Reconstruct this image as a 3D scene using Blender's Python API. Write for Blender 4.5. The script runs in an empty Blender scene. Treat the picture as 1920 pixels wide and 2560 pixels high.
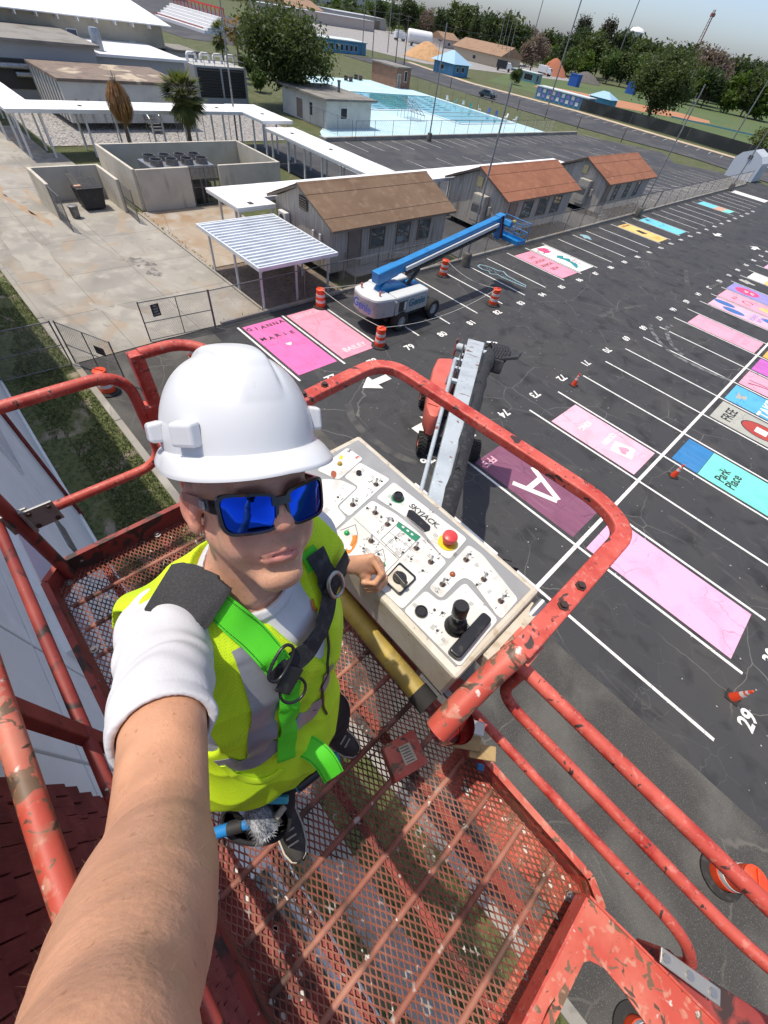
import bpy, bmesh, math, random
import numpy as np
from mathutils import Vector, Matrix
random.seed(7); np.random.seed(7)
S = bpy.context.scene
COL = S.collection
PI = math.pi
# ------------------------------------------------------------------ camera
H = 11.4316
RT = Vector((0.67225698, 0.73029354, 0.12141621))     # image right, up and forward of the phone
UP = Vector((-0.63035535, 0.478647, 0.61118669))
FW = Vector((-0.38823019, 0.48740988, -0.78211823))
CP = Vector((0, 0, H))
cam = bpy.data.cameras.new('camera'); camo = bpy.data.objects.new('camera', cam); COL.objects.link(camo)
camo.matrix_world = Matrix(((RT.x, UP.x, -FW.x, 0), (RT.y, UP.y, -FW.y, 0), (RT.z, UP.z, -FW.z, H), (0, 0, 0, 1)))
cam.sensor_fit = 'VERTICAL'; cam.sensor_height = 36; cam.lens = 992.1 / 2560 * 36
cam.clip_start = 0.01; cam.clip_end = 6000
S.camera = camo
def px(x, y, d):          # photo pixel + distance along the view axis -> point
    return CP + RT * ((x - 960) / 992.1 * d) + UP * (-(y - 1280) / 992.1 * d) + FW * d
def pz(x, y, z):          # photo pixel on the level plane at height z
    r = RT * ((x - 960) / 992.1) + UP * (-(y - 1280) / 992.1) + FW
    return CP + r * ((z - H) / r.z)
# ------------------------------------------------------------------ light
SUN = Vector((-0.27, -0.16, 1.0)).normalized()
w = bpy.data.worlds.new('World'); S.world = w; w.use_nodes = True
nt = w.node_tree; bg = nt.nodes['Background']
sky = nt.nodes.new('ShaderNodeTexSky'); sky.sky_type = 'NISHITA'; sky.sun_disc = False
sky.sun_elevation = math.asin(SUN.z); sky.sun_rotation = math.atan2(SUN.x, SUN.y)
sky.dust_density = 1.9; sky.air_density = 0.6; sky.ozone_density = 1.2
nt.links.new(sky.outputs[0], bg.inputs[0]); bg.inputs[1].default_value = 0.15
sl = bpy.data.lights.new('sun', 'SUN'); sl.energy = 2.65; sl.angle = math.radians(0.53); sl.color = (1, 0.92, 0.79)
so = bpy.data.objects.new('sun', sl); COL.objects.link(so); so.rotation_euler = SUN.to_track_quat('Z', 'Y').to_euler(); so.location = (0, 0, 60)
S.view_settings.view_transform = 'Standard'; S.view_settings.look = 'None'
S.view_settings.exposure = 0.55; S.view_settings.gamma = 1.0; S.view_settings.use_curve_mapping = False
S.render.engine = 'CYCLES'
# ------------------------------------------------------------------ materials
MATS = {}
def mat(name, base, rough=0.6, metal=0.0, layers=(), bump=None, spec=0.5, coat=0.0, sss=0.0, trans=0.0, rvar=None, bump2=None, glow=0.0):
    """layers: (colour, kind, scale, lo, hi[, detail, distortion, amount]); bump: (strength, scale, distance)"""
    m = bpy.data.materials.new(name); m.use_nodes = True; t = m.node_tree; N = t.nodes; L = t.links
    b = N['Principled BSDF']
    b.inputs['Roughness'].default_value = rough; b.inputs['Metallic'].default_value = metal
    b.inputs['Specular IOR Level'].default_value = spec; b.inputs['Coat Weight'].default_value = coat
    b.inputs['Coat Roughness'].default_value = 0.08
    b.inputs['Transmission Weight'].default_value = trans
    if sss: b.inputs['Subsurface Weight'].default_value = sss; b.inputs['Subsurface Radius'].default_value = (0.012, 0.004, 0.002); b.inputs['Subsurface Scale'].default_value = 1.0
    if glow: b.inputs['Emission Color'].default_value = (*base, 1); b.inputs['Emission Strength'].default_value = glow
    g = N.new('ShaderNodeNewGeometry'); pos = g.outputs['Position']
    def fac(kind, scale, lo, hi, detail=5, dist=0.0):
        if isinstance(scale, tuple):
            mp = N.new('ShaderNodeMapping'); mp.inputs['Scale'].default_value = scale; L.new(pos, mp.inputs[0]); src = mp.outputs[0]; sc = 1.0
        else: src = pos; sc = scale
        if kind == 'noise':
            n = N.new('ShaderNodeTexNoise'); n.inputs['Scale'].default_value = sc; n.inputs['Detail'].default_value = detail
            n.inputs['Distortion'].default_value = dist; L.new(src, n.inputs['Vector']); o = n.outputs[0]
        elif kind == 'cell':
            n = N.new('ShaderNodeTexVoronoi'); n.inputs['Scale'].default_value = sc; n.inputs['Randomness'].default_value = .12; L.new(src, n.inputs['Vector']); o = n.outputs['Distance']
        elif kind == 'crack':
            n0 = N.new('ShaderNodeTexNoise'); n0.inputs['Scale'].default_value = sc * 2.2; n0.inputs['Detail'].default_value = 6; L.new(src, n0.inputs['Vector'])
            mx = N.new('ShaderNodeMix'); mx.data_type = 'RGBA'; mx.blend_type = 'ADD'; mx.inputs[0].default_value = dist
            L.new(src, mx.inputs[6]); L.new(n0.outputs['Color'], mx.inputs[7])
            n = N.new('ShaderNodeTexVoronoi'); n.feature = 'DISTANCE_TO_EDGE'; n.inputs['Scale'].default_value = sc; L.new(mx.outputs[2], n.inputs['Vector']); o = n.outputs['Distance']
            n2 = N.new('ShaderNodeTexNoise'); n2.inputs['Scale'].default_value = sc * 0.6; n2.inputs['Detail'].default_value = 3; L.new(src, n2.inputs['Vector'])
            mr2 = N.new('ShaderNodeMapRange'); mr2.inputs[1].default_value = 0.46; mr2.inputs[2].default_value = 0.56; L.new(n2.outputs[0], mr2.inputs[0])
            mr = N.new('ShaderNodeMapRange'); mr.inputs[1].default_value = lo; mr.inputs[2].default_value = hi; L.new(o, mr.inputs[0])
            mu = N.new('ShaderNodeMath'); mu.operation = 'MULTIPLY'; L.new(mr.outputs[0], mu.inputs[0]); L.new(mr2.outputs[0], mu.inputs[1]); return mu.outputs[0]
        elif kind == 'wave':
            n = N.new('ShaderNodeTexWave'); n.inputs['Scale'].default_value = sc; n.inputs['Distortion'].default_value = dist; n.inputs['Detail'].default_value = detail; L.new(src, n.inputs['Vector']); o = n.outputs[0]
        mr = N.new('ShaderNodeMapRange'); mr.inputs[1].default_value = lo; mr.inputs[2].default_value = hi; L.new(o, mr.inputs[0]); return mr.outputs[0]
    cur = None
    for ly in layers:
        c, kind, scale, lo, hi = ly[:5]; detail = ly[5] if len(ly) > 5 else 5; dist = ly[6] if len(ly) > 6 else 0.0; amt = ly[7] if len(ly) > 7 else 1.0
        f = fac(kind, scale, lo, hi, detail, dist)
        if amt != 1.0:
            mu = N.new('ShaderNodeMath'); mu.operation = 'MULTIPLY'; mu.inputs[1].default_value = amt; L.new(f, mu.inputs[0]); f = mu.outputs[0]
        mx = N.new('ShaderNodeMix'); mx.data_type = 'RGBA'; L.new(f, mx.inputs[0])
        if cur is None: mx.inputs[6].default_value = (*base, 1)
        else: L.new(cur, mx.inputs[6])
        mx.inputs[7].default_value = (*c, 1); cur = mx.outputs[2]
    if cur is None: b.inputs['Base Color'].default_value = (*base, 1)
    else: L.new(cur, b.inputs['Base Color'])
    if rvar:
        f = fac('noise', rvar[0], 0.3, 0.7); mr = N.new('ShaderNodeMapRange'); mr.inputs[3].default_value = rvar[1]; mr.inputs[4].default_value = rvar[2]; L.new(f, mr.inputs[0]); L.new(mr.outputs[0], b.inputs['Roughness'])
    nrm = None
    for bp in (bump, bump2):
        if bp:
            kind = bp[3] if len(bp) > 3 else 'noise'
            f = fac(kind, bp[1], 0.0, 1.0, 6, bp[4] if len(bp) > 4 else 0.0)
            bn = N.new('ShaderNodeBump'); bn.inputs['Strength'].default_value = bp[0]; bn.inputs['Distance'].default_value = bp[2]; L.new(f, bn.inputs['Height'])
            if nrm: L.new(nrm, bn.inputs['Normal'])
            nrm = bn.outputs[0]
    if nrm: L.new(nrm, b.inputs['Normal'])
    MATS[name] = m
    return m
def srgb(r, g, b):
    f = lambda c: (c / 255 / 12.92) if c / 255 <= 0.04045 else ((c / 255 + 0.055) / 1.055) ** 2.4
    return (f(r), f(g), f(b))
# ------------------------------------------------------------------ mesh builder
def V3(p): return Vector(p)
def frame(d, up=(0, 0, 1)):
    d = Vector(d).normalized(); u = Vector(up)
    if abs(d.dot(u)) > 0.99: u = Vector((1, 0, 0))
    s = d.cross(u).normalized(); u = s.cross(d).normalized()
    return s, u, d
class MB:
    def __init__(s): s.v = []; s.f = []; s.m = []; s.mi = 0
    def add(s, vs, fs):
        o = len(s.v); s.v.extend([tuple(p) for p in vs]); s.f.extend([tuple(i + o for i in q) for q in fs]); s.m.extend([s.mi] * len(fs)); return s
    BF = ((0, 3, 2, 1), (4, 5, 6, 7), (0, 1, 5, 4), (1, 2, 6, 5), (2, 3, 7, 6), (3, 0, 4, 7))
    def box(s, x0, x1, y0, y1, z0, z1):
        return s.add([(x0, y0, z0), (x1, y0, z0), (x1, y1, z0), (x0, y1, z0), (x0, y0, z1), (x1, y0, z1), (x1, y1, z1), (x0, y1, z1)], s.BF)
    def rbox(s, c, size, ax):     # oriented box; ax = three axes
        c = Vector(c); a, b, d = [Vector(k) for k in ax]; hx, hy, hz = size[0] / 2, size[1] / 2, size[2] / 2
        P = [c + a * (i * hx) + b * (j * hy) + d * (k * hz) for k in (-1, 1) for i, j in ((-1, -1), (1, -1), (1, 1), (-1, 1))]
        return s.add(P, s.BF)
    def beam(s, p, q, wd, ht, up=(0, 0, 1), w2=None, h2=None):
        p = Vector(p); q = Vector(q); sd, u, d = frame(q - p, up); w2 = wd if w2 is None else w2; h2 = ht if h2 is None else h2
        P = []
        for c, a, b in ((p, wd, ht), (q, w2, h2)):
            P += [c - sd * a / 2 - u * b / 2, c + sd * a / 2 - u * b / 2, c + sd * a / 2 + u * b / 2, c - sd * a / 2 + u * b / 2]
        return s.add(P, s.BF)
    def tube(s, pts, r, n=10, closed=False, caps=True):
        pts = [Vector(p) for p in pts]; m = len(pts); rs = r if isinstance(r, (list, tuple)) else [r] * m
        ring = []; prev = None
        for i, p in enumerate(pts):
            if closed: d = pts[(i + 1) % m] - pts[i - 1]
            else: d = pts[min(i + 1, m - 1)] - pts[max(i - 1, 0)]
            d.normalize()
            if prev is None: sd, u, _ = frame(d)
            else:
                u = prev - d * prev.dot(d); u.normalize(); sd = d.cross(u)
            prev = u
            ring.append([p + (sd * math.cos(a) + u * math.sin(a)) * rs[i] for a in [2 * PI * k / n for k in range(n)]])
        o = [v for q in ring for v in q]; F = []
        for i in range(m if closed else m - 1):
            j = (i + 1) % m
            for k in range(n): F.append((i * n + k, i * n + (k + 1) % n, j * n + (k + 1) % n, j * n + k))
        if caps and not closed: F.append(tuple(range(n))[::-1]); F.append(tuple((m - 1) * n + k for k in range(n)))
        return s.add(o, F)
    def lathe(s, prof, c=(0, 0, 0), n=16, ax=(0, 0, 1), caps=True):
        c = Vector(c); sd, u, d = frame(ax); o = []; F = []
        for r, h in prof: o += [c + d * h + (sd * math.cos(2 * PI * k / n) + u * math.sin(2 * PI * k / n)) * r for k in range(n)]
        for i in range(len(prof) - 1):
            for k in range(n): F.append((i * n + k, i * n + (k + 1) % n, (i + 1) * n + (k + 1) % n, (i + 1) * n + k))
        if caps: F.append(tuple(range(n))[::-1]); F.append(tuple((len(prof) - 1) * n + k for k in range(n)))
        return s.add(o, F)
    def prism(s, poly, z0, z1):
        n = len(poly); o = [(x, y, z0) for x, y in poly] + [(x, y, z1) for x, y in poly]
        F = [tuple(range(n))[::-1], tuple(range(n, 2 * n))] + [(i, (i + 1) % n, n + (i + 1) % n, n + i) for i in range(n)]
        return s.add(o, F)
    def extr(s, pts, vec):        # any planar loop extruded by a vector
        n = len(pts); vec = Vector(vec); o = [Vector(p) for p in pts] + [Vector(p) + vec for p in pts]
        F = [tuple(range(n))[::-1], tuple(range(n, 2 * n))] + [(i, (i + 1) % n, n + (i + 1) % n, n + i) for i in range(n)]
        return s.add(o, F)
    def poly(s, pts): return s.add(pts, [tuple(range(len(pts)))])
    def loft(s, rings, closed=True, caps=True):
        n = len(rings[0]); o = [p for q in rings for p in q]; F = []
        for i in range(len(rings) - 1):
            for k in range(n if closed else n - 1): F.append((i * n + k, i * n + (k + 1) % n, (i + 1) * n + (k + 1) % n, (i + 1) * n + k))
        if caps and closed: F.append(tuple(range(n))[::-1]); F.append(tuple((len(rings) - 1) * n + k for k in range(n)))
        return s.add(o, F)
    def ball(s, c, r, n=10, sc=(1, 1, 1)):
        o = []; F = []; m = max(4, n // 2)
        for i in range(m + 1):
            t = PI * i / m
            for k in range(n): o.append((c[0] + r * sc[0] * math.sin(t) * math.cos(2 * PI * k / n), c[1] + r * sc[1] * math.sin(t) * math.sin(2 * PI * k / n), c[2] + r * sc[2] * math.cos(t)))
        for i in range(m):
            for k in range(n): F.append((i * n + k, (i + 1) * n + k, (i + 1) * n + (k + 1) % n, i * n + (k + 1) % n))
        return s.add(o, F)
    def mesh(s, name, mats, smooth=0, off=(0, 0, 0)):
        me = bpy.data.meshes.new(name)
        vs = s.v if off == (0, 0, 0) else [(a - off[0], b - off[1], c - off[2]) for a, b, c in s.v]
        me.from_pydata(vs, [], s.f)
        for m in (mats if isinstance(mats, (list, tuple)) else [mats]): me.materials.append(MATS[m] if isinstance(m, str) else m)
        if any(s.m): me.polygons.foreach_set('material_index', s.m)
        bm = bmesh.new(); bm.from_mesh(me); bmesh.ops.recalc_face_normals(bm, faces=bm.faces); bm.to_mesh(me); bm.free()
        if smooth: me.shade_smooth(); me.set_sharp_from_angle(angle=math.radians(smooth))
        return me
    def build(s, name, mats, parent=None, smooth=0, bevel=0, world=True, seg=2):
        off = tuple(parent_off(parent)) if (parent is not None and world) else (0, 0, 0)
        o = bpy.data.objects.new(name, s.mesh(name, mats, smooth, off)); COL.objects.link(o)
        if parent is not None: o.parent = parent
        if bevel:
            md = o.modifiers.new('bevel', 'BEVEL'); md.width = bevel; md.segments = seg; md.limit_method = 'ANGLE'; md.angle_limit = math.radians(40)
        return o
def parent_off(p):
    o = Vector((0, 0, 0))
    while p is not None: o += p.location; p = p.parent
    return o
def tag(o, label=None, cat=None, group=None, kind=None):
    if label: o['label'] = label
    if cat: o['category'] = cat
    if group: o['group'] = group
    if kind: o['kind'] = kind
    return o
def thing(name, label, cat, loc=(0, 0, 0), rz=0, group=None):
    o = bpy.data.objects.new(name, None); COL.objects.link(o); o.location = loc; o.rotation_euler = (0, 0, rz); o.empty_display_size = 0.3
    return tag(o, label, cat, group)
def meshobj(name, me, parent=None):
    o = bpy.data.objects.new(name, me); COL.objects.link(o)
    if parent is not None: o.parent = parent
    return o
def copytree(src, loc, rz=None, label=None, group=None, sc=None):
    c = src.copy(); COL.objects.link(c); c.location = loc
    if rz is not None: c.rotation_euler = (0, 0, rz)
    if sc: c.scale = (sc, sc, sc) if not isinstance(sc, tuple) else sc
    if label: c['label'] = label
    if group: c['group'] = group
    for ch in [k for k in ALLKIDS.get(src.name, [])] or list(src.children):
        d = ch.copy(); COL.objects.link(d); d.parent = c
        for g in ch.children: e = g.copy(); COL.objects.link(e); e.parent = d
    return c
ALLKIDS = {}
# lettering: built as text, turned to meshes in one go at the end
TEXTS = []
def text(name, s, loc, size, right, up, m, parent, ext=0.0, bold=0.0, sx=1.0, align='CENTER', label=None, shear=0.0):
    cu = bpy.data.curves.new(name, 'FONT'); cu.body = s; cu.size = size; cu.extrude = ext; cu.offset = bold; cu.align_x = align; cu.align_y = 'CENTER'; cu.resolution_u = 3; cu.shear = shear
    o = bpy.data.objects.new(name, cu); COL.objects.link(o); TEXTS.append((o, name, loc, Vector(right), Vector(up), m, parent, sx, label))
def flush_text():
    bpy.context.view_layer.update(); dg = bpy.context.evaluated_depsgraph_get(); out = []
    for o, name, loc, r, u, m, parent, sx, label in TEXTS:
        me = bpy.data.meshes.new_from_object(o.evaluated_get(dg)); out.append(me)
    for (o, name, loc, r, u, m, parent, sx, label), me in zip(TEXTS, out):
        bpy.data.objects.remove(o)
        r = r.normalized(); n = r.cross(u).normalized(); u = n.cross(r)
        off = Vector(loc) - parent_off(parent)
        me.transform(Matrix(((r.x * sx, u.x, n.x, off.x), (r.y * sx, u.y, n.y, off.y), (r.z * sx, u.z, n.z, off.z), (0, 0, 0, 1))))
        me.materials.clear(); me.materials.append(MATS[m]); me.name = name
        q = meshobj(name, me, parent)
        if label: q['label'] = label
    TEXTS.clear()
def arc(c, r, a0, a1, n, ax=(1, 0, 0), ay=(0, 1, 0)):
    c = Vector(c); ax = Vector(ax); ay = Vector(ay)
    return [c + ax * (r * math.cos(a0 + (a1 - a0) * i / n)) + ay * (r * math.sin(a0 + (a1 - a0) * i / n)) for i in range(n + 1)]
def fillet(pts, r, n=6, closed=False):     # round the corners of a polyline
    pts = [Vector(p) for p in pts]; out = []; m = len(pts)
    for i, p in enumerate(pts):
        if not closed and (i == 0 or i == m - 1): out.append(p); continue
        a = pts[i - 1] - p; b = pts[(i + 1) % m] - p; rr = min(r, a.length * .49, b.length * .49)
        A = p + a.normalized() * rr; B = p + b.normalized() * rr
        for k in range(n + 1):
            t = k / n; out.append((A * (1 - t) ** 2) + p * (2 * t * (1 - t)) + B * (t * t))
    return out
# ================================================================== surfaces
mat('grass_mat', (0.075, 0.095, 0.028), .95, layers=[((0.12, 0.115, 0.05), 'noise', .5, .42, .62, 6), ((0.035, 0.055, 0.015), 'noise', 9, .45, .7, 4), ((0.17, 0.14, 0.09), 'noise', 1.3, .6, .72, 6)], bump=(.6, 30, .03))
mat('yard_grass', (0.105, 0.125, 0.04), .95, layers=[((0.035, 0.05, 0.012), 'noise', 6, .45, .65, 5), ((0.30, 0.25, 0.19), 'noise', 1.1, .55, .68, 7, .6), ((0.13, 0.12, 0.05), 'noise', 22, .5, .75, 3)], bump=(.8, 25, .03))
mat('field_grass', (0.075, 0.125, 0.035), .95, layers=[((0.11, 0.13, 0.045), 'noise', .08, .4, .6, 5), ((0.06, 0.10, 0.03), 'noise', 2, .4, .7, 4)], bump=(.4, 8, .05))
mat('asphalt', (0.048, 0.049, 0.052), .82, layers=[((0.062, 0.060, 0.057), 'noise', .28, .48, .70, 6, .4), ((0.027, 0.027, 0.029), 'noise', .9, .52, .7, 5, .5), ((0.085, 0.08, 0.075), 'noise', (.5, 1.7, 1), .60, .78, 7, 1.2), ((0.10, 0.10, 0.095), 'noise', 34, .68, .78, 2, 0, .7), ((0.17, 0.165, 0.15), 'crack', .33, .006, .0015, 5, .5, .8), ((0.13, 0.13, 0.12), 'crack', .9, .008, .002, 5, .4, .35)], bump=(.35, 90, .006), spec=.35)
mat('asphalt_old', (0.058, 0.056, 0.053), .9, layers=[((0.11, 0.105, 0.095), 'noise', .55, .45, .66, 6, .5), ((0.19, 0.18, 0.165), 'noise', 46, .57, .70, 2, 0, .75), ((0.028, 0.028, 0.028), 'noise', 38, .62, .75, 2, 0, .7), ((0.16, 0.15, 0.13), 'crack', .4, .01, .002, 5, .5, .7)], bump=(.5, 70, .01), spec=.3)
mat('asphalt_rear', (0.048, 0.049, 0.053), .85, layers=[((0.085, 0.083, 0.08), 'noise', .16, .45, .68, 6, .4), ((0.035, 0.036, 0.04), 'noise', .6, .5, .7, 5), ((0.15, 0.145, 0.135), 'noise', (1.5, .35, 1), .66, .76, 7, 1)], bump=(.3, 60, .006))
mat('concrete', (0.325, 0.305, 0.265), .88, layers=[((0.235, 0.222, 0.197), 'noise', .25, .42, .64, 7, .4), ((0.385, 0.36, 0.315), 'noise', .9, .5, .7, 6), ((0.20, 0.19, 0.17), 'noise', (.12, .5, 1), .58, .72, 7, 1.4), ((0.20, 0.19, 0.165), 'crack', .22, .005, .001, 5, .5, .6), ((0.22, 0.205, 0.18), 'noise', 30, .6, .75, 2, 0, .5), ((0.33, 0.25, 0.175), 'noise', .3, .54, .70, 8, 1.5, .75), ((.17, .16, .14), 'noise', 1.6, .63, .74, 8, 1.0, .6)], bump=(.3, 40, .005))
mat('concrete_rust', (0.35, 0.29, 0.22), .9, layers=[((0.30, 0.21, 0.13), 'noise', .35, .42, .62, 7, .6), ((0.38, 0.34, 0.29), 'noise', .8, .5, .66, 6), ((0.20, 0.17, 0.14), 'noise', .2, .58, .75, 6, 1), ((0.15, 0.13, 0.11), 'crack', .25, .008, .001, 5, .3, .9)], bump=(.3, 40, .005))
mat('rust_stain', (0.36, 0.22, 0.12), .95, layers=[((0.33, 0.28, 0.22), 'noise', .8, .4, .6, 6, .8)])
mat('soil', (0.17, 0.135, 0.105), .95, layers=[((0.24, 0.19, 0.15), 'noise', .8, .45, .65, 6), ((0.09, 0.07, 0.055), 'noise', 4, .5, .7, 5)], bump=(.8, 15, .03))
mat('gravel_mat', (0.30, 0.285, 0.27), .95, layers=[((0.14, 0.135, 0.13), 'noise', 2.6, .5, .6, 4), ((0.42, 0.40, 0.38), 'noise', 4, .52, .66, 4)], bump=(1, 5, .06))
mat('clay', (0.40, 0.20, 0.105), .95, layers=[((0.40, 0.16, 0.07), 'noise', .15, .4, .65, 5)])
mat('sandpath', (0.52, 0.42, 0.30), .95, layers=[((0.42, 0.33, 0.23), 'noise', .4, .4, .65, 6)])
mat('deck_blue', (0.42, 0.60, 0.65), .7, layers=[((0.50, 0.66, 0.70), 'noise', .25, .4, .65, 6), ((0.30, 0.53, 0.62), 'noise', 1.1, .6, .75, 6)])
mat('road_white', (0.74, 0.73, 0.70), .7, layers=[((0.58, 0.57, 0.54), 'noise', 3, .5, .72, 6), ((0.2, 0.2, 0.2), 'noise', 24, .66, .76, 4, 0, .8), ((.3, .3, .29), 'crack', .9, .012, .003, 5, .4, .9)], bump=(.3, 80, .004))
mat('road_worn', (0.46, 0.45, 0.43), .8, layers=[((0.2, 0.2, 0.2), 'noise', 3, .45, .62, 7), ((0.6, 0.59, 0.56), 'noise', .6, .5, .7, 5)])
def artpaint(name, c, d=.75, wear=.35):
    dk = tuple(k * d for k in c)
    mat(name, c, .62, layers=[(dk, 'noise', 1.1, .48, .72, 6, .5, .75), ((.07, .065, .07), 'noise', 14, .64, .72, 6, .5, wear), ((.10, .09, .095), 'noise', 55, .62, .72, 3, 0, .45), (tuple(min(1, k * .8 + .1) for k in c), 'noise', (.6, 9, 1), .52, .72, 5, .3, .5), (tuple(k * .4 for k in c), 'crack', .8, .014, .003, 5, .5, .8), (tuple(min(1, k * 1.12 + .02) for k in c), 'noise', 40, .55, .75, 2, 0, .6)], bump=(.25, 60, .004))
for n_, c_ in dict(magenta=(.74, .15, .40), pink=(.84, .30, .40), palepink=(.85, .46, .55), lilacpink=(.86, .42, .60), mauve=(.22, .075, .135), blue=(.03, .20, .46), turq=(.19, .70, .58), sky=(.10, .42, .72), greytan=(.42, .42, .36), orange=(.85, .42, .09), violet=(.55, .13, .48), rose=(.84, .36, .46), lavender=(.30, .27, .62), yellowp=(.80, .54, .17), aqua=(.16, .58, .72), whitep=(.80, .78, .74), hotpink=(.75, .07, .20), skin_p=(.62, .36, .24), tealp=(.02, .26, .27), redp=(.42, .05, .035), bluedots=(.05, .16, .42), blackp=(.02, .02, .022), paleblue=(.26, .42, .48), brown_p=(.17, .05, .035)).items(): artpaint('art_' + n_, c_)
def sheet(name, pts, z, m, kind='structure', parent=None, thick=0):
    b = MB()
    if thick: b.prism(pts, z - thick, z)
    else: b.poly([(x, y, z) for x, y in pts])
    o = b.build(name, m, parent)
    if kind: o['kind'] = kind
    return o
def rect(x0, x1, y0, y1): return [(x0, y0), (x1, y0), (x1, y1), (x0, y1)]
sheet('ground', rect(-2500, 2500, -2500, 2500), -.10, 'grass_mat')
lot = sheet('parking_lot', rect(-20.2, 60, 7.95, 112), 0, 'asphalt')
old = sheet('driveway', rect(-20.2, 60, 1.84, 7.95), -.004, 'asphalt_old')
rear = sheet('rear_parking_lot', [(-53.4, 29), (-20.6, 29), (-20.4, 108), (-24, 113), (-33, 106), (-39, 114.5), (-48, 109), (-53.4, 105.3)], -.012, 'asphalt_rear')
sheet('access_road', [(-150, 122), (-110, 120), (-88, 116.8), (-59, 115.4), (-46, 117.5), (-39, 119), (-34, 119), (-24, 117), (-8, 113), (40, 113), (40, 134), (-30, 137), (-76, 142), (-112, 139), (-150, 150)], -.016, 'asphalt_rear')
sheet('field_path', [(-150, 150.2), (-112, 139.2), (-76, 142.2), (-30, 137.2), (40, 134.2), (40, 137), (-30, 140), (-76, 145.4), (-112, 142.5), (-150, 153)], -.02, 'sandpath')
yard = sheet('concrete_yard', [(-62, 1.86), (-20.25, 1.86), (-20.25, 11.35), (-52.6, 11.35), (-52.6, 10.4), (-62, 10.4)], .003, 'concrete')
for a in range(-60, -20, 4):
    pass
rustyard = sheet('stained_concrete', [(-36.9, 11.42), (-26.6, 11.42), (-26.6, 17.4), (-28.6, 17.4), (-28.6, 29), (-31.6, 29), (-31.6, 18.2), (-36.9, 18.2)], -.001, 'concrete_rust')
sheet('bare_soil', rect(-26.55, -20.45, 11.45, 17.2), -.02, 'soil')
sheet('gravel_yard', rect(-68, -54.9, 11.2, 40), -.05, 'gravel_mat')
deck = sheet('pool_deck', [(-53.6, 41), (-54.6, 96.5), (-95, 97.5), (-104, 94), (-104, 74), (-70, 56), (-58.5, 44)], -.03, 'deck_blue')
sheet('clay_infield', [(-120, 196), (-108, 207), (-92, 219), (-78, 226), (-66, 224), (-62, 213), (-70, 200), (-84, 186), (-100, 178), (-116, 182)], -.06, 'clay')
sheet('ball_field', [(-60, 160), (-30, 158), (60, 170), (60, 400), (-85, 384), (-124, 353), (-150, 215), (-120, 160)], -.08, 'field_grass')
# worn earth and stains as flat patches with a shape of their own
def blob(cx, cy, rx, ry, z, m, name, parent=None, n=18, jit=.25, rz=0):
    P = []
    for i in range(n):
        a = 2 * PI * i / n; r = 1 + random.uniform(-jit, jit); x = rx * r * math.cos(a); y = ry * r * math.sin(a)
        P.append((cx + x * math.cos(rz) - y * math.sin(rz), cy + x * math.sin(rz) + y * math.cos(rz)))
    return sheet(name, P, z, m, None, parent)
for (a, b_, c, d, r_) in ((-44.5, 4.7, 2.6, .35, -.05), (-40.5, 5.0, 2.2, .28, .1), (-37.8, 5.6, 1.6, .25, .1), (-42, 6.3, 1.8, .2, 0)): blob(a, b_, c, d, .008, 'rust_stain', 'rust_stain', yard, rz=r_, jit=.4)
mat('oil_stain', (0.13, 0.12, 0.11), .8, layers=[((0.30, 0.28, 0.25), 'noise', 2.2, .42, .6, 6, .8)])
blob(-29.2, 8.1, .95, .5, .0085, 'oil_stain', 'oil_stain', yard, jit=.45, rz=.5); blob(-27.4, 8.3, .55, .4, .008, 'oil_stain', 'oil_stain', yard, jit=.4)
mat('patch_dark', (0.285, 0.27, 0.24), .9, layers=[((0.37, 0.345, 0.30), 'noise', .8, .40, .58, 8, .8)])
blob(-32, 3.4, 3.6, .9, .0075, 'patch_dark', 'damp_patch', yard, jit=.3); blob(-23.0, 5.4, 2.2, .8, .0075, 'patch_dark', 'damp_patch', yard, jit=.35, rz=.5)
# slab joints of the yard
mat('joint', (0.15, 0.14, 0.12), .95)
b = MB()
for y in (4.3, 7.6): b.box(-52, -20.3, y - .012, y + .012, .003, .0065)
for x in (-24.5, -28.8, -33.5, -38.5, -44, -50): b.box(x - .012, x + .012, 1.9, 11.3, .003, .006)
b.build('slab_joints', 'joint', yard)
# kerbs
b_k = None
def kerb(label, x0, x1, y0, y1, h=.12, seg=3.0):
    t = thing('concrete_kerb', label, 'kerb', ((x0 + x1) / 2, (y0 + y1) / 2, 0))
    L = max(x1 - x0, y1 - y0); n = max(1, int(L / seg))
    for i in range(n):
        b = MB(); a0 = i / n; a1 = (i + 1) / n
        if x1 - x0 > y1 - y0: b.box(x0 + (x1 - x0) * a0 + .012, x0 + (x1 - x0) * a1 - .012, y0, y1, -.1, h + random.uniform(-.008, .008))
        else: b.box(x0, x1, y0 + (y1 - y0) * a0 + .012, y0 + (y1 - y0) * a1 - .012, -.1, h + random.uniform(-.008, .008))
        b.build('kerb_stone', 'concrete', t, bevel=.02)
    return t
kerb('long pale concrete kerb between the shaded lawn and the driveway', -46, 12, 1.58, 1.84, .10)
kerb('low concrete kerb under the chain link fence beside the stalls', -20.36, -20.14, 8.7, 105, .15)
kerb('concrete edging along the yard beside the open canopy posts', -36.8, -20.5, 11.36, 11.5, .08)
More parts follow.
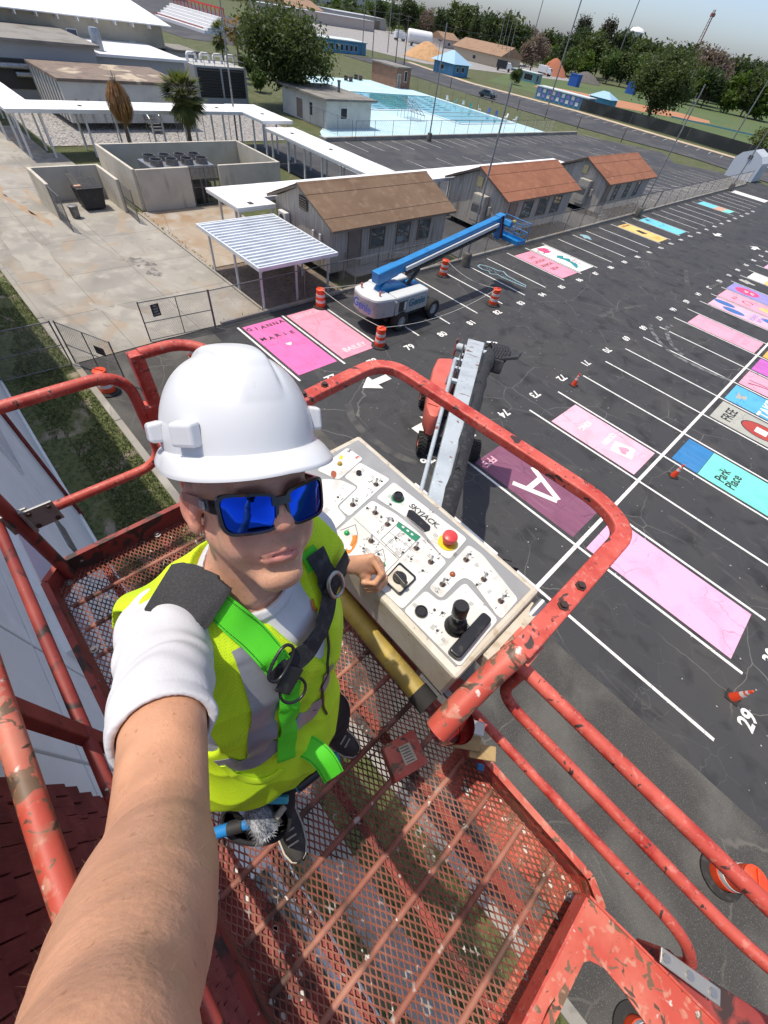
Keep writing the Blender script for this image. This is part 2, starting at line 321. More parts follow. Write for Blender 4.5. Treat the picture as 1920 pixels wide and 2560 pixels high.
# lawn strip in the building's shade with real blades
sheet('lawn_strip', rect(-60, 14, -.97, 1.58), .02, 'yard_grass')
b = MB(); rg = random.Random(3)
mat('blade', (0.11, 0.145, 0.045), .8, layers=[((0.16, 0.15, 0.065), 'noise', 1.4, .48, .68, 5), ((0.035, 0.06, 0.015), 'noise', 5, .5, .7, 3)])
for i in range(26000):
    x = -7.5 - 26 * rg.random() ** 1.6; y = rg.uniform(-.55, 1.56)
    nz = math.sin(x * 1.7 + math.sin(y * 3)) * .5 + math.sin(x * .63 + y * 2.3 + 1)
    if nz < -.5 + (.5 if y < -.1 else -.6) * .9: continue
    a = rg.uniform(0, PI); l = rg.uniform(.05, .11); dx = math.cos(a) * .016; dy = math.sin(a) * .016; lx = rg.uniform(-.06, .06); ly = rg.uniform(-.06, .06)
    b.add([(x - dx, y - dy, .02), (x + dx, y + dy, .02), (x + lx, y + ly, .02 + l)], [(0, 1, 2)])
tag(b.build('lawn_grass', 'blade'), 'short patchy grass growing in the lawn strip', 'grass', kind='stuff')
b = MB()
for i in range(900):
    x = rg.uniform(-53, -21); y = rg.choice([rg.uniform(11.5, 11.8), rg.uniform(1.5, 1.6)]); l = rg.uniform(.05, .16)
    if rg.random() < .5: x, y = -20.55 + rg.uniform(-.18, .12), rg.uniform(9, 70)
    a = rg.uniform(0, PI); dx = math.cos(a) * .03; dy = math.sin(a) * .03
    b.add([(x - dx, y - dy, 0), (x + dx, y + dy, 0), (x + rg.uniform(-.1, .1), y + rg.uniform(-.1, .1), l)], [(0, 1, 2)])
tag(b.build('kerb_weeds', 'blade'), 'scrubby weeds along the fence footing and yard edge', 'weeds', kind='stuff')
# small litter of flecks on the lot
b = MB(); mat('fleck', (.42, .41, .38), .9)
for i in range(700):
    x = rg.uniform(-14, 12); y = rg.uniform(8, 60) if rg.random() < .5 else rg.uniform(8, 30); s_ = rg.uniform(.008, .03); a = rg.uniform(0, PI)
    P = [(x + s_ * rg.uniform(.5, 1.8) * math.cos(a + k), y + s_ * math.sin(a + k), .005) for k in (0, 1.6, 3.1, 4.6)]
    b.poly(P)
tag(b.build('paint_flecks', 'fleck', lot), kind='stuff')
# ================================================================== parking markings
X0, Y0, WS = -.133, 9.074, 2.74          # centre line of the double row
XS, XE = -5.98, 5.90
X1, Y1 = -13.935, 12.006                 # row along the fence
XK = -19.55
def line(x0, x1, y0, y1, m='road_white', par=lot, z=.005):
    b = MB(); b.poly([(x0, y0, z), (x1, y0, z), (x1, y1, z), (x0, y1, z)]); return b.build('parking_line', m, par)
for k in range(-1, 32): line(XK, X1, Y1 + k * WS - .055, Y1 + k * WS + .055)
for k in range(0, 32):
    line(XS, X0 - .07, Y0 + k * WS - .055, Y0 + k * WS + .055); line(X0 + .07, XE, Y0 + k * WS - .055, Y0 + k * WS + .055)
line(X0 - .07, X0 + .07, Y0 - .055, Y0 + 31 * WS + .055)
for n in range(77, 105):
    text('stall_number', str(n), (X1 + .62, Y1 + (n - 77.5) * WS, .007), .62, (0, 1, 0), (-1, 0, 0), 'road_white', lot, bold=.018, sx=1.0)
for n in range(48, 77):
    text('stall_number', str(n), (XS - .62, Y0 + (76.5 - n) * WS, .007), .62, (0, -1, 0), (1, 0, 0), 'road_white', lot, bold=.018)
for n in range(29, 45):
    text('stall_number', str(n), (XE + .55, Y0 + (n - 28.5) * WS, .007), .62, (0, 1, 0), (-1, 0, 0), 'road_white', lot, bold=.018)
# direction arrows
def arrow(x, y, s, ang, name='direction_arrow', tail=1.0):
    P = [(0, .62), (-.42, .02), (-.16, .02), (-.16, -.62 * tail), (.16, -.62 * tail), (.16, .02), (.42, .02)]; c, d = math.cos(ang), math.sin(ang)
    b = MB(); b.poly([(x + s * (p * c - q * d), y + s * (p * d + q * c), .0055) for p, q in P]); b.build(name, 'road_white', lot)
arrow(-11.9, 64.8, 1.4, PI); arrow(-7.8, 64.9, 1.4, 0); arrow(-11.9, 12.3, 1.4, PI); arrow(-8.2, 12.2, 1.4, 0)
# painted stalls -----------------------------------------------------
def art(k, side, m, a=.07, c=.95, label=None, mg=.16):
    """side: F fence row, S and E the double row; a..c = extent along the stall (0 = aisle end for S, E centre line, F kerb)"""
    if side == 'F': xa, xb, yb = XK, X1, Y1
    elif side == 'S': xa, xb, yb = XS, X0, Y0
    else: xa, xb, yb = X0, XE, Y0
    x0 = xa + (xb - xa) * a; x1 = xa + (xb - xa) * c; y0 = yb + k * WS + mg; y1 = yb + (k + 1) * WS - mg
    b = MB(); b.poly([(x0, y0, .008), (x1, y0, .008), (x1, y1, .008), (x0, y1, .008)]); o = b.build('stall_painting', m, lot)
    if label: o['label'] = label
    return (x0, x1, y0, y1)
def dab(poly, m, z=.0105, name='painted_shape'):
    b = MB(); b.poly([(x, y, z) for x, y in poly]); return b.build(name, m, lot)
def ell(cx, cy, rx, ry, m, z=.0105, n=20, rz=0, jit=0):
    P = []
    for i in range(n):
        a = 2 * PI * i / n; q = 1 + random.uniform(-jit, jit); x = rx * q * math.cos(a); y = ry * q * math.sin(a); P.append((cx + x * math.cos(rz) - y * math.sin(rz), cy + x * math.sin(rz) + y * math.cos(rz)))
    return dab(P, m, z)
def stroke(pts, wd, m, z=.0115, name='painted_stroke', closed=False):
    P = [Vector((p[0], p[1], z)) for p in pts]; b = MB(); n = len(P); r = []
    for i in range(n):
        d = (P[(i + 1) % n] - P[i - 1]) if closed else (P[min(i + 1, n - 1)] - P[max(i - 1, 0)])
        d.normalize(); s_ = Vector((-d.y, d.x, 0)) * wd / 2; r += [P[i] - s_, P[i] + s_]
    F = [(2 * i, 2 * i + 1, (2 * i + 3) % (2 * n), (2 * i + 2) % (2 * n)) for i in range(n if closed else n - 1)]
    b.add(r, F); return b.build(name, m, lot)
def heart(cx, cy, s, m, up=(-1, 0), z=.0105):
    P = []
    for i in range(24):
        t = 2 * PI * i / 24; hx = 16 * math.sin(t) ** 3 / 16; hy = (13 * math.cos(t) - 5 * math.cos(2 * t) - 2 * math.cos(3 * t) - math.cos(4 * t)) / 16
        ux, uy = up; rx, ry = uy, -ux
        P.append((cx + s * (hx * rx + hy * ux), cy + s * (hx * ry + hy * uy)))
    return dab(P, m, z)
UF, RF = (-1, 0, 0), (0, 1, 0)
FS = lambda n: Y1 + (n - 77.5) * WS       # centre y of a fence-row stall
def scribble(x, y, s, words, m, right=RF, up=UF, sz=.3, dy=.4, bold=.01):
    r = Vector(right); u = Vector(up)
    for i, wd in enumerate(words): text('painted_lettering', wd, Vector((x, y, .0115)) - u * (dy * i) , sz, r, u, m, lot, bold=bold, sx=s)
art(-1, 'F', 'art_magenta', .02, .93, 'bright magenta stall painting with black capitals and a small white heart', .2)
for i, ch in enumerate('GIANNA'): text('painted_lettering', ch, (-19.0 + random.uniform(-.06, .06), FS(77) - .98 + i * .39, .0115), .42, RF, UF, 'art_blackp', lot, bold=.012)
for i, ch in enumerate('MARIE'): text('painted_lettering', ch, (-17.85 + random.uniform(-.08, .08), FS(77) - .85 + i * .42, .0115), .42, RF, UF, 'art_blackp', lot, bold=.012)
heart(-16.9, FS(77) + .05, .17, 'art_whitep')
art(0, 'F', 'art_pink', .03, .93, 'pink stall painting with faded white lettering at both ends', .2)
text('painted_lettering', 'SENIOR', (-19.0, FS(78), .0115), .55, RF, UF, 'art_palepink', lot, bold=.015)
text('painted_lettering', 'BAILEY', (-14.9, FS(78) + .1, .0115), .5, RF, UF, 'art_whitep', lot, bold=.0)
# alligator outline in stall 84 is a generic long-tailed lizard shape
ly = FS(84) - .1
gat = [(-18.9, -.55), (-18.3, -.7), (-17.9, -.45), (-17.5, -.75), (-17.2, -.3), (-16.6, -.35), (-15.6, -.22), (-14.7, -.05), (-14.9, .2), (-15.8, .22), (-16.7, .3), (-17.3, .65), (-17.6, .35), (-18.2, .3), (-18.7, .1), (-19.0, -.15)]
stroke([(x, ly + y) for x, y in gat], .11, 'art_paleblue', closed=True)
for i in range(16): ell(-18.3 + i * .22, ly - .1 + random.uniform(-.12, .12), .05, .035, 'art_paleblue')
art(8, 'F', 'art_pink', .12, .95, 'pink stall painting covered with dark scribbled words')
scribble(-17.9, FS(86), 1, ['LIVE', 'LAUGH', 'SENIOR', '2024'], 'art_brown_p', sz=.5, dy=.75)
q = art(9, 'F', 'art_whitep', .08, .95, 'white stall painting with a red flower and a teal spiky reptile')
ell(-18.4, FS(87) - .1, .55, .6, 'art_hotpink', jit=.2); ell(-18.3, FS(87) - .75, .35, .3, 'art_blackp', z=.011); ell(-18.3, FS(87) - .75, .27, .23, 'art_whitep', z=.0113)
tail = [(-17.2, .2), (-16.9, .75), (-16.6, .3), (-16.2, .7), (-15.9, .3), (-15.3, .35), (-14.9, -.1), (-14.7, -.7), (-15.1, -.45), (-15.6, -.1), (-16.3, -.05), (-16.9, -.3)]
dab([(x, FS(87) + y - .1) for x, y in tail], 'art_tealp', .011)
for i in range(7): text('painted_lettering', random.choice(['ME', 'AND', 'U', 'GO']), (-15.8 + .3 * (i % 3), FS(87) + .4 + .22 * (i // 3), .0118), .26, RF, UF, 'art_pink', lot)
blob(-18.6, FS(90) - .4, .7, .45, .0085, 'art_paleblue', 'painted_shape', lot, jit=.4)
art(15, 'F', 'art_yellowp', .12, .95, 'yellow stall painting with a dark grey block of writing')
dab([(-17.2, FS(93) - .3), (-16.3, FS(93) - .5), (-16.0, FS(93) + .3), (-17.1, FS(93) + .4)], 'art_blackp'); scribble(-18.5, FS(93), 1, ['DREAM'], 'art_brown_p', sz=.5); ell(-14.9, FS(93), .4, .6, 'art_orange', jit=.25)
art(17, 'F', 'art_aqua', .12, .95, 'pale aqua stall painting with faint dark flecks'); scribble(-16.6, FS(95), 1, ['fly high'], 'art_sky', sz=.5); ell(-18.3, FS(95), .35, .2, 'art_blackp', jit=.4)
q = art(24, 'F', 'art_aqua', .12, .5, 'aqua stall painting with brown and orange middle'); dab([(q[1], q[2]), (q[1] + 1.2, q[2]), (q[1] + 1.2, q[3]), (q[1], q[3])], 'art_skin_p', .008); dab([(q[1] + 1.21, q[2]), (q[1] + 2.1, q[2] + .3), (q[1] + 2.1, q[3]), (q[1] + 1.21, q[3])], 'art_turq', .008)
art(30, 'F', 'art_whitep', .04, .95, 'solid white stall painting by the far light pole')
# double row, aisle side
RS_, US_ = (0, -1, 0), (1, 0, 0)
SC = lambda n: Y0 + (76.5 - n) * WS
q = art(1, 'S', 'art_mauve', .12, .95, 'dark mauve stall painting with a large white letter A', .22)
text('painted_lettering', 'FPE', (-4.95, SC(75) - .55, .0115), .5, RS_, US_, 'art_palepink', lot, bold=.01)
ax_, ay_ = -2.55, SC(75)
stroke([(ax_ - 1.0, ay_ + .75), (ax_ + .75, ay_ + .05)], .24, 'art_whitep', .0115); stroke([(ax_ - 1.0, ay_ - .75), (ax_ + .75, ay_ - .05)], .24, 'art_whitep', .0118); stroke([(ax_ - .4, ay_ + .6), (ax_ - .4, ay_ - .6)], .24, 'art_whitep', .0121)
art(3, 'S', 'art_palepink', .2, .95, 'pale pink stall painting with a white heart card', .2)
c_ = SC(73); P = [(-1.9, c_ - .55), (-.95, c_ - .3), (-1.15, c_ + .55), (-2.1, c_ + .3)]
dab(P, 'art_whitep', .0105); heart(-1.5, c_ + 0.0, .3, 'art_pink', (1, 0), .0115); scribble(-3.6, c_, 1, ['KING'], 'art_whitep', RS_, US_, .4)
scribble(-2.35, c_ + .15, 1, ['QUEEN'], 'art_whitep', RS_, US_, .36)
art(10, 'S', 'art_rose', .16, .96, 'rose pink stall painting with faint darker lettering'); scribble(-1.9, SC(66), 1, ['SENIOR', '2024'], 'art_pink', RS_, US_, .62, -.62)
q = art(12, 'S', 'art_palepink', .1, .97, 'pale pink stall painting with blue speckled ovals')
for ex, ey in ((-4.6, .45), (-3.6, -.45), (-.9, .5)): ell(ex, SC(64) + ey, .85, .45, 'art_bluedots')
scribble(-2.2, SC(64), 1, ['SENIOR', 'YEAR'], 'art_lavender', RS_, US_, .5, -.5)
q = art(13, 'S', 'art_rose', .08, .97, 'rose stall painting with a yellow oval and brown scribbles'); ell(-1.6, SC(63), .9, .5, 'art_yellowp'); stroke(arc((-3.4, SC(63), 0), .38, 0, 5.6, 14), .09, 'art_brown_p'); scribble(-4.5, SC(63), 1, ['IT IS'], 'art_brown_p', RS_, US_, .42)
q = art(14, 'S', 'art_lavender', .06, .97, 'lavender stall painting with a hot pink oval'); ell(-4.2, SC(62), 1.0, .85, 'art_hotpink'); scribble(-4.3, SC(62), 1, ['UP', 'UP'], 'art_whitep', RS_, US_, .45, -.5); ell(-1.6, SC(62), .8, .6, 'art_violet')
ell(-5.0, SC(61), .55, .45, 'art_greytan', jit=.4)
q = art(16, 'S', 'art_yellowp', .36, .97, 'yellow and white stall painting on the double row'); dab([(-5.4, q[2]), (q[0] - .02, q[2]), (q[0] - .02, q[3]), (-5.4, q[3])], 'art_whitep', .008)
art(18, 'S', 'art_lilacpink', .12, .97, 'lilac pink stall painting beyond the yellow and white one')
art(21, 'S', 'art_orange', .12, .97, 'orange stall painting at the far end of the double row')
# double row, far side
EC = lambda n: Y0 + (n - 28.5) * WS
q = art(1, 'E', 'art_lilacpink', .05, .93, 'large plain lilac pink stall painting crossed by fine cracks', .2)
q = art(4, 'E', 'art_turq', .27, 1.0, 'turquoise stall painting lettered in black with a blue end', .2)
dab([(.25, q[2]), (q[0] - .02, q[2]), (q[0] - .02, q[3]), (.25, q[3])], 'art_blue', .008)
for i, wd in enumerate(('Park', 'Place')): text('painted_lettering', wd, (2.35 + i * .5, EC(33) - .2, .0115), .62, RF, UF, 'art_blackp', lot, bold=.012)
q = art(6, 'E', 'art_greytan', .06, 1.0, 'grey stall painting with black lettering and a red rounded vehicle shape', .2)
text('painted_lettering', 'FREE', (.95, EC(35) + .0, .0115), .75, RF, UF, 'art_blackp', lot, bold=.012)
ell(2.6, EC(35), 1.05, .75, 'art_blackp', .0100); ell(2.6, EC(35), .99, .69, 'art_redp', .0105); dab([(2.3, EC(35) - .3), (2.9, EC(35) - .3), (2.9, EC(35) + .3), (2.3, EC(35) + .3)], 'art_whitep', .0112)
for yy in (-.45, .45): ell(4.0, EC(35) + yy, .55, .42, 'art_blackp', .0108); ell(4.0, EC(35) + yy, .48, .36, 'art_whitep', .0112); ell(4.0, EC(35) + yy, .22, .17, 'art_redp', .0116)
dab([(4.6, EC(35) - .8), (5.3, EC(35) - .9), (5.3, EC(35) + .9), (4.6, EC(35) + .8)], 'art_redp', .0105)
q = art(7, 'E', 'art_sky', .05, 1.0, 'bright blue stall painting with bold white capitals', .2)
text('painted_lettering', 'TAKE', (2.3, EC(36), .0115), .95, RF, UF, 'art_whitep', lot, bold=.03); dab([(.6, EC(36) - .5), (1.1, EC(36) - .1), (1.0, EC(36) + .35), (.75, EC(36) + .1), (.5, EC(36) + .45), (.55, EC(36) + .05)], 'art_greytan')
text('painted_lettering', 'A RIDE', (3.5, EC(36), .0115), .6, RF, UF, 'art_whitep', lot, bold=.02)
art(8, 'E', 'art_rose', .05, 1.0, 'rose stall painting crossed by grey tyre marks', .2); stroke([(.6 + i * .3, EC(37) - .6 + .05 * i + .25 * math.sin(i * .5)) for i in range(12)], .12, 'art_mauve'); stroke([(.5 + i * .3, EC(37) - .1 + .03 * i) for i in range(12)], .10, 'art_mauve')
art(9, 'E', 'art_violet', .05, 1.0, 'violet magenta stall painting beside the rose one', .2)
art(10, 'E', 'art_orange', .05, 1.0, 'orange stall painting beside the violet one', .2)
# tyre scuffs on the aisle
mat('scuff', (0.17, 0.175, 0.175), .85, layers=[((0.045, 0.045, 0.047), 'noise', 2.5, .42, .6, 5)])
mat('scuff_faint', (0.085, 0.084, 0.08), .85, layers=[((0.045, 0.045, 0.047), 'noise', 1.6, .40, .6, 6, .6)])
def scuff(pix, wd, m='scuff', z=.0135):
    stroke([pz(x, y, 0)[:2] for x, y in fillet2(pix)], wd, m, z, 'tyre_mark')
def fillet2(pix):
    P = [Vector((x, y, 0)) for x, y in pix]; out = []
    for i in range(len(P) - 1):
        a = P[max(i - 1, 0)]; b = P[i]; c = P[i + 1]; d = P[min(i + 2, len(P) - 1)]
        for k in range(6):
            t = k / 6; out.append(.5 * ((2 * b) + (c - a) * t + (2 * a - 5 * b + 4 * c - d) * t * t + (3 * b - a - 3 * c + d) * t ** 3))
    out.append(P[-1]); return [(p.x, p.y) for p in out]
scuff([(1625, 810), (1630, 828), (1655, 862), (1690, 890), (1760, 925), (1826, 952)], .30)
scuff([(1680, 814), (1668, 820), (1670, 845), (1690, 875), (1708, 889)], .30)
scuff([(1500, 792), (1545, 775), (1600, 765), (1612, 762)], .35, 'scuff_faint')
scuff([(1714, 674), (1716, 700), (1722, 715)], .4, 'scuff_faint'); scuff([(1775, 720), (1790, 712), (1810, 708)], .35, 'scuff_faint')
scuff([(870, 1010), (890, 1060), (960, 1120), (1040, 1160)], .35, 'scuff_faint')
# rear lot and road markings
for i in range(24): line(-53.2, -48.6, 44 + i * 2.75 - .06, 44 + i * 2.75 + .06, 'road_worn', rear, -.006)
for i in range(13): line(-44.5, -36, 36 + i * 5.4 - .06, 36 + i * 5.4 + .06, 'road_worn', rear, -.006)
for i in range(14): line(-29.5, -21.8, 68 + i * 2.75 - .06, 68 + i * 2.75 + .06, 'road_worn', rear, -.006)
for i in range(3):
    b = MB(); b.beam((-28 + i * 1.5, 72 + 6 * i, -.006), (-24 + i * 1.5, 79 + 6 * i, -.006), .14, .004); b.build('parking_line', 'road_worn', rear)
for i in range(30):
    x = -108 + i * 2.75; b = MB(); yb = 141.5 - (0 if x < -76 else (x + 76) * .1); b.beam((x, yb - .6, -.011), (x + .9, yb - 5.2, -.011), .13, .004); b.build('parking_line', 'road_worn', rear)
# ================================================================== near building the lift works on
mat('stucco', (0.80, 0.785, 0.75), .92, layers=[((0.72, 0.71, 0.68), 'noise', .5, .42, .66, 6), ((0.82, 0.81, 0.78), 'noise', 3, .5, .7, 5), ((0.38, 0.36, 0.33), 'noise', (3, 3, .35), .62, .78, 6, .5)], bump=(.45, 55, .006))
mat('shingle_red', (0.20, 0.028, 0.022), .85, layers=[((0.27, 0.05, 0.04), 'noise', 7, .45, .68, 5), ((0.11, 0.016, 0.014), 'noise', 2.5, .48, .7, 5), ((0.20, 0.09, 0.075), 'noise', (40, 40, 5), .62, .75, 3, 0, .6)], bump=(.7, (60, 60, 7), .006))
mat('underlay', (.02, .008, .008), .95)
mat('glass', (0.03, 0.04, 0.05), .06, spec=.8, layers=[((0.09, 0.11, 0.13), 'noise', .7, .4, .7, 4)])
mat('louver', (0.40, 0.47, 0.56), .3, metal=.35)
mat('trim_white', (0.78, 0.77, 0.74), .55, layers=[((0.62, 0.60, 0.56), 'noise', 2, .5, .75, 6)])
mat('galv', (0.42, 0.43, 0.44), .42, metal=.85, layers=[((0.30, 0.30, 0.31), 'noise', 6, .45, .7, 5)])
mat('galv_old', (0.22, 0.22, 0.225), .55, metal=.7, layers=[((0.14, 0.13, 0.125), 'noise', 4, .45, .7, 5), ((0.17, 0.09, 0.05), 'noise', 9, .66, .78, 4)])
sb = thing('school_building', 'tall pale stucco building with a red shingled bay beside the lawn strip', 'building', (-16, -4, 0))
edges = [-45, -38, -32, -26, -20.5, -15.2, -11.2, -7.6, -4.75, -2.41, -1.36, -1.05]
zb = [0, 3.9, 4.75, 8.0, 9.9, 11.0]
for i in range(len(edges) - 1):
    for j in range(len(zb) - 1):
        b = MB(); b.box(edges[i] + .014, edges[i + 1] - .014, -1.3, -1.0, zb[j] + .014, zb[j + 1] - .014); b.build('wall_panel', 'stucco', sb, bevel=.006)
b = MB(); b.box(-45, 14, -8, -1.06, 0, 10.95); b.build('wall_core', 'stucco', sb)
b = MB(); b.box(-45.2, 14.2, -8.3, -.66, 11.0, 11.25); b.build('shadow_overhang', 'trim_white', sb, bevel=.03)  # unseen; overhang and height shaped to cast the shadow edge on the lawn
b = MB(); b.box(-45, 14, -1.0, -.93, 0, .16); b.build('base_course', 'stucco', sb)
def wall_window(x0, x1, z0, z1, n, lv=True):
    b = MB()
    for (a, c, d, e) in ((x0, x1, z0, z0 + .06), (x0, x1, z1 - .06, z1), (x0, x0 + .06, z0 + .062, z1 - .062), (x1 - .06, x1, z0 + .062, z1 - .062)): b.box(a, c, -1.06, -.95, d, e)
    f = b.build('window', 'trim_white', sb)
    b = MB(); b.box(x0 + .062, x1 - .062, -1.03, -.985, z0 + .062, z1 - .062); b.build('pane', 'glass', f)
    for i in range(n):
        z = z0 + .1 + (z1 - z0 - .2) * (i + .5) / n; b = MB(); b.rbox(((x0 + x1) / 2, -.965, z), (x1 - x0 - .14, .01, (z1 - z0 - .2) / n * .72), ((1, 0, 0), (0, .94, .34), (0, -.34, .94))); b.build('louver_slat', 'louver', f)
wall_window(-4.55, -2.62, 6.35, 7.35, 5); wall_window(-11.0, -7.9, 5.2, 6.2, 4); wall_window(-19.5, -16.0, 5.2, 6.2, 3); wall_window(-.2, 3.4, 2.6, 6.0, 0)
for x in (-6.9, -14.0): b = MB(); b.rbox((x, -.985, 4.3), (.9, .03, .5), ((1, 0, 0), (0, 1, 0), (0, 0, 1))); b.build('vent_grille', 'galv_old', sb)
b = MB(); b.tube([(-11.6, -.93, 0), (-11.6, -.93, 10.9)], .05, 8); b.build('downpipe', 'shingle_red', sb, smooth=40)
b = MB(); b.box(-1.04, 14, -1.0, -.975, 6.3, 10.95); b.build('shingle_backing', 'underlay', sb)
shm = MB(); shm.add([(-.055, 0, 0), (.055, 0, 0), (.055, .034, 0), (-.055, .034, 0), (-.055, 0, .21), (.055, 0, .21), (.055, .008, .21), (-.055, .008, .21)], MB.BF); shme = shm.mesh('shingle', 'shingle_red')
nsh = 0; bs = MB()
for r in range(32):
    z = 6.3 + r * .142; xx = -1.045 - random.uniform(0, .05)
    while xx < 4.2:
        wd = random.uniform(.075, .15); z_ = z + random.choice([0, 0, 0, .012, -.012, .02])
        if z > 7.0 and z < 10.2 and xx < .95 and nsh < 295:
            o = meshobj('shingle', shme, sb); o.location = Vector((xx + wd / 2, -.974, z_)) - sb.location; o.scale = ((wd - .008) / .11, random.uniform(.8, 1.25), 1); nsh += 1
        else:
            t = random.uniform(.8, 1.2) * .034; bs.add([(xx + .004, -.974, z_), (xx + wd - .004, -.974, z_), (xx + wd - .004, -.974 + t, z_), (xx + .004, -.974 + t, z_), (xx + .004, -.974, z_ + .21), (xx + wd - .004, -.974, z_ + .21), (xx + wd - .004, -.966, z_ + .21), (xx + .004, -.966, z_ + .21)], MB.BF)
        xx += wd
tag(bs.build('shingle_field', 'shingle_red', sb), kind='stuff')
# concrete walk at the foot of the wall under the lift
w_ = sheet('building_walk', rect(-3.2, 14, -.55, .15), .05, 'concrete')
# ================================================================== fences
def chain_link(name, label, p, q, h=1.83, step=3.0, mid=False, pitch=.075, wr=.0038, top=True, gate=False, group=None, posts=True, mesh_mat='galv_old', pr=.03, sign=None):
    p = Vector((*p, 0)); q = Vector((*q, 0)); d = (q - p); Ln = d.length; d.normalize(); t = thing(name, label, 'gate' if gate else 'fence', (p + q) / 2, 0, group); up = Vector((0, 0, 1)); nrm = d.cross(up)
    n = max(1, round(Ln / step))
    if posts:
        for i in range(n + 1): b = MB(); c = p + d * (Ln * i / n); b.tube([c, c + up * (h + .05)], pr, 7); b.build('post', 'galv_old', t, smooth=50)
    if top: b = MB(); b.tube([p + up * h, q + up * h], pr * .75, 6); b.build('top_rail', 'galv_old', t, smooth=50)
    if mid: b = MB(); b.tube([p + up * h * .5, q + up * h * .5], pr * .7, 6); b.build('mid_rail', 'galv_old', t, smooth=50)
    if gate or mid: b = MB(); b.tube([p + up * .08, q + up * .08], pr * .7, 6); b.build('bottom_rail', 'galv_old', t, smooth=50)
    b = MB(); lo = .06; hh = h - lo - .02
    for sgn in (1, -1):
        m = int((Ln + hh) / (pitch * 1.414)) + 1
        for i in range(m):
            s0 = i * pitch * 1.414 - (hh if sgn > 0 else 0); a, c = (s0, s0 + hh) if sgn > 0 else (s0, s0 - hh)
            # line from (a,0) to (c,hh) clipped to [0,Ln]
            t0, t1 = 0.0, 1.0; dx = c - a
            for lim, sg in ((0, 1), (Ln, -1)):
                fa = (a - lim) * sg; fb = (c - lim) * sg
                if fa < 0 and fb < 0: t0 = 2; break
                if fa < 0: t0 = max(t0, fa / (fa - fb))
                elif fb < 0: t1 = min(t1, fa / (fa - fb))
            if t0 >= t1 - 1e-3: continue
            A = p + d * (a + dx * t0) + up * (lo + hh * t0) + nrm * (wr * sgn); B = p + d * (a + dx * t1) + up * (lo + hh * t1) + nrm * (wr * sgn)
            sd = (B - A).normalized().cross(nrm) * wr; nn = nrm * wr
            b.add([A + sd, A - sd * .5 + nn, A - sd * .5 - nn, B + sd, B - sd * .5 + nn, B - sd * .5 - nn], [(0, 1, 4, 3), (1, 2, 5, 4), (2, 0, 3, 5)])
    tag(b.build('wire_mesh', mesh_mat, t), kind='stuff')
    return t
FX = -20.28
f1 = chain_link('chain_link_fence', 'chain link fence running along the stalls from the yard gate past the canopy', (FX, 8.42), (FX, 28.4), 1.75, 2.9, wr=.0034)
chain_link('chain_link_fence', 'chain link fence between the stalls and the second and third cabins', (FX, 28.6), (FX, 66), 1.83, 3.1, pitch=.11, wr=.0045)
chain_link('chain_link_fence', 'chain link fence from the third cabin towards the ribbed white shed', (FX, 66.3), (FX, 106), 1.83, 3.3, pitch=.16, wr=.005)
mat('sign_dark', (.03, .032, .035), .5)
mat('print_white', (.7, .7, .68), .6)
g1 = chain_link('yard_gate', 'chain link gate leaf with a small dark notice, latched to the fence post', (-20.36, 5.1), (-20.1, 8.3), 1.85, 3.2, True, .07, .0036, gate=True)
b = MB(); b.tube([(-20.22, 6.75, .08), (-20.22, 6.75, 1.85)], .022, 6); b.build('brace', 'galv_old', g1, smooth=50)
b = MB(); b.rbox((-20.27, 5.75, 1.42), (.02, .38, .55), ((1, .08, 0), (-.08, 1, 0), (0, 0, 1))); n1 = b.build('notice', 'sign_dark', g1)
for i, s_ in enumerate(('FIRE', 'LANE', 'KEEP', 'CLEAR')): text('lettering', s_, (-20.255, 5.75, 1.6 - i * .12), .1, (-.08, 1, 0), (0, 0, 1), 'print_white', n1)
g2 = chain_link('yard_gate', 'open chain link gate leaf swung over the driveway by the lawn kerb', (-20.1, 1.75), (-17.6, 2.9), 1.95, 2.75, True, .07, .0036, gate=True)
b = MB(); b.tube([(-18.85, 2.33, .08), (-18.85, 2.33, 1.95)], .022, 6); b.build('brace', 'galv_old', g2, smooth=50)
b = MB(); dd = Vector((2.5, 1.15, 0)).normalized(); b.rbox((-18.35, 2.56 + .03, 1.3), (.5, .02, .34), (dd, Vector((-dd.y, dd.x, 0)), (0, 0, 1))); b.build('notice', 'sign_dark', g2)
chain_link('chain_link_fence', 'chain link fence across the shaded lawn beside the building wall', (-20.2, -.95), (-20.12, 1.6), 1.97, 2.5, True, .07, .0036)
# ================================================================== relocatable classrooms
mat('siding', (0.43, 0.395, 0.345), .85, layers=[((0.32, 0.285, 0.24), 'noise', (3, 3, .35), .45, .68, 5), ((0.52, 0.485, 0.435), 'noise', (8, 8, .5), .5, .72, 5), ((0.19, 0.16, 0.13), 'noise', (1, 1, .3), .60, .78, 5)], bump=(.4, (50, 50, 3), .004))
mat('roof_tan', (0.17, 0.108, 0.066), .9, layers=[((0.14, 0.085, 0.05), 'noise', .5, .42, .66, 6), ((0.21, 0.14, 0.09), 'noise', 2, .5, .7, 5)], bump=(.2, 20, .01))
mat('roof_rust', (0.26, 0.105, 0.055), .88, layers=[((0.21, 0.08, 0.04), 'noise', .5, .42, .66, 6), ((0.31, 0.13, 0.07), 'noise', 2, .5, .7, 5)], bump=(.2, 20, .01))
mat('trim_brown', (0.20, 0.165, 0.13), .75)
mat('door_taupe', (0.24, 0.19, 0.155), .6, layers=[((0.20, 0.155, 0.125), 'noise', 2, .45, .7, 4)])
mat('ac_beige', (0.42, 0.39, 0.33), .55, layers=[((0.34, 0.31, 0.26), 'noise', 3, .5, .72, 5)])
mat('ac_white', (0.68, 0.67, 0.64), .5)
mat('vent_dark', (0.05, 0.048, 0.045), .7)
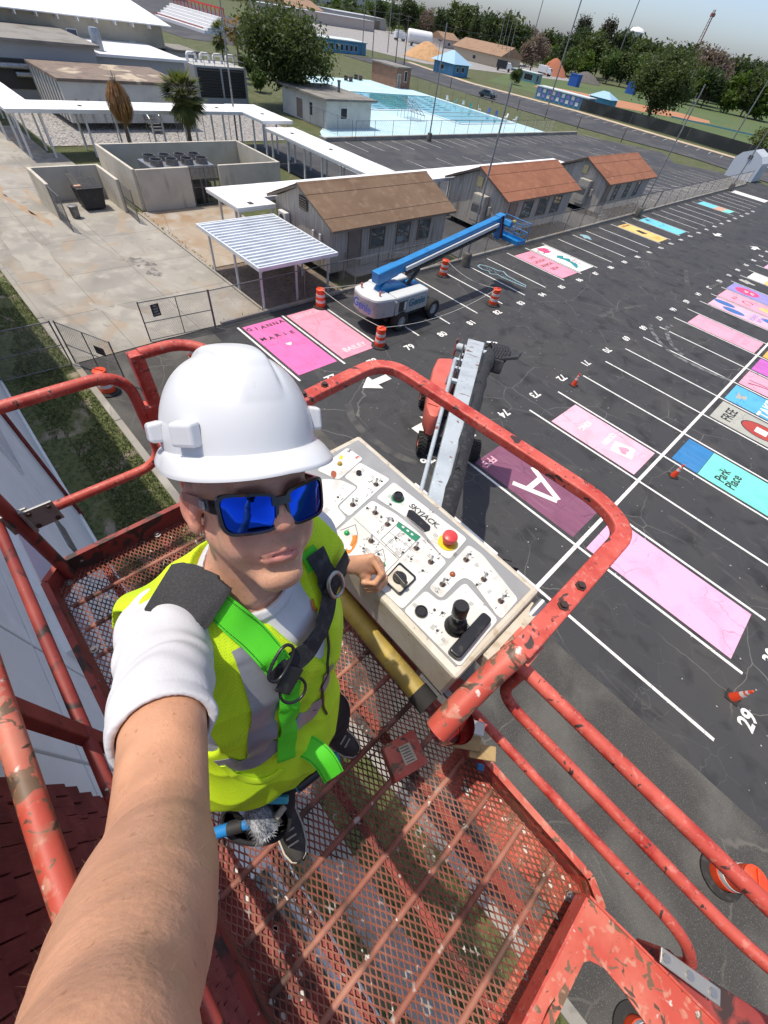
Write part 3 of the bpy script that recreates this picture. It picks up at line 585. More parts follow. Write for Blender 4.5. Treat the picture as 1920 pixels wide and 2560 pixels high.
mat('hatch_yellow', (0.52, 0.44, 0.22), .7)
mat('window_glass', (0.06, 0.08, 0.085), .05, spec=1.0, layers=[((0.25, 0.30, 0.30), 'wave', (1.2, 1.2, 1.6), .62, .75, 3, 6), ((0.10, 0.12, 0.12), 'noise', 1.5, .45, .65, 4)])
def portable(y0, y1, roofm, label, win, door, kind):
    t = thing('portable_classroom', label, 'cabin', (-25, (y0 + y1) / 2, 0), 0, 'portable classrooms behind the fence')
    XF, XB, RX, RZ, EZ = -21.95, -27.75, -24.85, 4.28, 2.92
    wy0, wy1 = y0 + .25, y1 - .25
    b = MB(); b.box(XB + .05, XF - .05, wy0 + .05, wy1 - .05, .42, EZ); b.extr([(XB + .05, wy0 + .05, EZ), (XF - .05, wy0 + .05, EZ), (RX, wy0 + .05, RZ - .1)], (0, wy1 - wy0 - .1, 0)); b.build('wall_core', 'siding', t)
    for i in range(5):
        y = wy0 + .6 + i * (wy1 - wy0 - 1.2) / 4
        for xp in (XF - .9, XB + .5): b = MB(); b.box(xp, xp + .4, y - .2, y + .2, -.05, .42); b.build('pier', 'vent_dark', t)
    # front boards
    n = round((wy1 - wy0) / .305)
    for i in range(n):
        a = wy0 + (wy1 - wy0) * i / n; c = wy0 + (wy1 - wy0) * (i + 1) / n; b = MB(); b.box(XF - .05, XF - .02 + random.uniform(0, .006), a + .009, c - .009, .40, EZ + .05); b.build('siding_board', 'siding', t)
    m = 19
    for i in range(m):
        a = XB + (XF - XB) * i / m; c = XB + (XF - XB) * (i + 1) / m; zz = lambda x: EZ + (RZ - EZ - .12) * (1 - abs(x - RX) / (RX - XB)) + .02
        b = MB(); b.extr([(a + .009, wy0 + .05, .40), (c - .009, wy0 + .05, .40), (c - .009, wy0 + .05, zz(c)), (a + .009, wy0 + .05, zz(a))], (0, -.028 - random.uniform(0, .006), 0)); b.build('siding_board', 'siding', t)
    # roof
    r = MB(); [r.extr([(xe, y0, 2.80), (xe, y0, 2.89), (RX, y0, RZ + .01), (RX, y0, RZ - .10)], (0, y1 - y0, 0)) for xe in (-21.35, -28.35)]; rf = r.build('roof', 'trim_brown', t)
    for sx_ in (1, -1):
        xe = -21.33 if sx_ > 0 else -28.37
        for j in range(4):
            f0, f1 = j / 4, (j + 1) / 4 - .006
            for k in range(2):
                g0 = y0 - .04 + (y1 - y0 + .08) * k / 2 + .004; g1_ = y0 - .04 + (y1 - y0 + .08) * (k + 1) / 2 - .004
                A = Vector((xe + (RX - xe) * f0, g0, 2.90 + (RZ + .02 - 2.90) * f0 + .012 * (j % 2))); B = Vector((xe + (RX - xe) * f1, g0, 2.90 + (RZ + .02 - 2.90) * f1 + .012 * (j % 2)))
                b = MB(); b.extr([A, B, B + Vector((0, 0, .035)), A + Vector((0, 0, .035))], (0, g1_ - g0, 0)); b.build('roof_sheet', roofm, rf)
    b = MB(); b.extr([(RX - .14, y0 - .05, RZ + .015), (RX + .14, y0 - .05, RZ + .015), (RX, y0 - .05, RZ + .10)], (0, y1 - y0 + .1, 0)); b.build('ridge_cap', roofm, rf)
    for (a, wz0, wz1, wl) in win:
        f = MB(); x = XF
        for (c0, c1, e0, e1) in ((a, a + wl, wz0 - .09, wz0), (a, a + wl, wz1, wz1 + .09), (a, a + .08, wz0 + .002, wz1 - .002), (a + wl - .08, a + wl, wz0 + .002, wz1 - .002), (a + .082, a + wl - .082, (wz0 + wz1) / 2 - .03, (wz0 + wz1) / 2 + .03)): f.box(x - .04, x + .05, c0, c1, e0, e1)
        fo = f.build('window', 'trim_brown', t)
        for (e0, e1) in ((wz0 + .002, (wz0 + wz1) / 2 - .032), ((wz0 + wz1) / 2 + .032, wz1 - .002)):
            b = MB(); b.box(x - .03, x + .012, a + .082, a + wl - .082, e0, e1); b.build('pane', 'window_glass', fo)
    if door:
        a, wd = door; b = MB(); b.box(XF - .03, XF + .03, a, a + wd, .55, 2.55); do = b.build('door', 'door_taupe', t, bevel=.01)
        for (c0, c1, e0, e1) in ((a - .09, a - .004, .5, 2.64), (a + wd + .004, a + wd + .09, .5, 2.64), (a - .002, a + wd + .002, 2.555, 2.64)): b = MB(); b.box(XF - .02, XF + .045, c0, c1, e0, e1); b.build('door_frame', 'trim_brown', do)
        b = MB(); b.ball((XF + .08, a + wd - .1, 1.5), .035, 8); b.build('handle', 'galv', do, smooth=60)
    if kind == 1:
        b = MB(); b.box(-26.9, -26.1, y0 - .15, y0 + .2, 1.75, 2.5); ac = b.build('air_conditioner', 'ac_white', t, bevel=.03)
        b = MB(); b.lathe([(.26, 0), (.26, .02)], (-26.5, y0 - .16, 2.12), 16, (0, -1, 0)); b.build('fan_grille', 'vent_dark', ac)
        b = MB(); b.box(-24.95, -24.15, y0 + .16, y0 + .22, 3.1, 3.75); v = b.build('gable_vent', 'vent_dark', t)
        for i in range(5): b = MB(); b.rbox((-24.55, y0 + .145, 3.16 + i * .13), (.78, .02, .09), ((1, 0, 0), (0, .8, .6), (0, -.6, .8))); b.build('vent_slat', 'trim_brown', v)
        for x in (-23.6, -22.9): b = MB(); b.box(x, x + .16, y0 + .1, y0 + .2, 2.0, 2.35); b.build('meter_box', 'ac_white', t, bevel=.01); b = MB(); b.tube([(x + .08, y0 + .15, .4), (x + .08, y0 + .15, 2.0)], .025, 6); b.build('conduit', 'galv', t)
    else:
        b = MB(); b.box(-24.6, -23.35, y0 - .45, y0 + .2, .75, 2.75); ac = b.build('air_conditioner', 'ac_beige', t, bevel=.03)
        for i in range(3): b = MB(); b.box(-24.5, -23.45, y0 - .465, y0 - .452, 1.0 + i * .58, 1.48 + i * .58); b.build('ac_panel', 'galv_old' if i == 1 else 'ac_beige', ac)
        b = MB(); b.box(-24.95, -24.4, y0 + .15, y0 + .21, 3.1, 3.75); b.build('gable_hatch', 'hatch_yellow', t)
        b = MB(); b.box(-23.2, -22.95, y0 + .05, y0 + .2, 1.5, 2.1); b.build('meter_box', 'ac_beige', t, bevel=.01)
    return t
portable(17.0, 28.25, 'roof_tan', 'cabin classroom with a tan brown roof beside the flat canopy', [(20.5, 1.45, 2.5, 1.35), (22.95, 1.4, 2.5, 1.3), (25.05, 1.4, 2.5, 1.25)], (18.75, .95), 1)
portable(34.8, 46.8, 'roof_rust', 'cabin classroom with a rust roof standing behind the blue lift basket', [(38.2, 1.35, 2.5, 1.6), (40.8, 1.35, 2.5, 1.5), (43.3, 1.35, 2.5, 1.4)], (36.2, 1.0), 2)
portable(52.9, 65.2, 'roof_rust', 'rust roofed cabin classroom farthest along the fence', [(56.0, 1.3, 2.6, 1.0), (58.9, 1.3, 2.6, 1.0), (61.6, 1.3, 2.6, 1.0)], (53.8, .95), 2)
# ramp landing and railing by the first cabin door
mat('deck_grey', (.30, .30, .29), .8)
rm = thing('entrance_ramp', 'grey metal ramp with baluster railings at the tan roofed cabin door', 'ramp', (-21.3, 19.6, 0))
b = MB(); b.box(-21.9, -20.75, 18.4, 21.2, .42, .5); b.build('landing', 'deck_grey', rm)
b = MB(); b.extr([(-21.9, 21.21, .42), (-21.9, 24.4, .02), (-21.9, 24.4, .06), (-21.9, 21.21, .5)], (1.15, 0, 0)); b.build('slope', 'deck_grey', rm)
for (xa, ya, za, xb, yb, zb_) in ((-20.78, 18.45, .5, -20.78, 21.2, .5), (-20.78, 21.2, .5, -20.78, 24.3, .06), (-21.88, 18.42, .5, -20.8, 18.42, .5)):
    b = MB(); A = Vector((xa, ya, za)); B = Vector((xb, yb, zb_)); h_ = Vector((0, 0, .95)); b.tube([A + h_, B + h_], .025, 6); b.tube([A + h_ * .12, B + h_ * .12], .018, 6)
    n = int((B - A).length / .16)
    for i in range(n + 1): c = A + (B - A) * (i / n); b.tube([c + h_ * .12, c + h_], .012, 5)
    for c in (A, B): b.tube([c - Vector((0, 0, c.z)), c + h_], .028, 6)
    b.build('railing', 'galv', rm)
for k, (yy, lb) in enumerate(((36.7, 'short grey stair with railing at the second cabin door'), (54.2, 'short grey stair with railing at the farthest cabin door'))):
    st = thing('cabin_stair', lb, 'stairs', (-21.3, yy, 0))
    for i in range(3): b = MB(); b.box(-21.9 + i * .35, -21.57 + i * .35, yy - .65, yy + .65, .34 - i * .17, .4 - i * .17); b.build('step', 'deck_grey', st)
    for s_ in (-.65, .65): b = MB(); b.tube([(-21.88, yy + s_, .02), (-21.88, yy + s_, 1.35), (-20.85, yy + s_, .9), (-20.85, yy + s_, .02)], .022, 6); b.build('railing', 'galv', st)
# ================================================================== flat canopy
mat('canopy_white', (0.66, 0.70, 0.74), .45, layers=[((0.55, 0.58, 0.62), 'noise', 1.2, .45, .7, 5)])
cn = thing('flat_canopy', 'pale ribbed metal canopy on thin posts beside the tan roofed cabin', 'canopy', (-23.3, 13.8, 0))
cx0, cx1, cy0, cy1 = -26.75, -20.1, 11.2, 16.4
for x in (-20.6, -23.25, -26.05):
    for y in (11.55, 13.8, 16.05):
        if y == 13.8 and x != -20.6: continue
        b = MB(); b.box(x - .05, x + .05, y - .05, y + .05, 0, 2.18); b.build('post', 'canopy_white', cn)
        if y != 13.8:
            s_ = 1 if y < 13 else -1; b = MB(); b.beam((x, y, 1.85), (x, y + .35 * s_, 2.17), .05, .05); b.build('knee_brace', 'canopy_white', cn)
for (a0, a1, b0, b1) in ((cx0, cx1, cy0, cy0 + .1), (cx0, cx1, cy1 - .1, cy1), (cx0, cx0 + .1, cy0 + .102, cy1 - .102), (cx1 - .1, cx1, cy0 + .102, cy1 - .102)): b = MB(); b.box(a0, a1, b0, b1, 2.18, 2.36); b.build('fascia', 'canopy_white', cn)
nr = 17
for i in range(nr):
    a = cx0 + .11 + (cx1 - cx0 - .22) * i / nr; c = cx0 + .11 + (cx1 - cx0 - .22) * (i + 1) / nr; wd = c - a
    b = MB(); b.extr([(a, cy0 + .11, 2.24), (c, cy0 + .11, 2.24), (c, cy0 + .11, 2.27), (c - wd * .25, cy0 + .11, 2.27), (c - wd * .32, cy0 + .11, 2.37), (c - wd * .68, cy0 + .11, 2.37), (c - wd * .75, cy0 + .11, 2.27), (a, cy0 + .11, 2.27)], (0, cy1 - cy0 - .22, 0)); b.build('roof_pan', 'canopy_white', cn)
# ================================================================== covered walkways
mat('walk_roof', (0.80, 0.80, 0.80), .5, layers=[((0.70, 0.69, 0.66), 'noise', .6, .5, .75, 6)])
mat('walk_stain', (0.30, 0.28, 0.25), .8, layers=[((0.78, 0.78, 0.77), 'noise', 3, .45, .55, 6, .5)])
mat('post_white', (0.70, 0.70, 0.69), .5)
def walkway(label, x0, x1, y0, y1, z, posts, ribs=1.2):
    t = thing('covered_walkway', label, 'walkway roof', ((x0 + x1) / 2, (y0 + y1) / 2, 0))
    along_x = (x1 - x0) > (y1 - y0); L = (x1 - x0) if along_x else (y1 - y0); n = max(2, int(L / ribs))
    for i in range(n):
        b = MB(); a0 = i / n; a1 = (i + 1) / n
        if along_x: b.box(x0 + L * a0, x0 + L * a1 - .012, y0, y1, z, z + .10 + .006 * (i % 2))
        else: b.box(x0, x1, y0 + L * a0, y0 + L * a1 - .012, z, z + .10 + .006 * (i % 2))
        b.build('roof_panel', 'walk_roof', t)
    b = MB(); b.box(x0 + .02, x1 - .02, y0 + .02, y1 - .02, z - .14, z - .003); b.build('soffit', 'walk_roof', t)
    for (x, y) in posts: b = MB(); b.box(x - .07, x + .07, y - .07, y + .07, -.05, z - .145); b.build('post', 'post_white', t)
    return t
walkway('white covered walkway roof passing behind the cabins', -31.4, -28.75, 14.3, 58, 2.55, [(x, y) for y in range(15, 58, 4) for x in (-31.1, -29.0)])
walkway('short wide white walkway roof at the end beside the canopy', -28.72, -27.35, 14.3, 17.0, 2.55, [(-27.55, 14.5), (-27.55, 16.8)])
walkway('white covered walkway roof stepping down from the courtyard to the cabins', -46.6, -31.45, 28.4, 31.7, 2.55, [(x, y) for x in (-46, -43.3, -40.6, -37.9, -35.2, -32.6) for y in (28.75, 31.4)])
walkway('white covered walkway roof joining the courtyard run to the lower one', -54.2, -46.9, 28.4, 31.9, 2.95, [(x, y) for x in (-52.0, -49.4, -47.2) for y in (28.8, 31.5)])
walkway('long white covered walkway roof along the gravel courtyard past the chiller walls', -53.9, -50.6, 8.3, 28.35, 2.95, [(x, y) for y in (8.8, 10.6, 13.8, 17, 20.2, 23.4, 26.4) for x in (-53.5, -51)])
walkway('white covered walkway roof running back towards the gymnasium', -78, -53.95, 8.3, 10.6, 2.95, [(x, y) for x in (-57, -61, -65, -70) for y in (8.6, 10.3)])
b = MB()
for (x, y) in ((-52, 14), (-52.2, 26.5), (-49.8, 30.2), (-44.2, 29.9), (-38.5, 30.2), (-27.9, 15.5)): b.box(x - .18, x + .18, y - .14, y + .14, 3.057 if x < -47.5 else 2.657, 3.09 if x < -47.5 else 2.69)
sk = b; 
for i, (x, y) in enumerate(((-52, 14), (-52.2, 26.5), (-49.8, 30.2), (-44.2, 29.9), (-38.5, 30.2), (-27.9, 15.5))):
    q = MB(); zt = 3.058 if x < -47 else 2.658; q.box(x - .18, x + .18, y - .14, y + .14, zt, zt + .03); tag(q.build('roof_vent', 'vent_dark'), ('small dark vent cap on the white roof over the courtyard run', 'small dark vent cap on the white roof over the courtyard run', 'small dark vent cap on the joining walkway roof', 'dark vent cap near the upper end of the stepping walkway roof', 'dark vent cap midway on the stepping walkway roof', 'dark vent cap on the short wide walkway roof')[i], 'vent', 'vent caps on the courtyard roof' if i < 2 else None)
# ================================================================== walled enclosures
mat('block_wall', (0.56, 0.52, 0.44), .9, layers=[((0.48, 0.445, 0.375), 'noise', .8, .42, .66, 6), ((0.25, 0.225, 0.19), 'noise', (1.5, 1.5, .4), .6, .78, 6)], bump=(.3, 40, .006))
mat('dump_black', (0.02, 0.021, 0.023), .55, layers=[((0.05, 0.045, 0.04), 'noise', 4, .55, .75, 5)])
en = thing('dumpster_enclosure', 'low beige block enclosure around the black dumpster', 'wall', (-39, 8.7, 0))
for nm, r_ in (('side_wall', (-40.6, -37.1, 6.45, 6.65)), ('side_wall', (-40.6, -37.1, 10.65, 10.85)), ('back_wall', (-40.8, -40.602, 6.45, 10.85))): b = MB(); b.box(*r_, 0, 1.9); o = b.build(nm, 'block_wall', en, bevel=.015)
for (xa, ya, xb, yb, lb) in ((-37.0, 6.5, -34.8, 6.5, 'open mesh gate leaf on the enclosure beside the grey bin'), (-37.0, 10.8, -34.9, 10.7, 'open mesh gate leaf on the enclosure side facing the chiller walls')): chain_link('enclosure_gate', lb, (xa, ya), (xb, yb), 1.85, 2.2, True, .09, .004, gate=True)
db = thing('dumpster', 'black steel dumpster with ribbed plastic lids, one propped open', 'dumpster', (-38.9, 9.1, 0))
b = MB(); b.extr([(-38.1, 8.45, .12), (-38.1, 9.75, .12), (-38.1, 9.95, 1.2), (-38.1, 8.3, 1.2)], (-1.3, 0, 0)); b.build('bin_body', 'dump_black', db, bevel=.02)
for i in range(4):
    y = 8.28 + i * .425; b = MB(); z0, z1 = 1.22, 1.5
    if i == 0: z0, z1 = 1.22, 1.75
    b.extr([(-38.05, y, z0), (-39.45, y, z1), (-39.45, y, z1 + .05), (-38.05, y, z0 + .05)], (0, .40, 0)); l = b.build('lid', 'dump_black', db)
    for k in range(3): c = MB(); c.extr([(-38.2, y + .07 + k * .11, z0 + .08), (-39.3, y + .07 + k * .11, z1 + .02), (-39.3, y + .07 + k * .11, z1 + .06), (-38.2, y + .07 + k * .11, z0 + .105)], (0, .05, 0)); c.build('lid_rib', 'dump_black', l)
b = MB(); b.box(-38.7, -38.2, 8.3, 8.7, 1.27, 1.42); tag(b.build('cardboard_box', 'art_skin_p'), 'tan cardboard box poking out under the dumpster lid', 'box')
b = MB(); b.lathe([(.24, 0), (.28, .6), (.31, .62), (.31, .68), (.2, .72)], (-37.2, 7.5, 0), 12); tag(b.build('waste_bin', 'galv_old', smooth=40), 'small round grey bin beside the open enclosure gate', 'bin')
ce = thing('chiller_enclosure', 'tall beige block walls around the eight-fan chiller', 'wall', (-39, 17, 0))
for nm, r_ in (('front_wall', (-37.05, -36.85, 12.05, 15.8)), ('side_wall', (-43.6, -37.055, 11.85, 12.05)), ('back_wall', (-43.6, -43.4, 12.055, 23.6)), ('front_wall', (-37.05, -36.85, 18.15, 23.4)), ('side_wall', (-43.395, -36.85, 23.405, 23.6))): b = MB(); b.box(*r_, 0, 2.4); b.build(nm, 'block_wall', ce, bevel=.015)
chain_link('enclosure_gate', 'double mesh gate in front of the eight-fan chiller', (-36.95, 15.9), (-36.95, 18.05), 2.3, 1.05, True, .1, .004, gate=True)
chl = thing('chiller', 'grey rooftop-style chiller with eight round fan stacks', 'chiller', (-38.3, 15.7, 0))
b = MB(); b.box(-39.6, -37.25, 13.3, 18.0, 1.55, 2.35); b.build('casing', 'galv', chl, bevel=.02)
for x in (-39.5, -37.35):
    for i in range(5): y = 13.4 + i * 1.12; b = MB(); b.box(x - .06, x + .06, y - .06, y + .06, 0, 1.55); b.build('leg', 'galv_old', chl)
b = MB(); b.box(-39.3, -37.6, 13.6, 17.7, .25, 1.2); b.build('compressor_pack', 'vent_dark', chl)
for i in range(4):
    for x in (-38.98, -37.85):
        c = (x, 13.95 + i * 1.13, 2.35); b = MB(); b.lathe([(.44, 0), (.42, .16), (.42, .34), (.38, .34), (.38, .1)], c, 18, caps=False); fs = b.build('fan_stack', 'galv_old', chl, smooth=40)
        b = MB(); b.lathe([(.38, .05), (.38, .09)], c, 18); b.lathe([(.1, .1), (.1, .18)], c, 8); b.build('fan', 'vent_dark', fs)
# ================================================================== red boom lift: basket, boom, chassis
mat('lift_red', (0.50, 0.075, 0.052), .5, layers=[((0.66, 0.13, 0.095), 'noise', 3.0, .45, .68, 5), ((0.40, 0.03, 0.02), 'noise', 11, .5, .7, 4), ((0.62, 0.30, 0.25), 'noise', 60, .56, .70, 3, 0, .45), ((0.055, 0.035, 0.03), 'noise', 17, .63, .655, 8, .8), ((0.045, 0.03, 0.028), 'noise', (70, 14, 14), .68, .71, 5, .5), ((.07, .04, .035), 'noise', 48, .675, .70, 3)], bump=(.12, 70, .002), spec=.5, rvar=(8, .4, .68))
mat('lift_red_worn', (0.50, 0.075, 0.048), .55, layers=[((0.62, 0.19, 0.13), 'noise', 4, .45, .66, 6), ((0.17, 0.10, 0.06), 'noise', 21, .575, .60, 9, .9), ((0.55, 0.28, 0.20), 'noise', 30, .58, .66, 6, .4, .7), ((.30, .16, .10), 'noise', 5, .56, .70, 8, 1.0, .7), ((0.09, 0.055, 0.035), 'noise', 16, .63, .65, 8, .9), ((0.66, 0.55, 0.50), 'noise', 26, .67, .72, 4)], bump=(.3, 30, .004))
mat('lift_red_dark', (0.25, 0.034, 0.028), .6, layers=[((0.36, 0.06, 0.045), 'noise', 5, .45, .68, 6), ((0.045, 0.024, 0.02), 'noise', 7, .54, .60, 8, 1), ((0.52, 0.48, 0.44), 'noise', 32, .70, .73, 4)], bump=(.3, 40, .003))
mat('mesh_red', (0.29, 0.105, 0.072), .7, layers=[((0.46, 0.215, 0.15), 'noise', 3, .47, .68, 6), ((0.10, 0.05, 0.035), 'noise', 7, .50, .62, 8), ((0.42, 0.37, 0.33), 'noise', 13, .635, .68, 6), ((0.62, 0.58, 0.53), 'noise', 30, .70, .72, 3)])
mat('boom_grey', (0.46, 0.51, 0.54), .5, layers=[((0.38, 0.42, 0.45), 'noise', 1.5, .45, .68, 6), ((0.20, 0.095, 0.05), 'noise', 2.6, .635, .65, 8, .8), ((0.62, 0.65, 0.66), 'noise', 22, .64, .72, 3), ((.22, .22, .21), 'noise', 9, .66, .70, 5)], bump=(.1, 30, .003))
mat('hose_black', (0.018, 0.017, 0.016), .62, layers=[((0.055, 0.05, 0.047), 'noise', (14, 14, 14), .5, .72, 6)], bump=(.6, 18, .02))
mat('machine_dark', (0.03, 0.03, 0.032), .6, layers=[((0.10, 0.095, 0.09), 'noise', 4, .55, .75, 6)])
mat('hood_red', (0.62, 0.135, 0.095), .5, layers=[((0.55, 0.10, 0.07), 'noise', 2, .45, .7, 5)], coat=.15)
mat('rubber', (0.022, 0.021, 0.02), .85, layers=[((0.06, 0.055, 0.05), 'noise', 6, .55, .75, 5)])
mat('steel', (0.48, 0.47, 0.45), .38, metal=.9)
mat('bolt_steel', (0.10, 0.07, 0.06), .5, metal=.7)
mat('plate_grey', (0.33, 0.335, 0.33), .5, metal=.55, layers=[((0.22, 0.22, 0.21), 'noise', 10, .5, .7, 5)])
ZF = 9.38
BL = thing('boom_lift', 'worn red boom lift with a mesh floored basket on a grey boom', 'boom lift', (-7.6, 12.3, 0))
def P3(name, mb, m, parent=BL, **k): return mb.build(name, m, parent, **k)
PX0, PX1, PY0, PY1 = -1.72, .88, -.42, .63
# expanded metal floor
b = MB(); lw, sw = .038, .0240; nx = int((PX1 - PX0) / (lw / 2)); ny = int((PY1 - PY0) / (sw / 2))
for j in range(ny):
    y = PY0 + (j + .5) * sw / 2; pts = []
    for i in range(nx + 1): pts.append((PX0 + i * lw / 2, y + (sw / 4 - .0012) * (1 if (i + j) % 2 else -1), ZF - .004 + random.uniform(-.0012, .0012)))
    b.tube(pts, .0033, 4)
tag(P3('mesh_floor', b, 'mesh_red'), kind='stuff')
for i in range(16):
    x = .088 + (i - 10) * .1625; b = MB(); b.tube([(x, PY0 + .02, ZF - .006), (x, PY1 - .02, ZF - .006)], .0125, 8); P3('floor_bar', b, 'mesh_red', smooth=50)
for y in (-.2, .115, .40): b = MB(); b.beam((PX0 + .02, y, ZF - .045), (PX1 - .02, y, ZF - .045), .035, .05); P3('floor_joist', b, 'lift_red_dark')
# solid floor plate with splattered paint at the wall side
b = MB(); b.prism([(-.55, -.415), (.86, -.415), (.86, -.30), (.25, -.245), (-.05, -.30), (-.55, -.33)], ZF - .022, ZF - .016); P3('floor_plate', b, 'lift_red_dark')
b = MB(); b.prism([(.20, .47), (.86, .49), (.86, .625), (.20, .625)], ZF - .022, ZF - .016); P3('floor_plate', b, 'lift_red_worn')
b = MB(); b.prism([(.80, -.29), (.865, -.29), (.865, .48), (.80, .48)], ZF - .024, ZF - .017); P3('floor_plate', b, 'lift_red_worn')
# toe boards
def toe(p, q, m, h=.115, lip=.028):
    b = MB(); b.beam((*p, ZF + h / 2 - .04), (*q, ZF + h / 2 - .04), .006, h + .08); b.beam((*p, ZF + h), (*q, ZF + h), lip, .006); P3('toe_board', b, m)
toe((-1.66, -.435), (.88, -.435), 'lift_red_dark'); toe((-1.66, .645), (.82, .645), 'lift_red_worn'); toe((-1.735, -.35), (-1.735, .62), 'lift_red_dark'); toe((.895, -.40), (.895, .60), 'lift_red_worn')
toe((-1.66, -.435), (-1.735, -.35), 'lift_red_dark'); toe((.82, .645), (.895, .60), 'lift_red_worn')
for (x, y) in ((-1.68, -.37), (-1.25, -.40), (-.9, -.40), (-1.70, .1), (.8, -.38), (.84, .57)):
    b = MB(); b.lathe([(.02, 0), (.02, .006), (.01, .006), (.01, .018)], (x, y, ZF + .002), 8); P3('bolt', b, 'steel')
R = .0200
def rail(pts, m='lift_red', r=R, fr=.09, name='guard_rail'):
    b = MB(); b.tube(fillet(pts, fr, 8), r, 14); return P3(name, b, m, smooth=50)
def post(x, y, z0, z1, w=.05, d=.05, m='lift_red'):
    b = MB(); b.box(x - w / 2, x + w / 2, y - d / 2, y + d / 2, z0, z1); return P3('post', b, m, bevel=.005)
# wall side
rail([(-1.72, -.41, 10.28), (-.3, -.44, 10.285), (.95, -.44, 10.285)], 'lift_red_worn', .027)
rail([(-1.72, -.40, 9.89), (-.5, -.445, 9.80), (.92, -.445, 9.80)], 'lift_red_dark', .021)
post(-.72, -.445, ZF - .03, 10.27, .06, .035, 'lift_red_dark'); post(.86, -.44, ZF - .03, 10.28)
# corner post with hinge, swing gate at the far end
b = MB(); b.tube([(-1.72, -.345, ZF - .03), (-1.72, -.345, 10.30)], .028, 12); P3('post', b, 'lift_red_dark', smooth=50)
gt = rail([(-1.715, -.29, 10.38), (-1.715, .29, 10.38), (-1.715, .29, 9.86), (-1.715, -.29, 9.86)], 'lift_red', .0225, .13, 'gate_frame')
b = MB(); b.beam((-1.715, -.335, 9.80), (-1.715, -.335, 9.92), .10, .012, (1, 0, 0)); b.beam((-1.695, -.25, 9.80), (-1.695, -.25, 9.92), .012, .11, (0, 1, 0)); b.tube([(-1.69, -.31, 9.79), (-1.69, -.31, 9.93)], .009, 8); hg = P3('hinge', b, 'plate_grey', bevel=.003)
for (dy, dz) in ((-.29, 9.82), (-.29, 9.90), (-.215, 9.82), (-.215, 9.90)):
    b = MB(); b.lathe([(.010, 0), (.010, .008)], (-1.688, dy, dz), 6, (1, 0, 0)); b.build('bolt', 'bolt_steel', hg)
post(-1.72, .355, ZF - .03, 10.44, .05, .055, 'lift_red')
b = MB()
for (a0, a1, c0, c1, e0, e1) in ((-1.75, -1.69, .30, .375, 10.06, 10.20),): b.box(a0, a1, c0, c1, e0, e1)
P3('latch_plate', b, 'lift_red', bevel=.006)
b = MB(); b.box(-1.66, -1.44, .275, .345, 10.10, 10.108); b.box(-1.66, -1.44, .275, .283, 10.05, 10.10); b.box(-1.66, -1.44, .337, .345, 10.05, 10.10); b.box(-1.448, -1.44, .284, .336, 10.05, 10.0985); b.box(-1.69, -1.66, .27, .35, 10.04, 10.12); P3('gate_latch', b, 'lift_red', bevel=.003)
b = MB(); b.tube([(-1.70, .355, 10.15), (-1.62, .40, 10.17), (-1.60, .42, 10.12)], .012, 8); P3('latch_pin', b, 'lift_red_dark', smooth=50)
rail([(-1.72, .37, 10.43), (-1.72, .55, 10.43), (-1.60, .66, 10.40), (-1.16, .68, 10.38)], 'lift_red', .0235, .10)
rail([(-1.66, .60, 10.40), (-1.70, .47, 10.25), (-1.71, .44, 9.95), (-1.71, .44, 9.5)], 'lift_red', .022, .08)
# front rail before the console, uprights
rail([(-1.15, .66, 10.36), (-.9, .66, 10.36)], 'lift_red', .021)
for x in (-1.12, -.55, .07): post(x, .645, ZF - .03, 10.25, .045, .045, 'lift_red_dark')
b = MB(); b.beam((-1.1, .525, 10.14), (.06, .512, 10.14), .055, .035); P3('console_rail', b, 'lift_red_worn', bevel=.004)
b = MB(); b.beam((-1.05, .485, 10.145), (.02, .475, 10.145), .02, .018); P3('trim_strip', b, 'galv')
b = MB(); b.tube([(-1.0, .465, 10.165), (.0, .455, 10.165)], .006, 8); P3('steel_rod', b, 'steel', smooth=50)
mat('yellow_worn', (0.50, 0.36, 0.07), .55, layers=[((0.30, 0.22, 0.06), 'noise', (9, 3, 9), .45, .65, 7, .6), ((0.10, 0.08, 0.035), 'noise', (20, 5, 20), .58, .7, 7, .8), ((0.6, 0.52, 0.3), 'noise', 40, .66, .75, 3)], bump=(.3, 50, .003))
b = MB(); b.tube([(-.85, .465, 10.07), (-.06, .432, 10.07)], .036, 16); yt = P3('tool_tube', b, 'yellow_worn', smooth=50)
b = MB(); b.tube([(-.062, .432, 10.07), (-.005, .430, 10.07)], .039, 16); b.build('end_cap', 'rubber', yt, smooth=50)
# rectangular guard hoop over the console
hp = fillet([(-1.05, .45, 10.40), (-1.12, .72, 10.42), (-1.16, 1.24, 10.42), (-.05, 1.30, 10.42), (.075, 1.24, 10.42), (.068, .66, 10.42), (.066, .60, 10.415)], .16, 8)
b = MB(); rs = []
for i, p in enumerate(hp):
    d = (hp[min(i + 1, len(hp) - 1)] - hp[max(i - 1, 0)]).normalized(); s_ = d.cross(Vector((0, 0, 1))).normalized()
    rs.append([p + s_ * .03 + Vector((0, 0, .02)), p - s_ * .03 + Vector((0, 0, .02)), p - s_ * .03 - Vector((0, 0, .02)), p + s_ * .03 - Vector((0, 0, .02))])
b.loft(rs); hoop = P3('console_guard', b, 'lift_red', bevel=.006)
for (x, y) in ((-1.125, .76), (-1.13, .87), (.074, .90), (.072, .80)):
    b = MB(); b.lathe([(.017, 0), (.017, .004), (.011, .004), (.011, .013)], (x, y, 10.44), 6); b.build('bolt', 'bolt_steel', hoop)
rail([(.066, .615, 10.405), (.055, .52, 10.375), (.05, .40, 10.33), (.05, .33, 10.29)], 'lift_red_worn', .033, .05)
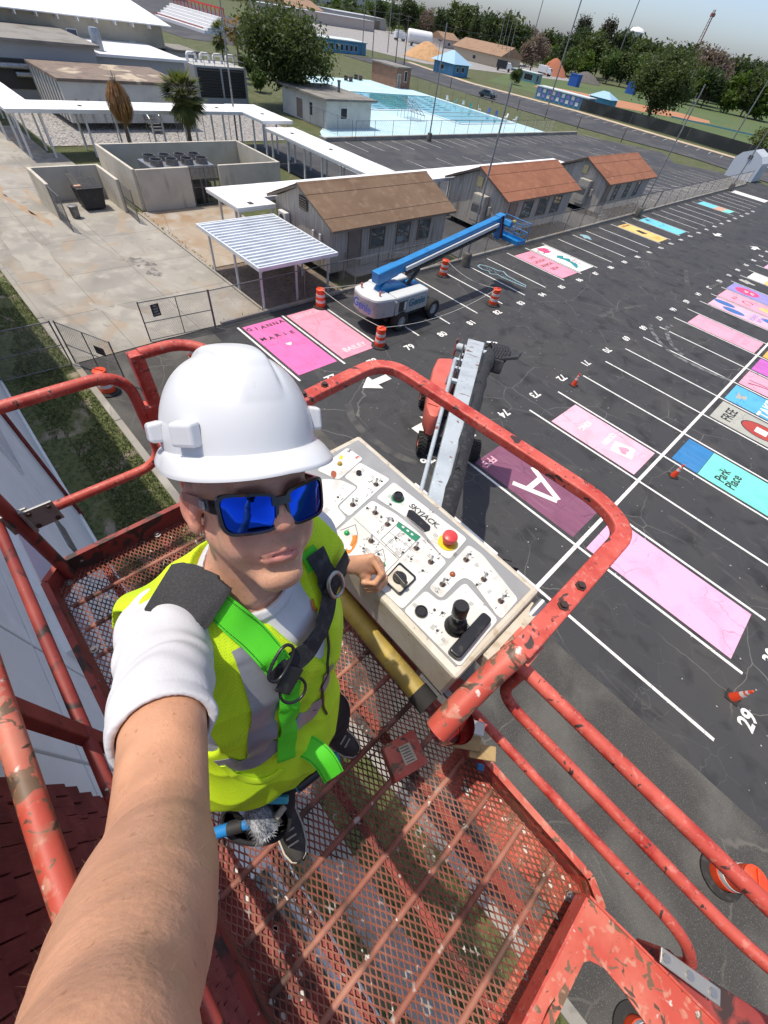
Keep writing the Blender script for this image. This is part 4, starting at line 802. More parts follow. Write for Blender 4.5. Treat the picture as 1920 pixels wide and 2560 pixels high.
b = MB(); b.box(.028, .108, .60, .68, 10.385, 10.395); b.box(.028, .036, .60, .68, 10.36, 10.384); P3('socket_plate', b, 'lift_red_worn')
# outer side rails
rail([(.07, .64, 10.29), (.11, .66, 10.265), (1.25, .66, 10.265), (1.25, .3, 10.265)], 'lift_red', .0215, .16)
rail([(.12, .66, 10.255), (.13, .66, 10.02), (.98, .66, 10.02), (1.22, .66, 10.20)], 'lift_red', .0190, .10)
rail([(.06, .655, 9.74), (1.0, .66, 9.755), (1.13, .66, 9.60), (1.13, .66, 9.45)], 'lift_red', .0190, .12)
post(1.13, .655, ZF - .05, 9.52, .05, .05, 'lift_red_dark')
# near corner gusset
gp = [pz(*q, 9.60) for q in ((1470, 2243), (1490, 2262), (1640, 2410), (1800, 2570), (1905, 2690), (1700, 2690), (1625, 2575), (1560, 2480), (1510, 2420), (1475, 2402), (1448, 2410), (1425, 2440), (1370, 2520), (1320, 2640), (1270, 2640), (1300, 2562), (1390, 2400), (1430, 2310))]
b = MB(); b.extr(gp, (0, 0, -.008)); gs = P3('corner_gusset', b, 'lift_red_worn', bevel=.001)
b = MB(); b.beam(pz(1472, 2240, 9.60) + Vector((0, 0, -.03)), pz(1925, 2690, 9.60) + Vector((0, 0, -.03)), .008, .075); b.build('flange', 'lift_red', gs)
b = MB(); b.beam(pz(1466, 2244, 9.60) + Vector((0, 0, -.03)), pz(1262, 2645, 9.60) + Vector((0, 0, -.03)), .008, .075); b.build('flange', 'lift_red', gs)
b = MB(); b.beam(pz(1650, 2385, 9.66), pz(1800, 2495, 9.66), .042, .008); hs = P3('hinge_strap', b, 'plate_grey', bevel=.003)
for t_ in (.1, .5, .88): b = MB(); c = pz(1650, 2385, 9.664).lerp(pz(1800, 2495, 9.664), t_); b.lathe([(.012, 0), (.012, .007)], c, 10); b.build('bolt', 'steel', hs)
b = MB(); b.beam(pz(1645, 2420, 9.56), pz(1960, 2620, 9.56), .10, .05); P3('entry_beam', b, 'lift_red_dark', bevel=.006)
# foot switch box
fb = MB(); top = [pz(500 + x * .4822, 1700 + y * .4822, 9.50) for x, y in ((945, 345), (1108, 252), (1188, 428), (1015, 535))]
fb.extr([p - Vector((0, 0, .09)) for p in top], (0, 0, .09)); fx = P3('foot_switch', fb, 'lift_red_worn', bevel=.006)
mat('label_cream', (0.60, 0.54, 0.40), .6, layers=[((0.42, 0.36, 0.25), 'noise', 30, .5, .7, 4)])
b = MB(); b.poly([pz(500 + x * .4822, 1700 + y * .4822, 9.503) for x, y in ((1028, 348), (1085, 322), (1128, 412), (1066, 444))]); lb = b.build('data_label', 'label_cream', fx)
for i in range(6):
    a = Vector(pz(500 + (1036 + i * 7) * .4822, 1700 + (358 + i * 14) * .4822, 9.5045)); c_ = Vector(pz(500 + (1078 + i * 7) * .4822, 1700 + (338 + i * 14) * .4822, 9.5045)); b = MB(); b.beam(a, c_, .003, .0006); b.build('print_line', 'sign_dark', lb)
# clutter tied at the console corner
b = MB(); b.lathe([(.052, 0), (.058, .10), (.062, .11)], pz(1110, 1822, 9.95), 20, (.1, .1, 1), caps=False); b.lathe([(.05, .003), (.05, .012)], pz(1110, 1822, 9.95), 20, (.1, .1, 1)); tag(b.build('plastic_cup', mat('cup_clear', (.16, .012, .012), .12, spec=.8), smooth=40), 'dark red clear plastic cup hanging at the console corner', 'cup')
mat('wood', (0.42, 0.29, 0.13), .7, layers=[((0.30, 0.19, 0.08), 'noise', (8, 30, 8), .45, .65, 5)])
for i, (x, y, z, l_, lb_) in enumerate(((1165, 1855, 9.80, .11, 'short pine offcut wedged under the guard tube'), (1205, 1880, 9.78, .10, 'pale pine block strapped beside the lower rail'))):
    b = MB(); b.rbox(pz(x, y, z), (l_, .05, .035), ((.75, .6, .1), (-.6, .75, .2), (0, -.2, .98))); tag(b.build('wood_block', 'wood', bevel=.003), lb_, 'wood block')
b = MB(); b.rbox(pz(1178, 1815, 9.9), (.10, .045, .004), ((.8, .55, 0), (-.55, .8, .2), (.1, -.2, .97))); tag(b.build('metal_tag', 'steel', bevel=.002), 'bent bright metal tag beside the pine blocks', 'tag')
b = MB(); b.rbox(pz(1200, 1918, 9.50), (.03, .028, .05), ((.75, .6, .1), (-.6, .75, .2), (0, -.2, .98))); tag(b.build('rag', mat('rag_blue', (.05, .16, .32), .9), bevel=.006), 'small scrap of blue tape on the toe board', 'tape')
mat('paint_spatter', (0.62, 0.61, 0.58), .7)
b = MB()
for i in range(70):
    x = random.uniform(-.6, .85); y = random.choice([random.uniform(-.41, -.30), random.uniform(.5, .62)]); r_ = random.uniform(.004, .014)
    b.poly([(x + r_ * random.uniform(.6, 1.3) * math.cos(k), y + r_ * random.uniform(.6, 1.3) * math.sin(k), ZF - .0145) for k in (0, .8, 1.6, 2.4, 3.2, 4, 4.8, 5.6)])
tag(P3('paint_spatter', b, 'paint_spatter'), kind='stuff')
# ---------------------------------------------------------------- control console
mat('console_cream', (0.56, 0.51, 0.41), .55, layers=[((0.44, 0.37, 0.27), 'noise', 26, .52, .66, 6), ((0.20, 0.12, 0.07), 'noise', 55, .66, .72, 4), ((0.66, 0.63, 0.56), 'noise', 6, .5, .7, 4)], bump=(.2, 80, .002))
mat('panel_grey', (0.27, 0.275, 0.275), .5, layers=[((0.33, 0.335, 0.335), 'noise', 9, .5, .7, 5)])
mat('panel_white', (0.66, 0.66, 0.62), .5, layers=[((0.56, 0.555, 0.51), 'noise', 8, .48, .70, 6), ((0.28, 0.23, 0.18), 'noise', 60, .69, .72, 4), ((0.40, 0.36, 0.30), 'noise', 14, .60, .72, 7, .8, .6)])
mat('ink', (0.035, 0.035, 0.04), .5); mat('ink_grey', (0.20, 0.20, 0.20), .5)
mat('plastic_black', (0.016, 0.016, 0.018), .32, layers=[((0.06, 0.057, 0.05), 'noise', 30, .6, .75, 4)], spec=.5)
mat('stop_red', (0.60, 0.045, 0.045), .35, layers=[((0.68, 0.14, 0.12), 'noise', 14, .5, .72, 4)]); mat('stop_yellow', (0.72, 0.55, 0.02), .45); mat('decal_green', (0.015, 0.21, 0.11), .45); mat('decal_orange', (0.72, 0.21, 0.02), .45)
mat('lamp_green', (0.01, 0.33, 0.06), .2, coat=.5); mat('lamp_amber', (0.40, 0.24, 0.02), .3); mat('lamp_red', (0.33, 0.09, 0.04), .3); mat('decal_red', (.55, .03, .03), .5)
CZ = 10.35
def D2(x, y, z=CZ): return pz(760 + x * .3617, 1080 + y * .3617, z)
cb = MB(); cb.box(-.892, .002, .445, .862, CZ - .17, CZ); con = P3('control_console', cb, 'console_cream', bevel=.012)
b = MB(); b.box(-.868, -.022, .468, .838, CZ, CZ + .0025); pn = b.build('panel', 'panel_grey', con)
def zone(pts, z=CZ + .0045, m='panel_white', fr=.014, name='legend_plate'):
    b = MB(); P = fillet([D2(x, y, CZ) for x, y in pts], fr, 4, True); b.extr([Vector((p.x, p.y, z - .0015)) for p in P], (0, 0, .0015)); return b.build(name, m, con)
for zp in ([(300, 112), (408, 190), (238, 338), (88, 268)], [(385, 215), (596, 332), (310, 592), (236, 525), (378, 385), (276, 318)], [(252, 335), (368, 388), (226, 520), (296, 602), (150, 738), (0, 640), (120, 330)], [(618, 350), (1126, 742), (1000, 888), (945, 855), (800, 665), (650, 560), (497, 460)], [(470, 476), (640, 575), (790, 700), (986, 905), (678, 1232), (160, 745)], [(1135, 783), (1230, 850), (1478, 1160), (1362, 1296), (1325, 1265), (1165, 1040), (1110, 1008), (1060, 1035), (945, 1158), (860, 1082)], [(840, 1098), (925, 1170), (975, 1168), (1090, 1060), (1118, 1052), (1338, 1302), (1073, 1630), (685, 1238)]): zone(zp)
# grime border and inner seams
def ink(pts, wd=.0022, m='ink', z=CZ + .0052, name='printed_line'):
    b = MB(); P = [D2(x, y, z) for x, y in pts]
    for a, c in zip(P, P[1:]): b.beam(a, c, wd, .0004)
    return b.build(name, m, con)
ink([(345, 595), (655, 880)], .0011); ink([(655, 880), (560, 975)], .0011); ink([(530, 745), (655, 625), (805, 725), (660, 870), (530, 745)], .0016); ink([(590, 690), (735, 800)], .001); ink([(700, 660), (560, 790)], .001)
ink([(250, 680), (355, 640), (370, 700), (355, 760), (270, 840), (215, 780), (165, 745)], .0016); ink([(470, 850), (545, 808), (562, 880), (545, 960)], .0016); ink([(470, 850), (440, 870)], .0016)
b = MB(); P = [D2(x, y, CZ + .0049) for x, y in ((652, 618), (806, 724), (772, 758), (638, 652))]; b.extr(P, (0, 0, .0005)); b.build('decal_header', 'decal_green', con)
for q in ((690, 655), (722, 680), (752, 705)): b = MB(); b.poly([D2(q[0] + dx, q[1] + dy, CZ + .0056) for dx, dy in ((-10, -8), (6, 2), (0, 12), (-16, 2))]); b.build('pictogram', 'panel_white', con)
b = MB(); oo = [(358, 712), (372, 716), (368, 760), (350, 800), (318, 838), (300, 842), (262, 838), (285, 812), (320, 775), (334, 740), (334, 716)]; b.extr([D2(x, y, CZ + .0049) for x, y in oo], (0, 0, .0005)); b.build('decal_arc', 'decal_orange', con)
b = MB(); b.lathe([(.009, 0), (.009, .0008)], D2(312, 800, CZ + .0056), 14); b.build('decal_dot', 'panel_white', con)
# small printed symbols beside every switch
rg2 = random.Random(11)
def glyph(x, y, s=22, n=5):
    b = MB(); z = CZ + .0054
    for i in range(n):
        a = (x + rg2.uniform(-s, s), y + rg2.uniform(-s, s)); c = (a[0] + rg2.uniform(-s, s) * .9, a[1] + rg2.uniform(-s, s) * .9); b.beam(D2(*a, z), D2(*c, z), .0013, .0004)
    if rg2.random() < .7: cc = D2(x + rg2.uniform(-8, 8), y + rg2.uniform(-8, 8), z); b.lathe([(.0045, 0), (.0045, .0004)], cc, 8)
    b.build('pictogram', 'ink', con)
for q in ((445, 525), (530, 590), (590, 605), (520, 690), (620, 610), (830, 765), (735, 875), (915, 860), (825, 955), (990, 1025), (920, 1095), (1150, 850), (1265, 975), (1195, 1050), (1390, 1130), (1325, 1205), (465, 345), (535, 340), (450, 410), (370, 480), (240, 450), (430, 720), (500, 780), (410, 800), (910, 1235), (955, 1250), (925, 1370), (600, 500), (640, 740), (680, 830), (620, 790), (735, 745), (870, 545), (1015, 715), (230, 745), (520, 850)): glyph(*q)
def micro(x, y, n, ln, step=9, m='ink_grey'):     # tiny printed legend rows, too small to read
    b = MB(); z = CZ + .0053
    for i in range(n):
        a = (x - i * step * .72, y + i * step * .69); l = ln * rg2.uniform(.55, 1); b.beam(D2(*a, z), D2(a[0] + l * .72, a[1] + l * .6, z), .0014, .0004)
    b.build('legend_text', m, con)
for q in ((600, 735, 4, 40), (660, 700, 3, 34), (745, 790, 4, 36), (640, 815, 5, 44), (700, 760, 3, 30), (820, 620, 2, 60), (905, 700, 3, 40), (430, 800, 5, 46), (500, 810, 3, 30), (1190, 905, 3, 40), (1280, 1090, 3, 36), (1150, 1170, 3, 40), (890, 1330, 4, 46), (760, 1180, 3, 40), (960, 1420, 3, 40), (400, 250, 3, 40), (470, 300, 2, 36), (150, 520, 4, 50), (90, 590, 3, 40), (545, 640, 3, 30), (865, 840, 3, 34), (590, 430, 3, 50), (1040, 830, 3, 34)): micro(*q)
def dia(x, y, r0): return D2(x, y, CZ + .0045), r0 * .000467
def toggle(x, y):
    c, _ = dia(x, y, 1); b = MB(); b.lathe([(.0095, 0), (.0095, .003), (.007, .004), (.007, .008)], c, 10); t = b.build('toggle_switch', 'bolt_steel', con, smooth=40)
    b = MB(); b.tube([c + Vector((0, 0, .006)), c + Vector((-.002, .003, .03))], [.0028, .0045], 8); b.build('lever', 'steel', t, smooth=50)
for q in ((490, 560), (575, 640), (775, 805), (875, 900), (955, 1055), (1240, 1020), (1118, 885), (1358, 1170), (462, 755), (335, 505), (497, 365)): toggle(*q)
def button(x, y, r, m, h=.012, ring=None, name='push_button'):
    c, rr = dia(x, y, r)
    if ring: b = MB(); b.lathe([(rr * 1.28, 0), (rr * 1.28, .0012)], c, 24); b.build('button_ring', ring, con)
    b = MB(); b.lathe([(rr, .0013), (rr, h * .7), (rr * .85, h), (rr * .8, h), (rr * .72, h * .75), (.0005, h * .75)], c, 20); return b.build(name, m, con, smooth=35)
button(378, 290, 22, 'plastic_black'); button(158, 628, 37, 'plastic_black'); button(808, 1245, 41, 'plastic_black'); button(648, 457, 40, 'plastic_black', .02, 'decal_green')
for x, y, m in ((295, 700, 'lamp_green'), (247, 222, 'lamp_amber'), (1025, 985, 'lamp_red'), (543, 920, 'lamp_green')):
    c, rr = dia(x, y, 20); b = MB(); b.lathe([(rr, 0), (rr, .004), (rr * .7, .009), (.0005, .0105)], c, 14); b.build('indicator_lamp', m, con, smooth=50)
c, rr = dia(992, 765, 70); b = MB(); b.lathe([(rr, 0), (rr, .003)], c, 30); es = b.build('emergency_stop', 'stop_yellow', con)
b = MB(); b.lathe([(.016, .003), (.016, .02), (.024, .024), (.0255, .034), (.024, .042), (.017, .046), (.0005, .0475)], c, 24); b.build('mushroom_button', 'stop_red', es, smooth=40)
# rotary selector
b = MB(); P = fillet([D2(x, y, CZ + .0045) for x, y in ((658, 908), (776, 1014), (660, 1137), (548, 1030))], .008, 4, True); b.extr(P, (0, 0, .012)); rsw = b.build('rotary_switch', 'plastic_black', con, bevel=.002)
b = MB(); P = fillet([D2(x, y, CZ + .0165) for x, y in ((658, 918), (764, 1012), (660, 1112), (562, 1022))], .007, 4, True); b.extr(P, (0, 0, .0015)); b.build('switch_face', 'console_cream', rsw)
cc = D2(660, 1010, CZ + .018); b = MB(); b.lathe([(.022, 0), (.022, .006), (.019, .008)], cc, 20); b.beam(D2(632, 975, CZ + .034), D2(705, 1060, CZ + .034), .014, .024); b.build('knob', 'plastic_black', rsw, bevel=.002)
# joystick and palm rest
jc = D2(1045, 1345, CZ + .0045); b = MB(); b.lathe([(.030, 0), (.034, .004), (.027, .016), (.030, .024), (.022, .034), (.0235, .042), (.018, .05)], jc, 18); js = b.build('joystick', 'plastic_black', con, smooth=50)
b = MB(); jd = (D2(1085, 1215, CZ + .115) - (jc + Vector((0, 0, .0)))).normalized(); b.tube([jc + Vector((0, 0, .04)), jc + jd * .075, jc + jd * .078, jc + jd * .118, jc + jd * .126], [.015, .017, .0215, .0225, .018], 14); b.build('grip', 'plastic_black', js, smooth=40)
b = MB(); b.tube([jc + jd * .079, jc + jd * .0815], .0222, 14); b.build('grip_band', 'panel_grey', js)
b = MB(); P = fillet([D2(x, y, CZ + .0045) for x, y in ((1222, 1262), (1286, 1318), (1060, 1592), (980, 1528))], .013, 5, True); b.extr(P, (0, 0, .028)); b.build('palm_rest', 'plastic_black', con, bevel=.005, seg=3)
b = MB(); P = fillet([D2(x, y, CZ + .0045) for x, y in ((722, 540), (755, 545), (874, 655), (868, 682), (832, 694), (706, 588))], .004, 3, True); b.extr(P, (0, 0, .004)); hm = b.build('hour_meter', 'plastic_black', con, bevel=.001)
rdir = (D2(925, 665) - D2(725, 505)); udir = Vector((-rdir.y, rdir.x, 0))
text('brand_lettering', 'SKYJACK.', D2(830, 578, CZ + .0056), .030, rdir, udir, 'ink', con, bold=.0006, sx=1.05, shear=.15)
r2 = (D2(390, 190) - D2(300, 120)); text('brand_lettering', 'S', D2(312, 130, CZ + .0056), .022, r2, Vector((-r2.y, r2.x, 0)), 'ink', con, bold=.0006); text('brand_lettering', 'E', D2(368, 175, CZ + .0056), .022, r2, Vector((-r2.y, r2.x, 0)), 'decal_red', con, bold=.0006)
b = MB(); b.rbox(D2(257, 175, CZ + .0052), (.012, .02, .0006), ((.8, .6, 0), (-.6, .8, 0), (0, 0, 1))); b.build('decal_tag', 'stop_yellow', con)
blb = MB(); blb.poly([D2(205 + 30 * math.cos(a) * rg2.uniform(.6, 1.2), 292 + 26 * math.sin(a) * rg2.uniform(.6, 1.2), CZ + .0053) for a in [k * .5 for k in range(12)]]); blb.build('burn_mark', 'lamp_red', con)
for q in ((1380, 880), (1425, 930), (545, 205)): b = MB(); b.rbox(D2(*q, CZ - .03), (.05, .02, .03), ((.8, .55, 0), (-.55, .8, 0), (0, 0, 1))); b.build('latch', 'machine_dark', con)
b = MB(); b.box(.004, .055, .57, .83, CZ - .10, CZ - .03); sbx = b.build('side_box', 'console_cream', con, bevel=.004)
b = MB(); b.tube([(.03, .78, CZ - .05), (.03, .85, CZ - .02)], .017, 12); b.build('socket', 'galv', con, smooth=50)
b = MB(); b.box(-.80, -.10, .66, .84, 9.62, CZ - .175); P3('console_pedestal', b, 'lift_red_dark')
# ---------------------------------------------------------------- boom and chassis
Fp = Vector((-6.58, 11.30, 5.0)); Np = Vector((-1.19, 2.23, 8.6)); bd = (Np - Fp).normalized(); Tp = Np + bd * 1.15
sd = -bd.cross(Vector((0, 0, 1))).normalized(); bu = -sd.cross(bd).normalized()
def bp(t, s, u): q = Fp.lerp(Np, t); wv = .555 + (.165 - .555) * t; return q + sd * (s * wv) + bu * (u * wv)
b = MB(); A0 = bp(-.02, 0, 0); A1 = bp(1.09, 0, 0); rr_ = []
for t_ in (-.02, .1, .3, .5, .7, .9, 1.09):
    rr_.append([bp(t_, -.5, 0), bp(t_, .5, 0), bp(t_, .5, -1.0), bp(t_, -.5, -1.0)])
b.loft(rr_); bm_ = P3('boom', b, 'boom_grey', bevel=.02)
b = MB(); b.tube([bp(.32, -.95, -.2), bp(1.05, -.95, -.2)], [.05, .02], 8); P3('levelling_rod', b, 'boom_grey', smooth=50)
b = MB(); b.loft([[bp(t_, -.62, -.15), bp(t_, -.60, -.9), bp(t_, -.68, -.9), bp(t_, -.70, -.15)] for t_ in (.0, .45)]); P3('side_plate', b, 'machine_dark')
for t_ in (.30, .40, .52): b = MB(); b.beam(bp(t_, -1.0, -.25), bp(t_, -.5, -.25), .10, .06); P3('rod_bracket', b, 'boom_grey')
b = MB(); hz = []
for i in range(26):
    t_ = .02 + i * .043; hz.append(bp(t_, .78 + .22 * math.exp(-((t_ - .1) / .1) ** 2) + .04 * math.sin(i * 1.9), -.45 - .06 * math.sin(i * 1.3)))
b.tube(hz, [(.22 - .135 * (i / 25)) * (1 + .10 * math.sin(i * 2.1)) for i in range(26)], 12); P3('hose_bundle', b, 'hose_black', smooth=60)
for t_ in (.5, .72, .92):
    b = MB(); q = bp(t_, .78, -.45); b.tube([q - sd * .17 * (1.2 - t_ * .6), q + bu * .19 * (1.2 - t_ * .6), q + sd * .17 * (1.2 - t_ * .6)], .012, 6); P3('hose_strap', b, 'machine_dark')
for (t0, t1) in ((.18, .42), (.60, .98)): b = MB(); b.tube([bp(t0, .56, -.35), bp(t0, .56, .02), bp(t1, .56, .02), bp(t1, .56, -.35)], .014, 6); P3('hose_guide', b, 'machine_dark')
for t_, s_ in ((.06, -.5), (.06, .5)):
    b = MB(); q = bp(t_, s_, -.4); b.tube([q, q + sd * (.30 if s_ > 0 else -.30)], .13, 14); P3('pivot_pin', b, 'boom_grey', smooth=50)
b = MB(); b.rbox(bp(.05, -1.08, -.45), (.06, .42, .5), (sd, bd, bu)); P3('elbow_plate', b, 'lift_red_dark', bevel=.05)
b = MB(); b.rbox(bp(.035, 1.9, -.3), (.9, 1.25, .08), ((sd + bu * .35).normalized(), (bd - sd * .15).normalized(), (bu - sd * .35).normalized())); P3('elbow_shield', b, 'machine_dark', bevel=.01)
b = MB(); b.rbox(bp(.05, 1.1, -.75), (.85, .95, .45), (sd, bd, bu)); P3('elbow_casting', b, 'machine_dark', bevel=.06)
for i in range(7): b = MB(); s_ = .65 + i * .16; b.tube([bp(.0, s_, -.2), bp(-.01, s_ + .25, .1), bp(.04, s_ + .45, .0), bp(.09, s_ + .3, -.4)], .05, 8); P3('hydraulic_hose', b, 'hose_black', smooth=60)
b = MB(); b.tube([bp(-.02, .6, .02), bp(-.02, 1.2, .1)], .07, 10); P3('hydraulic_fitting', b, 'galv', smooth=50)
# riser down to the turntable
TT = Vector((-7.7, 12.5, 0))
b = MB(); b.beam(Fp - bu * .4, TT + Vector((.1, -.1, 1.5)), .42, .5); P3('riser', b, 'machine_dark', bevel=.03)
b = MB(); b.beam(Fp - bu * .5 + Vector((-.5, .3, -.2)), TT + Vector((-.7, .5, 1.6)), .16, .2); P3('riser_link', b, 'boom_grey', bevel=.01)
b = MB(); b.tube([Tp, Vector((-.62, 1.2, 9.1)), Vector((-.45, .8, 9.25))], [.09, .10, .10], 10); P3('basket_rotator', b, 'machine_dark', smooth=50)
b = MB(); b.box(-.75, -.15, .655, .80, 9.15, 9.62); P3('basket_mount', b, 'lift_red_dark', bevel=.01)
ca = Vector((-.67, .74, 0)).normalized(); cs = Vector((ca.y, -ca.x, 0)) * 1.0
cs = Vector((.74, .67, 0)).normalized()
b = MB(); b.rbox(TT + Vector((0, 0, .72)), (1.15, 3.5, .42), (cs, ca, (0, 0, 1))); P3('chassis', b, 'machine_dark', bevel=.04)
b = MB(); b.lathe([(.6, 0), (.6, .18)], TT + Vector((0, 0, .94)), 20); P3('turntable_ring', b, 'machine_dark')
hd = MB(); ho = [pz(760 + x * .3858, 780 + y * .3858, 1.95) for x, y in ((872, 283), (975, 288), (962, 390), (925, 520), (890, 640), (862, 682), (815, 668), (792, 600), (815, 450), (838, 350))]
ho = fillet(ho, .18, 4, True); rr_ = []
cen = sum(ho, Vector()) / len(ho)
for z_, k in ((.95, .97), (1.0, 1.0), (1.7, 1.0), (1.88, .96), (1.95, .86)): rr_.append([Vector((cen.x + (p.x - cen.x) * k, cen.y + (p.y - cen.y) * k, z_)) for p in ho])
hd.loft(rr_); P3('engine_hood', hd, 'hood_red', smooth=35)
for i in range(3): b = MB(); q = [pz(760 + x * .3858, 780 + y * .3858, 1.97 - i * .1) for x, y in ((806, 590 + i * 14), (868, 612 + i * 14))]; b.beam(q[0], q[1], .05, .06); P3('hood_louver', b, 'hood_red', bevel=.01)
b = MB(); b.rbox(TT + cs * .75 + Vector((0, 0, 1.4)), (.55, 2.6, .9), (cs, ca, (0, 0, 1))); P3('counter_hood', b, 'hood_red', bevel=.12, seg=3)
def wheel(c, ax, r=.46, wd=.36, lug=20, name='wheel', par=BL, rimm='hood_red', tr=True):
    ax = Vector(ax).normalized(); c = Vector(c); b = MB(); b.lathe([(r * .55, -wd / 2), (r * .88, -wd / 2), (r * .96, -wd * .38), (r * .96, wd * .38), (r * .88, wd / 2), (r * .55, wd / 2)], c, 28, ax, caps=False); wo = b.build(name, 'rubber', par, smooth=40)
    b = MB(); b.lathe([(r * .56, -wd * .42), (r * .56, wd * .42), (r * .50, wd * .44), (r * .48, wd * .30), (r * .2, wd * .28), (r * .18, wd * .4), (.001, wd * .4)], c, 20, ax); b.build('rim', rimm, wo, smooth=35)
    if tr:
        sdv, uv, _ = frame(ax); b = MB()
        for i in range(lug):
            a = 2 * PI * i / lug
            for s_ in (-1, 1):
                rad = sdv * math.cos(a + .1 * s_) + uv * math.sin(a + .1 * s_); tan = -sdv * math.sin(a) + uv * math.cos(a); dv = (ax * s_ + tan * .45).normalized(); b.rbox(c + rad * (r * .97) + ax * (s_ * wd * .24), (wd * .5, .05, .05), (dv, rad.cross(dv).normalized(), rad))
        b.build('tread', 'rubber', wo)
    return wo
for q in ((-7.19, 10.6), (-9.35, 12.98), (-5.55, 12.1), (-7.7, 14.5)): wheel((*q, .46), cs if q[0] > -7 or q[1] > 14 else -cs)
for q in ((-6.37, 11.35), (-8.52, 13.74)): b = MB(); b.rbox((*q, .5), (1.7, .22, .2), (cs, ca, (0, 0, 1))); P3('axle', b, 'machine_dark', bevel=.02)
# ================================================================== the person
# small signed-distance modeller: smooth unions of tapered limbs and ellipsoids, meshed with surface nets
F32 = np.float32
def A3(p): return np.array(tuple(p), F32)
def sd_cone(P, a, b, ra, rb):
    a = A3(a); b = A3(b); d = b - a; L2 = float(d @ d); q = P - a; h = np.clip((q @ d) / L2, 0, 1)
    return np.linalg.norm(q - h[:, None] * d, axis=1) - (ra + (rb - ra) * h)
def sd_ell(P, c, r, R=None):
    q = P - A3(c)
    if R is not None: q = q @ R
    r = np.array(r, F32); k0 = np.linalg.norm(q / r, axis=1); k1 = np.linalg.norm(q / (r * r), axis=1) + 1e-9
    return k0 * (k0 - 1) / k1
def smin(a, b, k):
    h = np.clip(.5 + .5 * (b - a) / k, 0, 1); return b * (1 - h) + a * h - k * h * (1 - h)
def smax(a, b, k): return -smin(-a, -b, k)
def chain(P, pts, rs, k=.01):
    d = None
    for i in range(len(pts) - 1):
        e = sd_cone(P, pts[i], pts[i + 1], rs[i], rs[i + 1]); d = e if d is None else np.minimum(d, e)
    return d
def polygonize(fn, lo, hi, res, name):
    lo = np.array(lo, F32); hi = np.array(hi, F32); B = 8; nb = np.ceil((hi - lo) / (res * B)).astype(int); n = nb * B
    g = np.stack(np.meshgrid(*[np.arange(k) for k in nb], indexing='ij'), -1).reshape(-1, 3)
    cc = lo + (g * B + B / 2 - .5) * res; dc = fn(cc.astype(F32)); act = np.abs(dc) < res * B * 1.05
    D = np.empty(tuple(n), F32)
    D.reshape(nb[0], B, nb[1], B, nb[2], B)[:] = (np.sign(dc).reshape(nb) * 1.0)[:, None, :, None, :, None]
    o = np.stack(np.meshgrid(*[np.arange(B)] * 3, indexing='ij'), -1).reshape(-1, 3); ga = g[act]
    for s in range(0, len(ga), 200):
        gg = ga[s:s + 200]; idx = (gg[:, None, :] * B + o[None]).reshape(-1, 3); D[idx[:, 0], idx[:, 1], idx[:, 2]] = fn((lo + idx * res).astype(F32))
    S_ = D < 0; c8 = [S_[i:n[0] - 1 + i, j:n[1] - 1 + j, k:n[2] - 1 + k] for i in (0, 1) for j in (0, 1) for k in (0, 1)]
    cnt = sum(c.astype(np.uint8) for c in c8); cell = np.argwhere((cnt > 0) & (cnt < 8)); vid = -np.ones(cnt.shape, np.int32); vid[cell[:, 0], cell[:, 1], cell[:, 2]] = np.arange(len(cell))
    off = np.array([(i, j, k) for i in (0, 1) for j in (0, 1) for k in (0, 1)]); dv = np.stack([D[cell[:, 0] + a, cell[:, 1] + b, cell[:, 2] + c] for a, b, c in off], 1)
    acc = np.zeros((len(cell), 3)); w_ = np.zeros(len(cell))
    for a in range(8):
        for b in range(a + 1, 8):
            if np.abs(off[a] - off[b]).sum() != 1: continue
            m = (dv[:, a] < 0) != (dv[:, b] < 0); t = np.where(m, dv[:, a] / (dv[:, a] - dv[:, b] + 1e-20), 0); acc += np.where(m[:, None], off[a] + (off[b] - off[a]) * t[:, None], 0); w_ += m
    V = lo + (cell + acc / w_[:, None]) * res; Q = []
    for ax in range(3):
        sl0 = [slice(None)] * 3; sl1 = [slice(None)] * 3; sl0[ax] = slice(0, -1); sl1[ax] = slice(1, None); e = np.argwhere(S_[tuple(sl0)] != S_[tuple(sl1)])
        u, v = (ax + 1) % 3, (ax + 2) % 3; e = e[(e[:, u] > 0) & (e[:, v] > 0) & (e[:, u] < n[u] - 1) & (e[:, v] < n[v] - 1)]
        fl = S_[e[:, 0], e[:, 1], e[:, 2]]; q = []
        for du, dv_ in ((0, 0), (-1, 0), (-1, -1), (0, -1)): k = e.copy(); k[:, u] += du; k[:, v] += dv_; q.append(vid[k[:, 0], k[:, 1], k[:, 2]])
        q = np.stack(q, 1); q[~fl] = q[~fl][:, ::-1]; Q.append(q)
    Q = np.concatenate(Q); Q = Q[(Q >= 0).all(1)]
    return V, Q
def relax(V, Q, it, lam=.5):
    E_ = np.concatenate([Q[:, [0, 1]], Q[:, [1, 2]], Q[:, [2, 3]], Q[:, [3, 0]]]); E_ = np.concatenate([E_, E_[:, ::-1]]); deg = np.bincount(E_[:, 0], minlength=len(V)).astype(float) + 1e-9
    for _ in range(it): V = V + lam * (np.stack([np.bincount(E_[:, 0], V[E_[:, 1], k], len(V)) for k in range(3)], 1) / deg[:, None] - V)
    return V
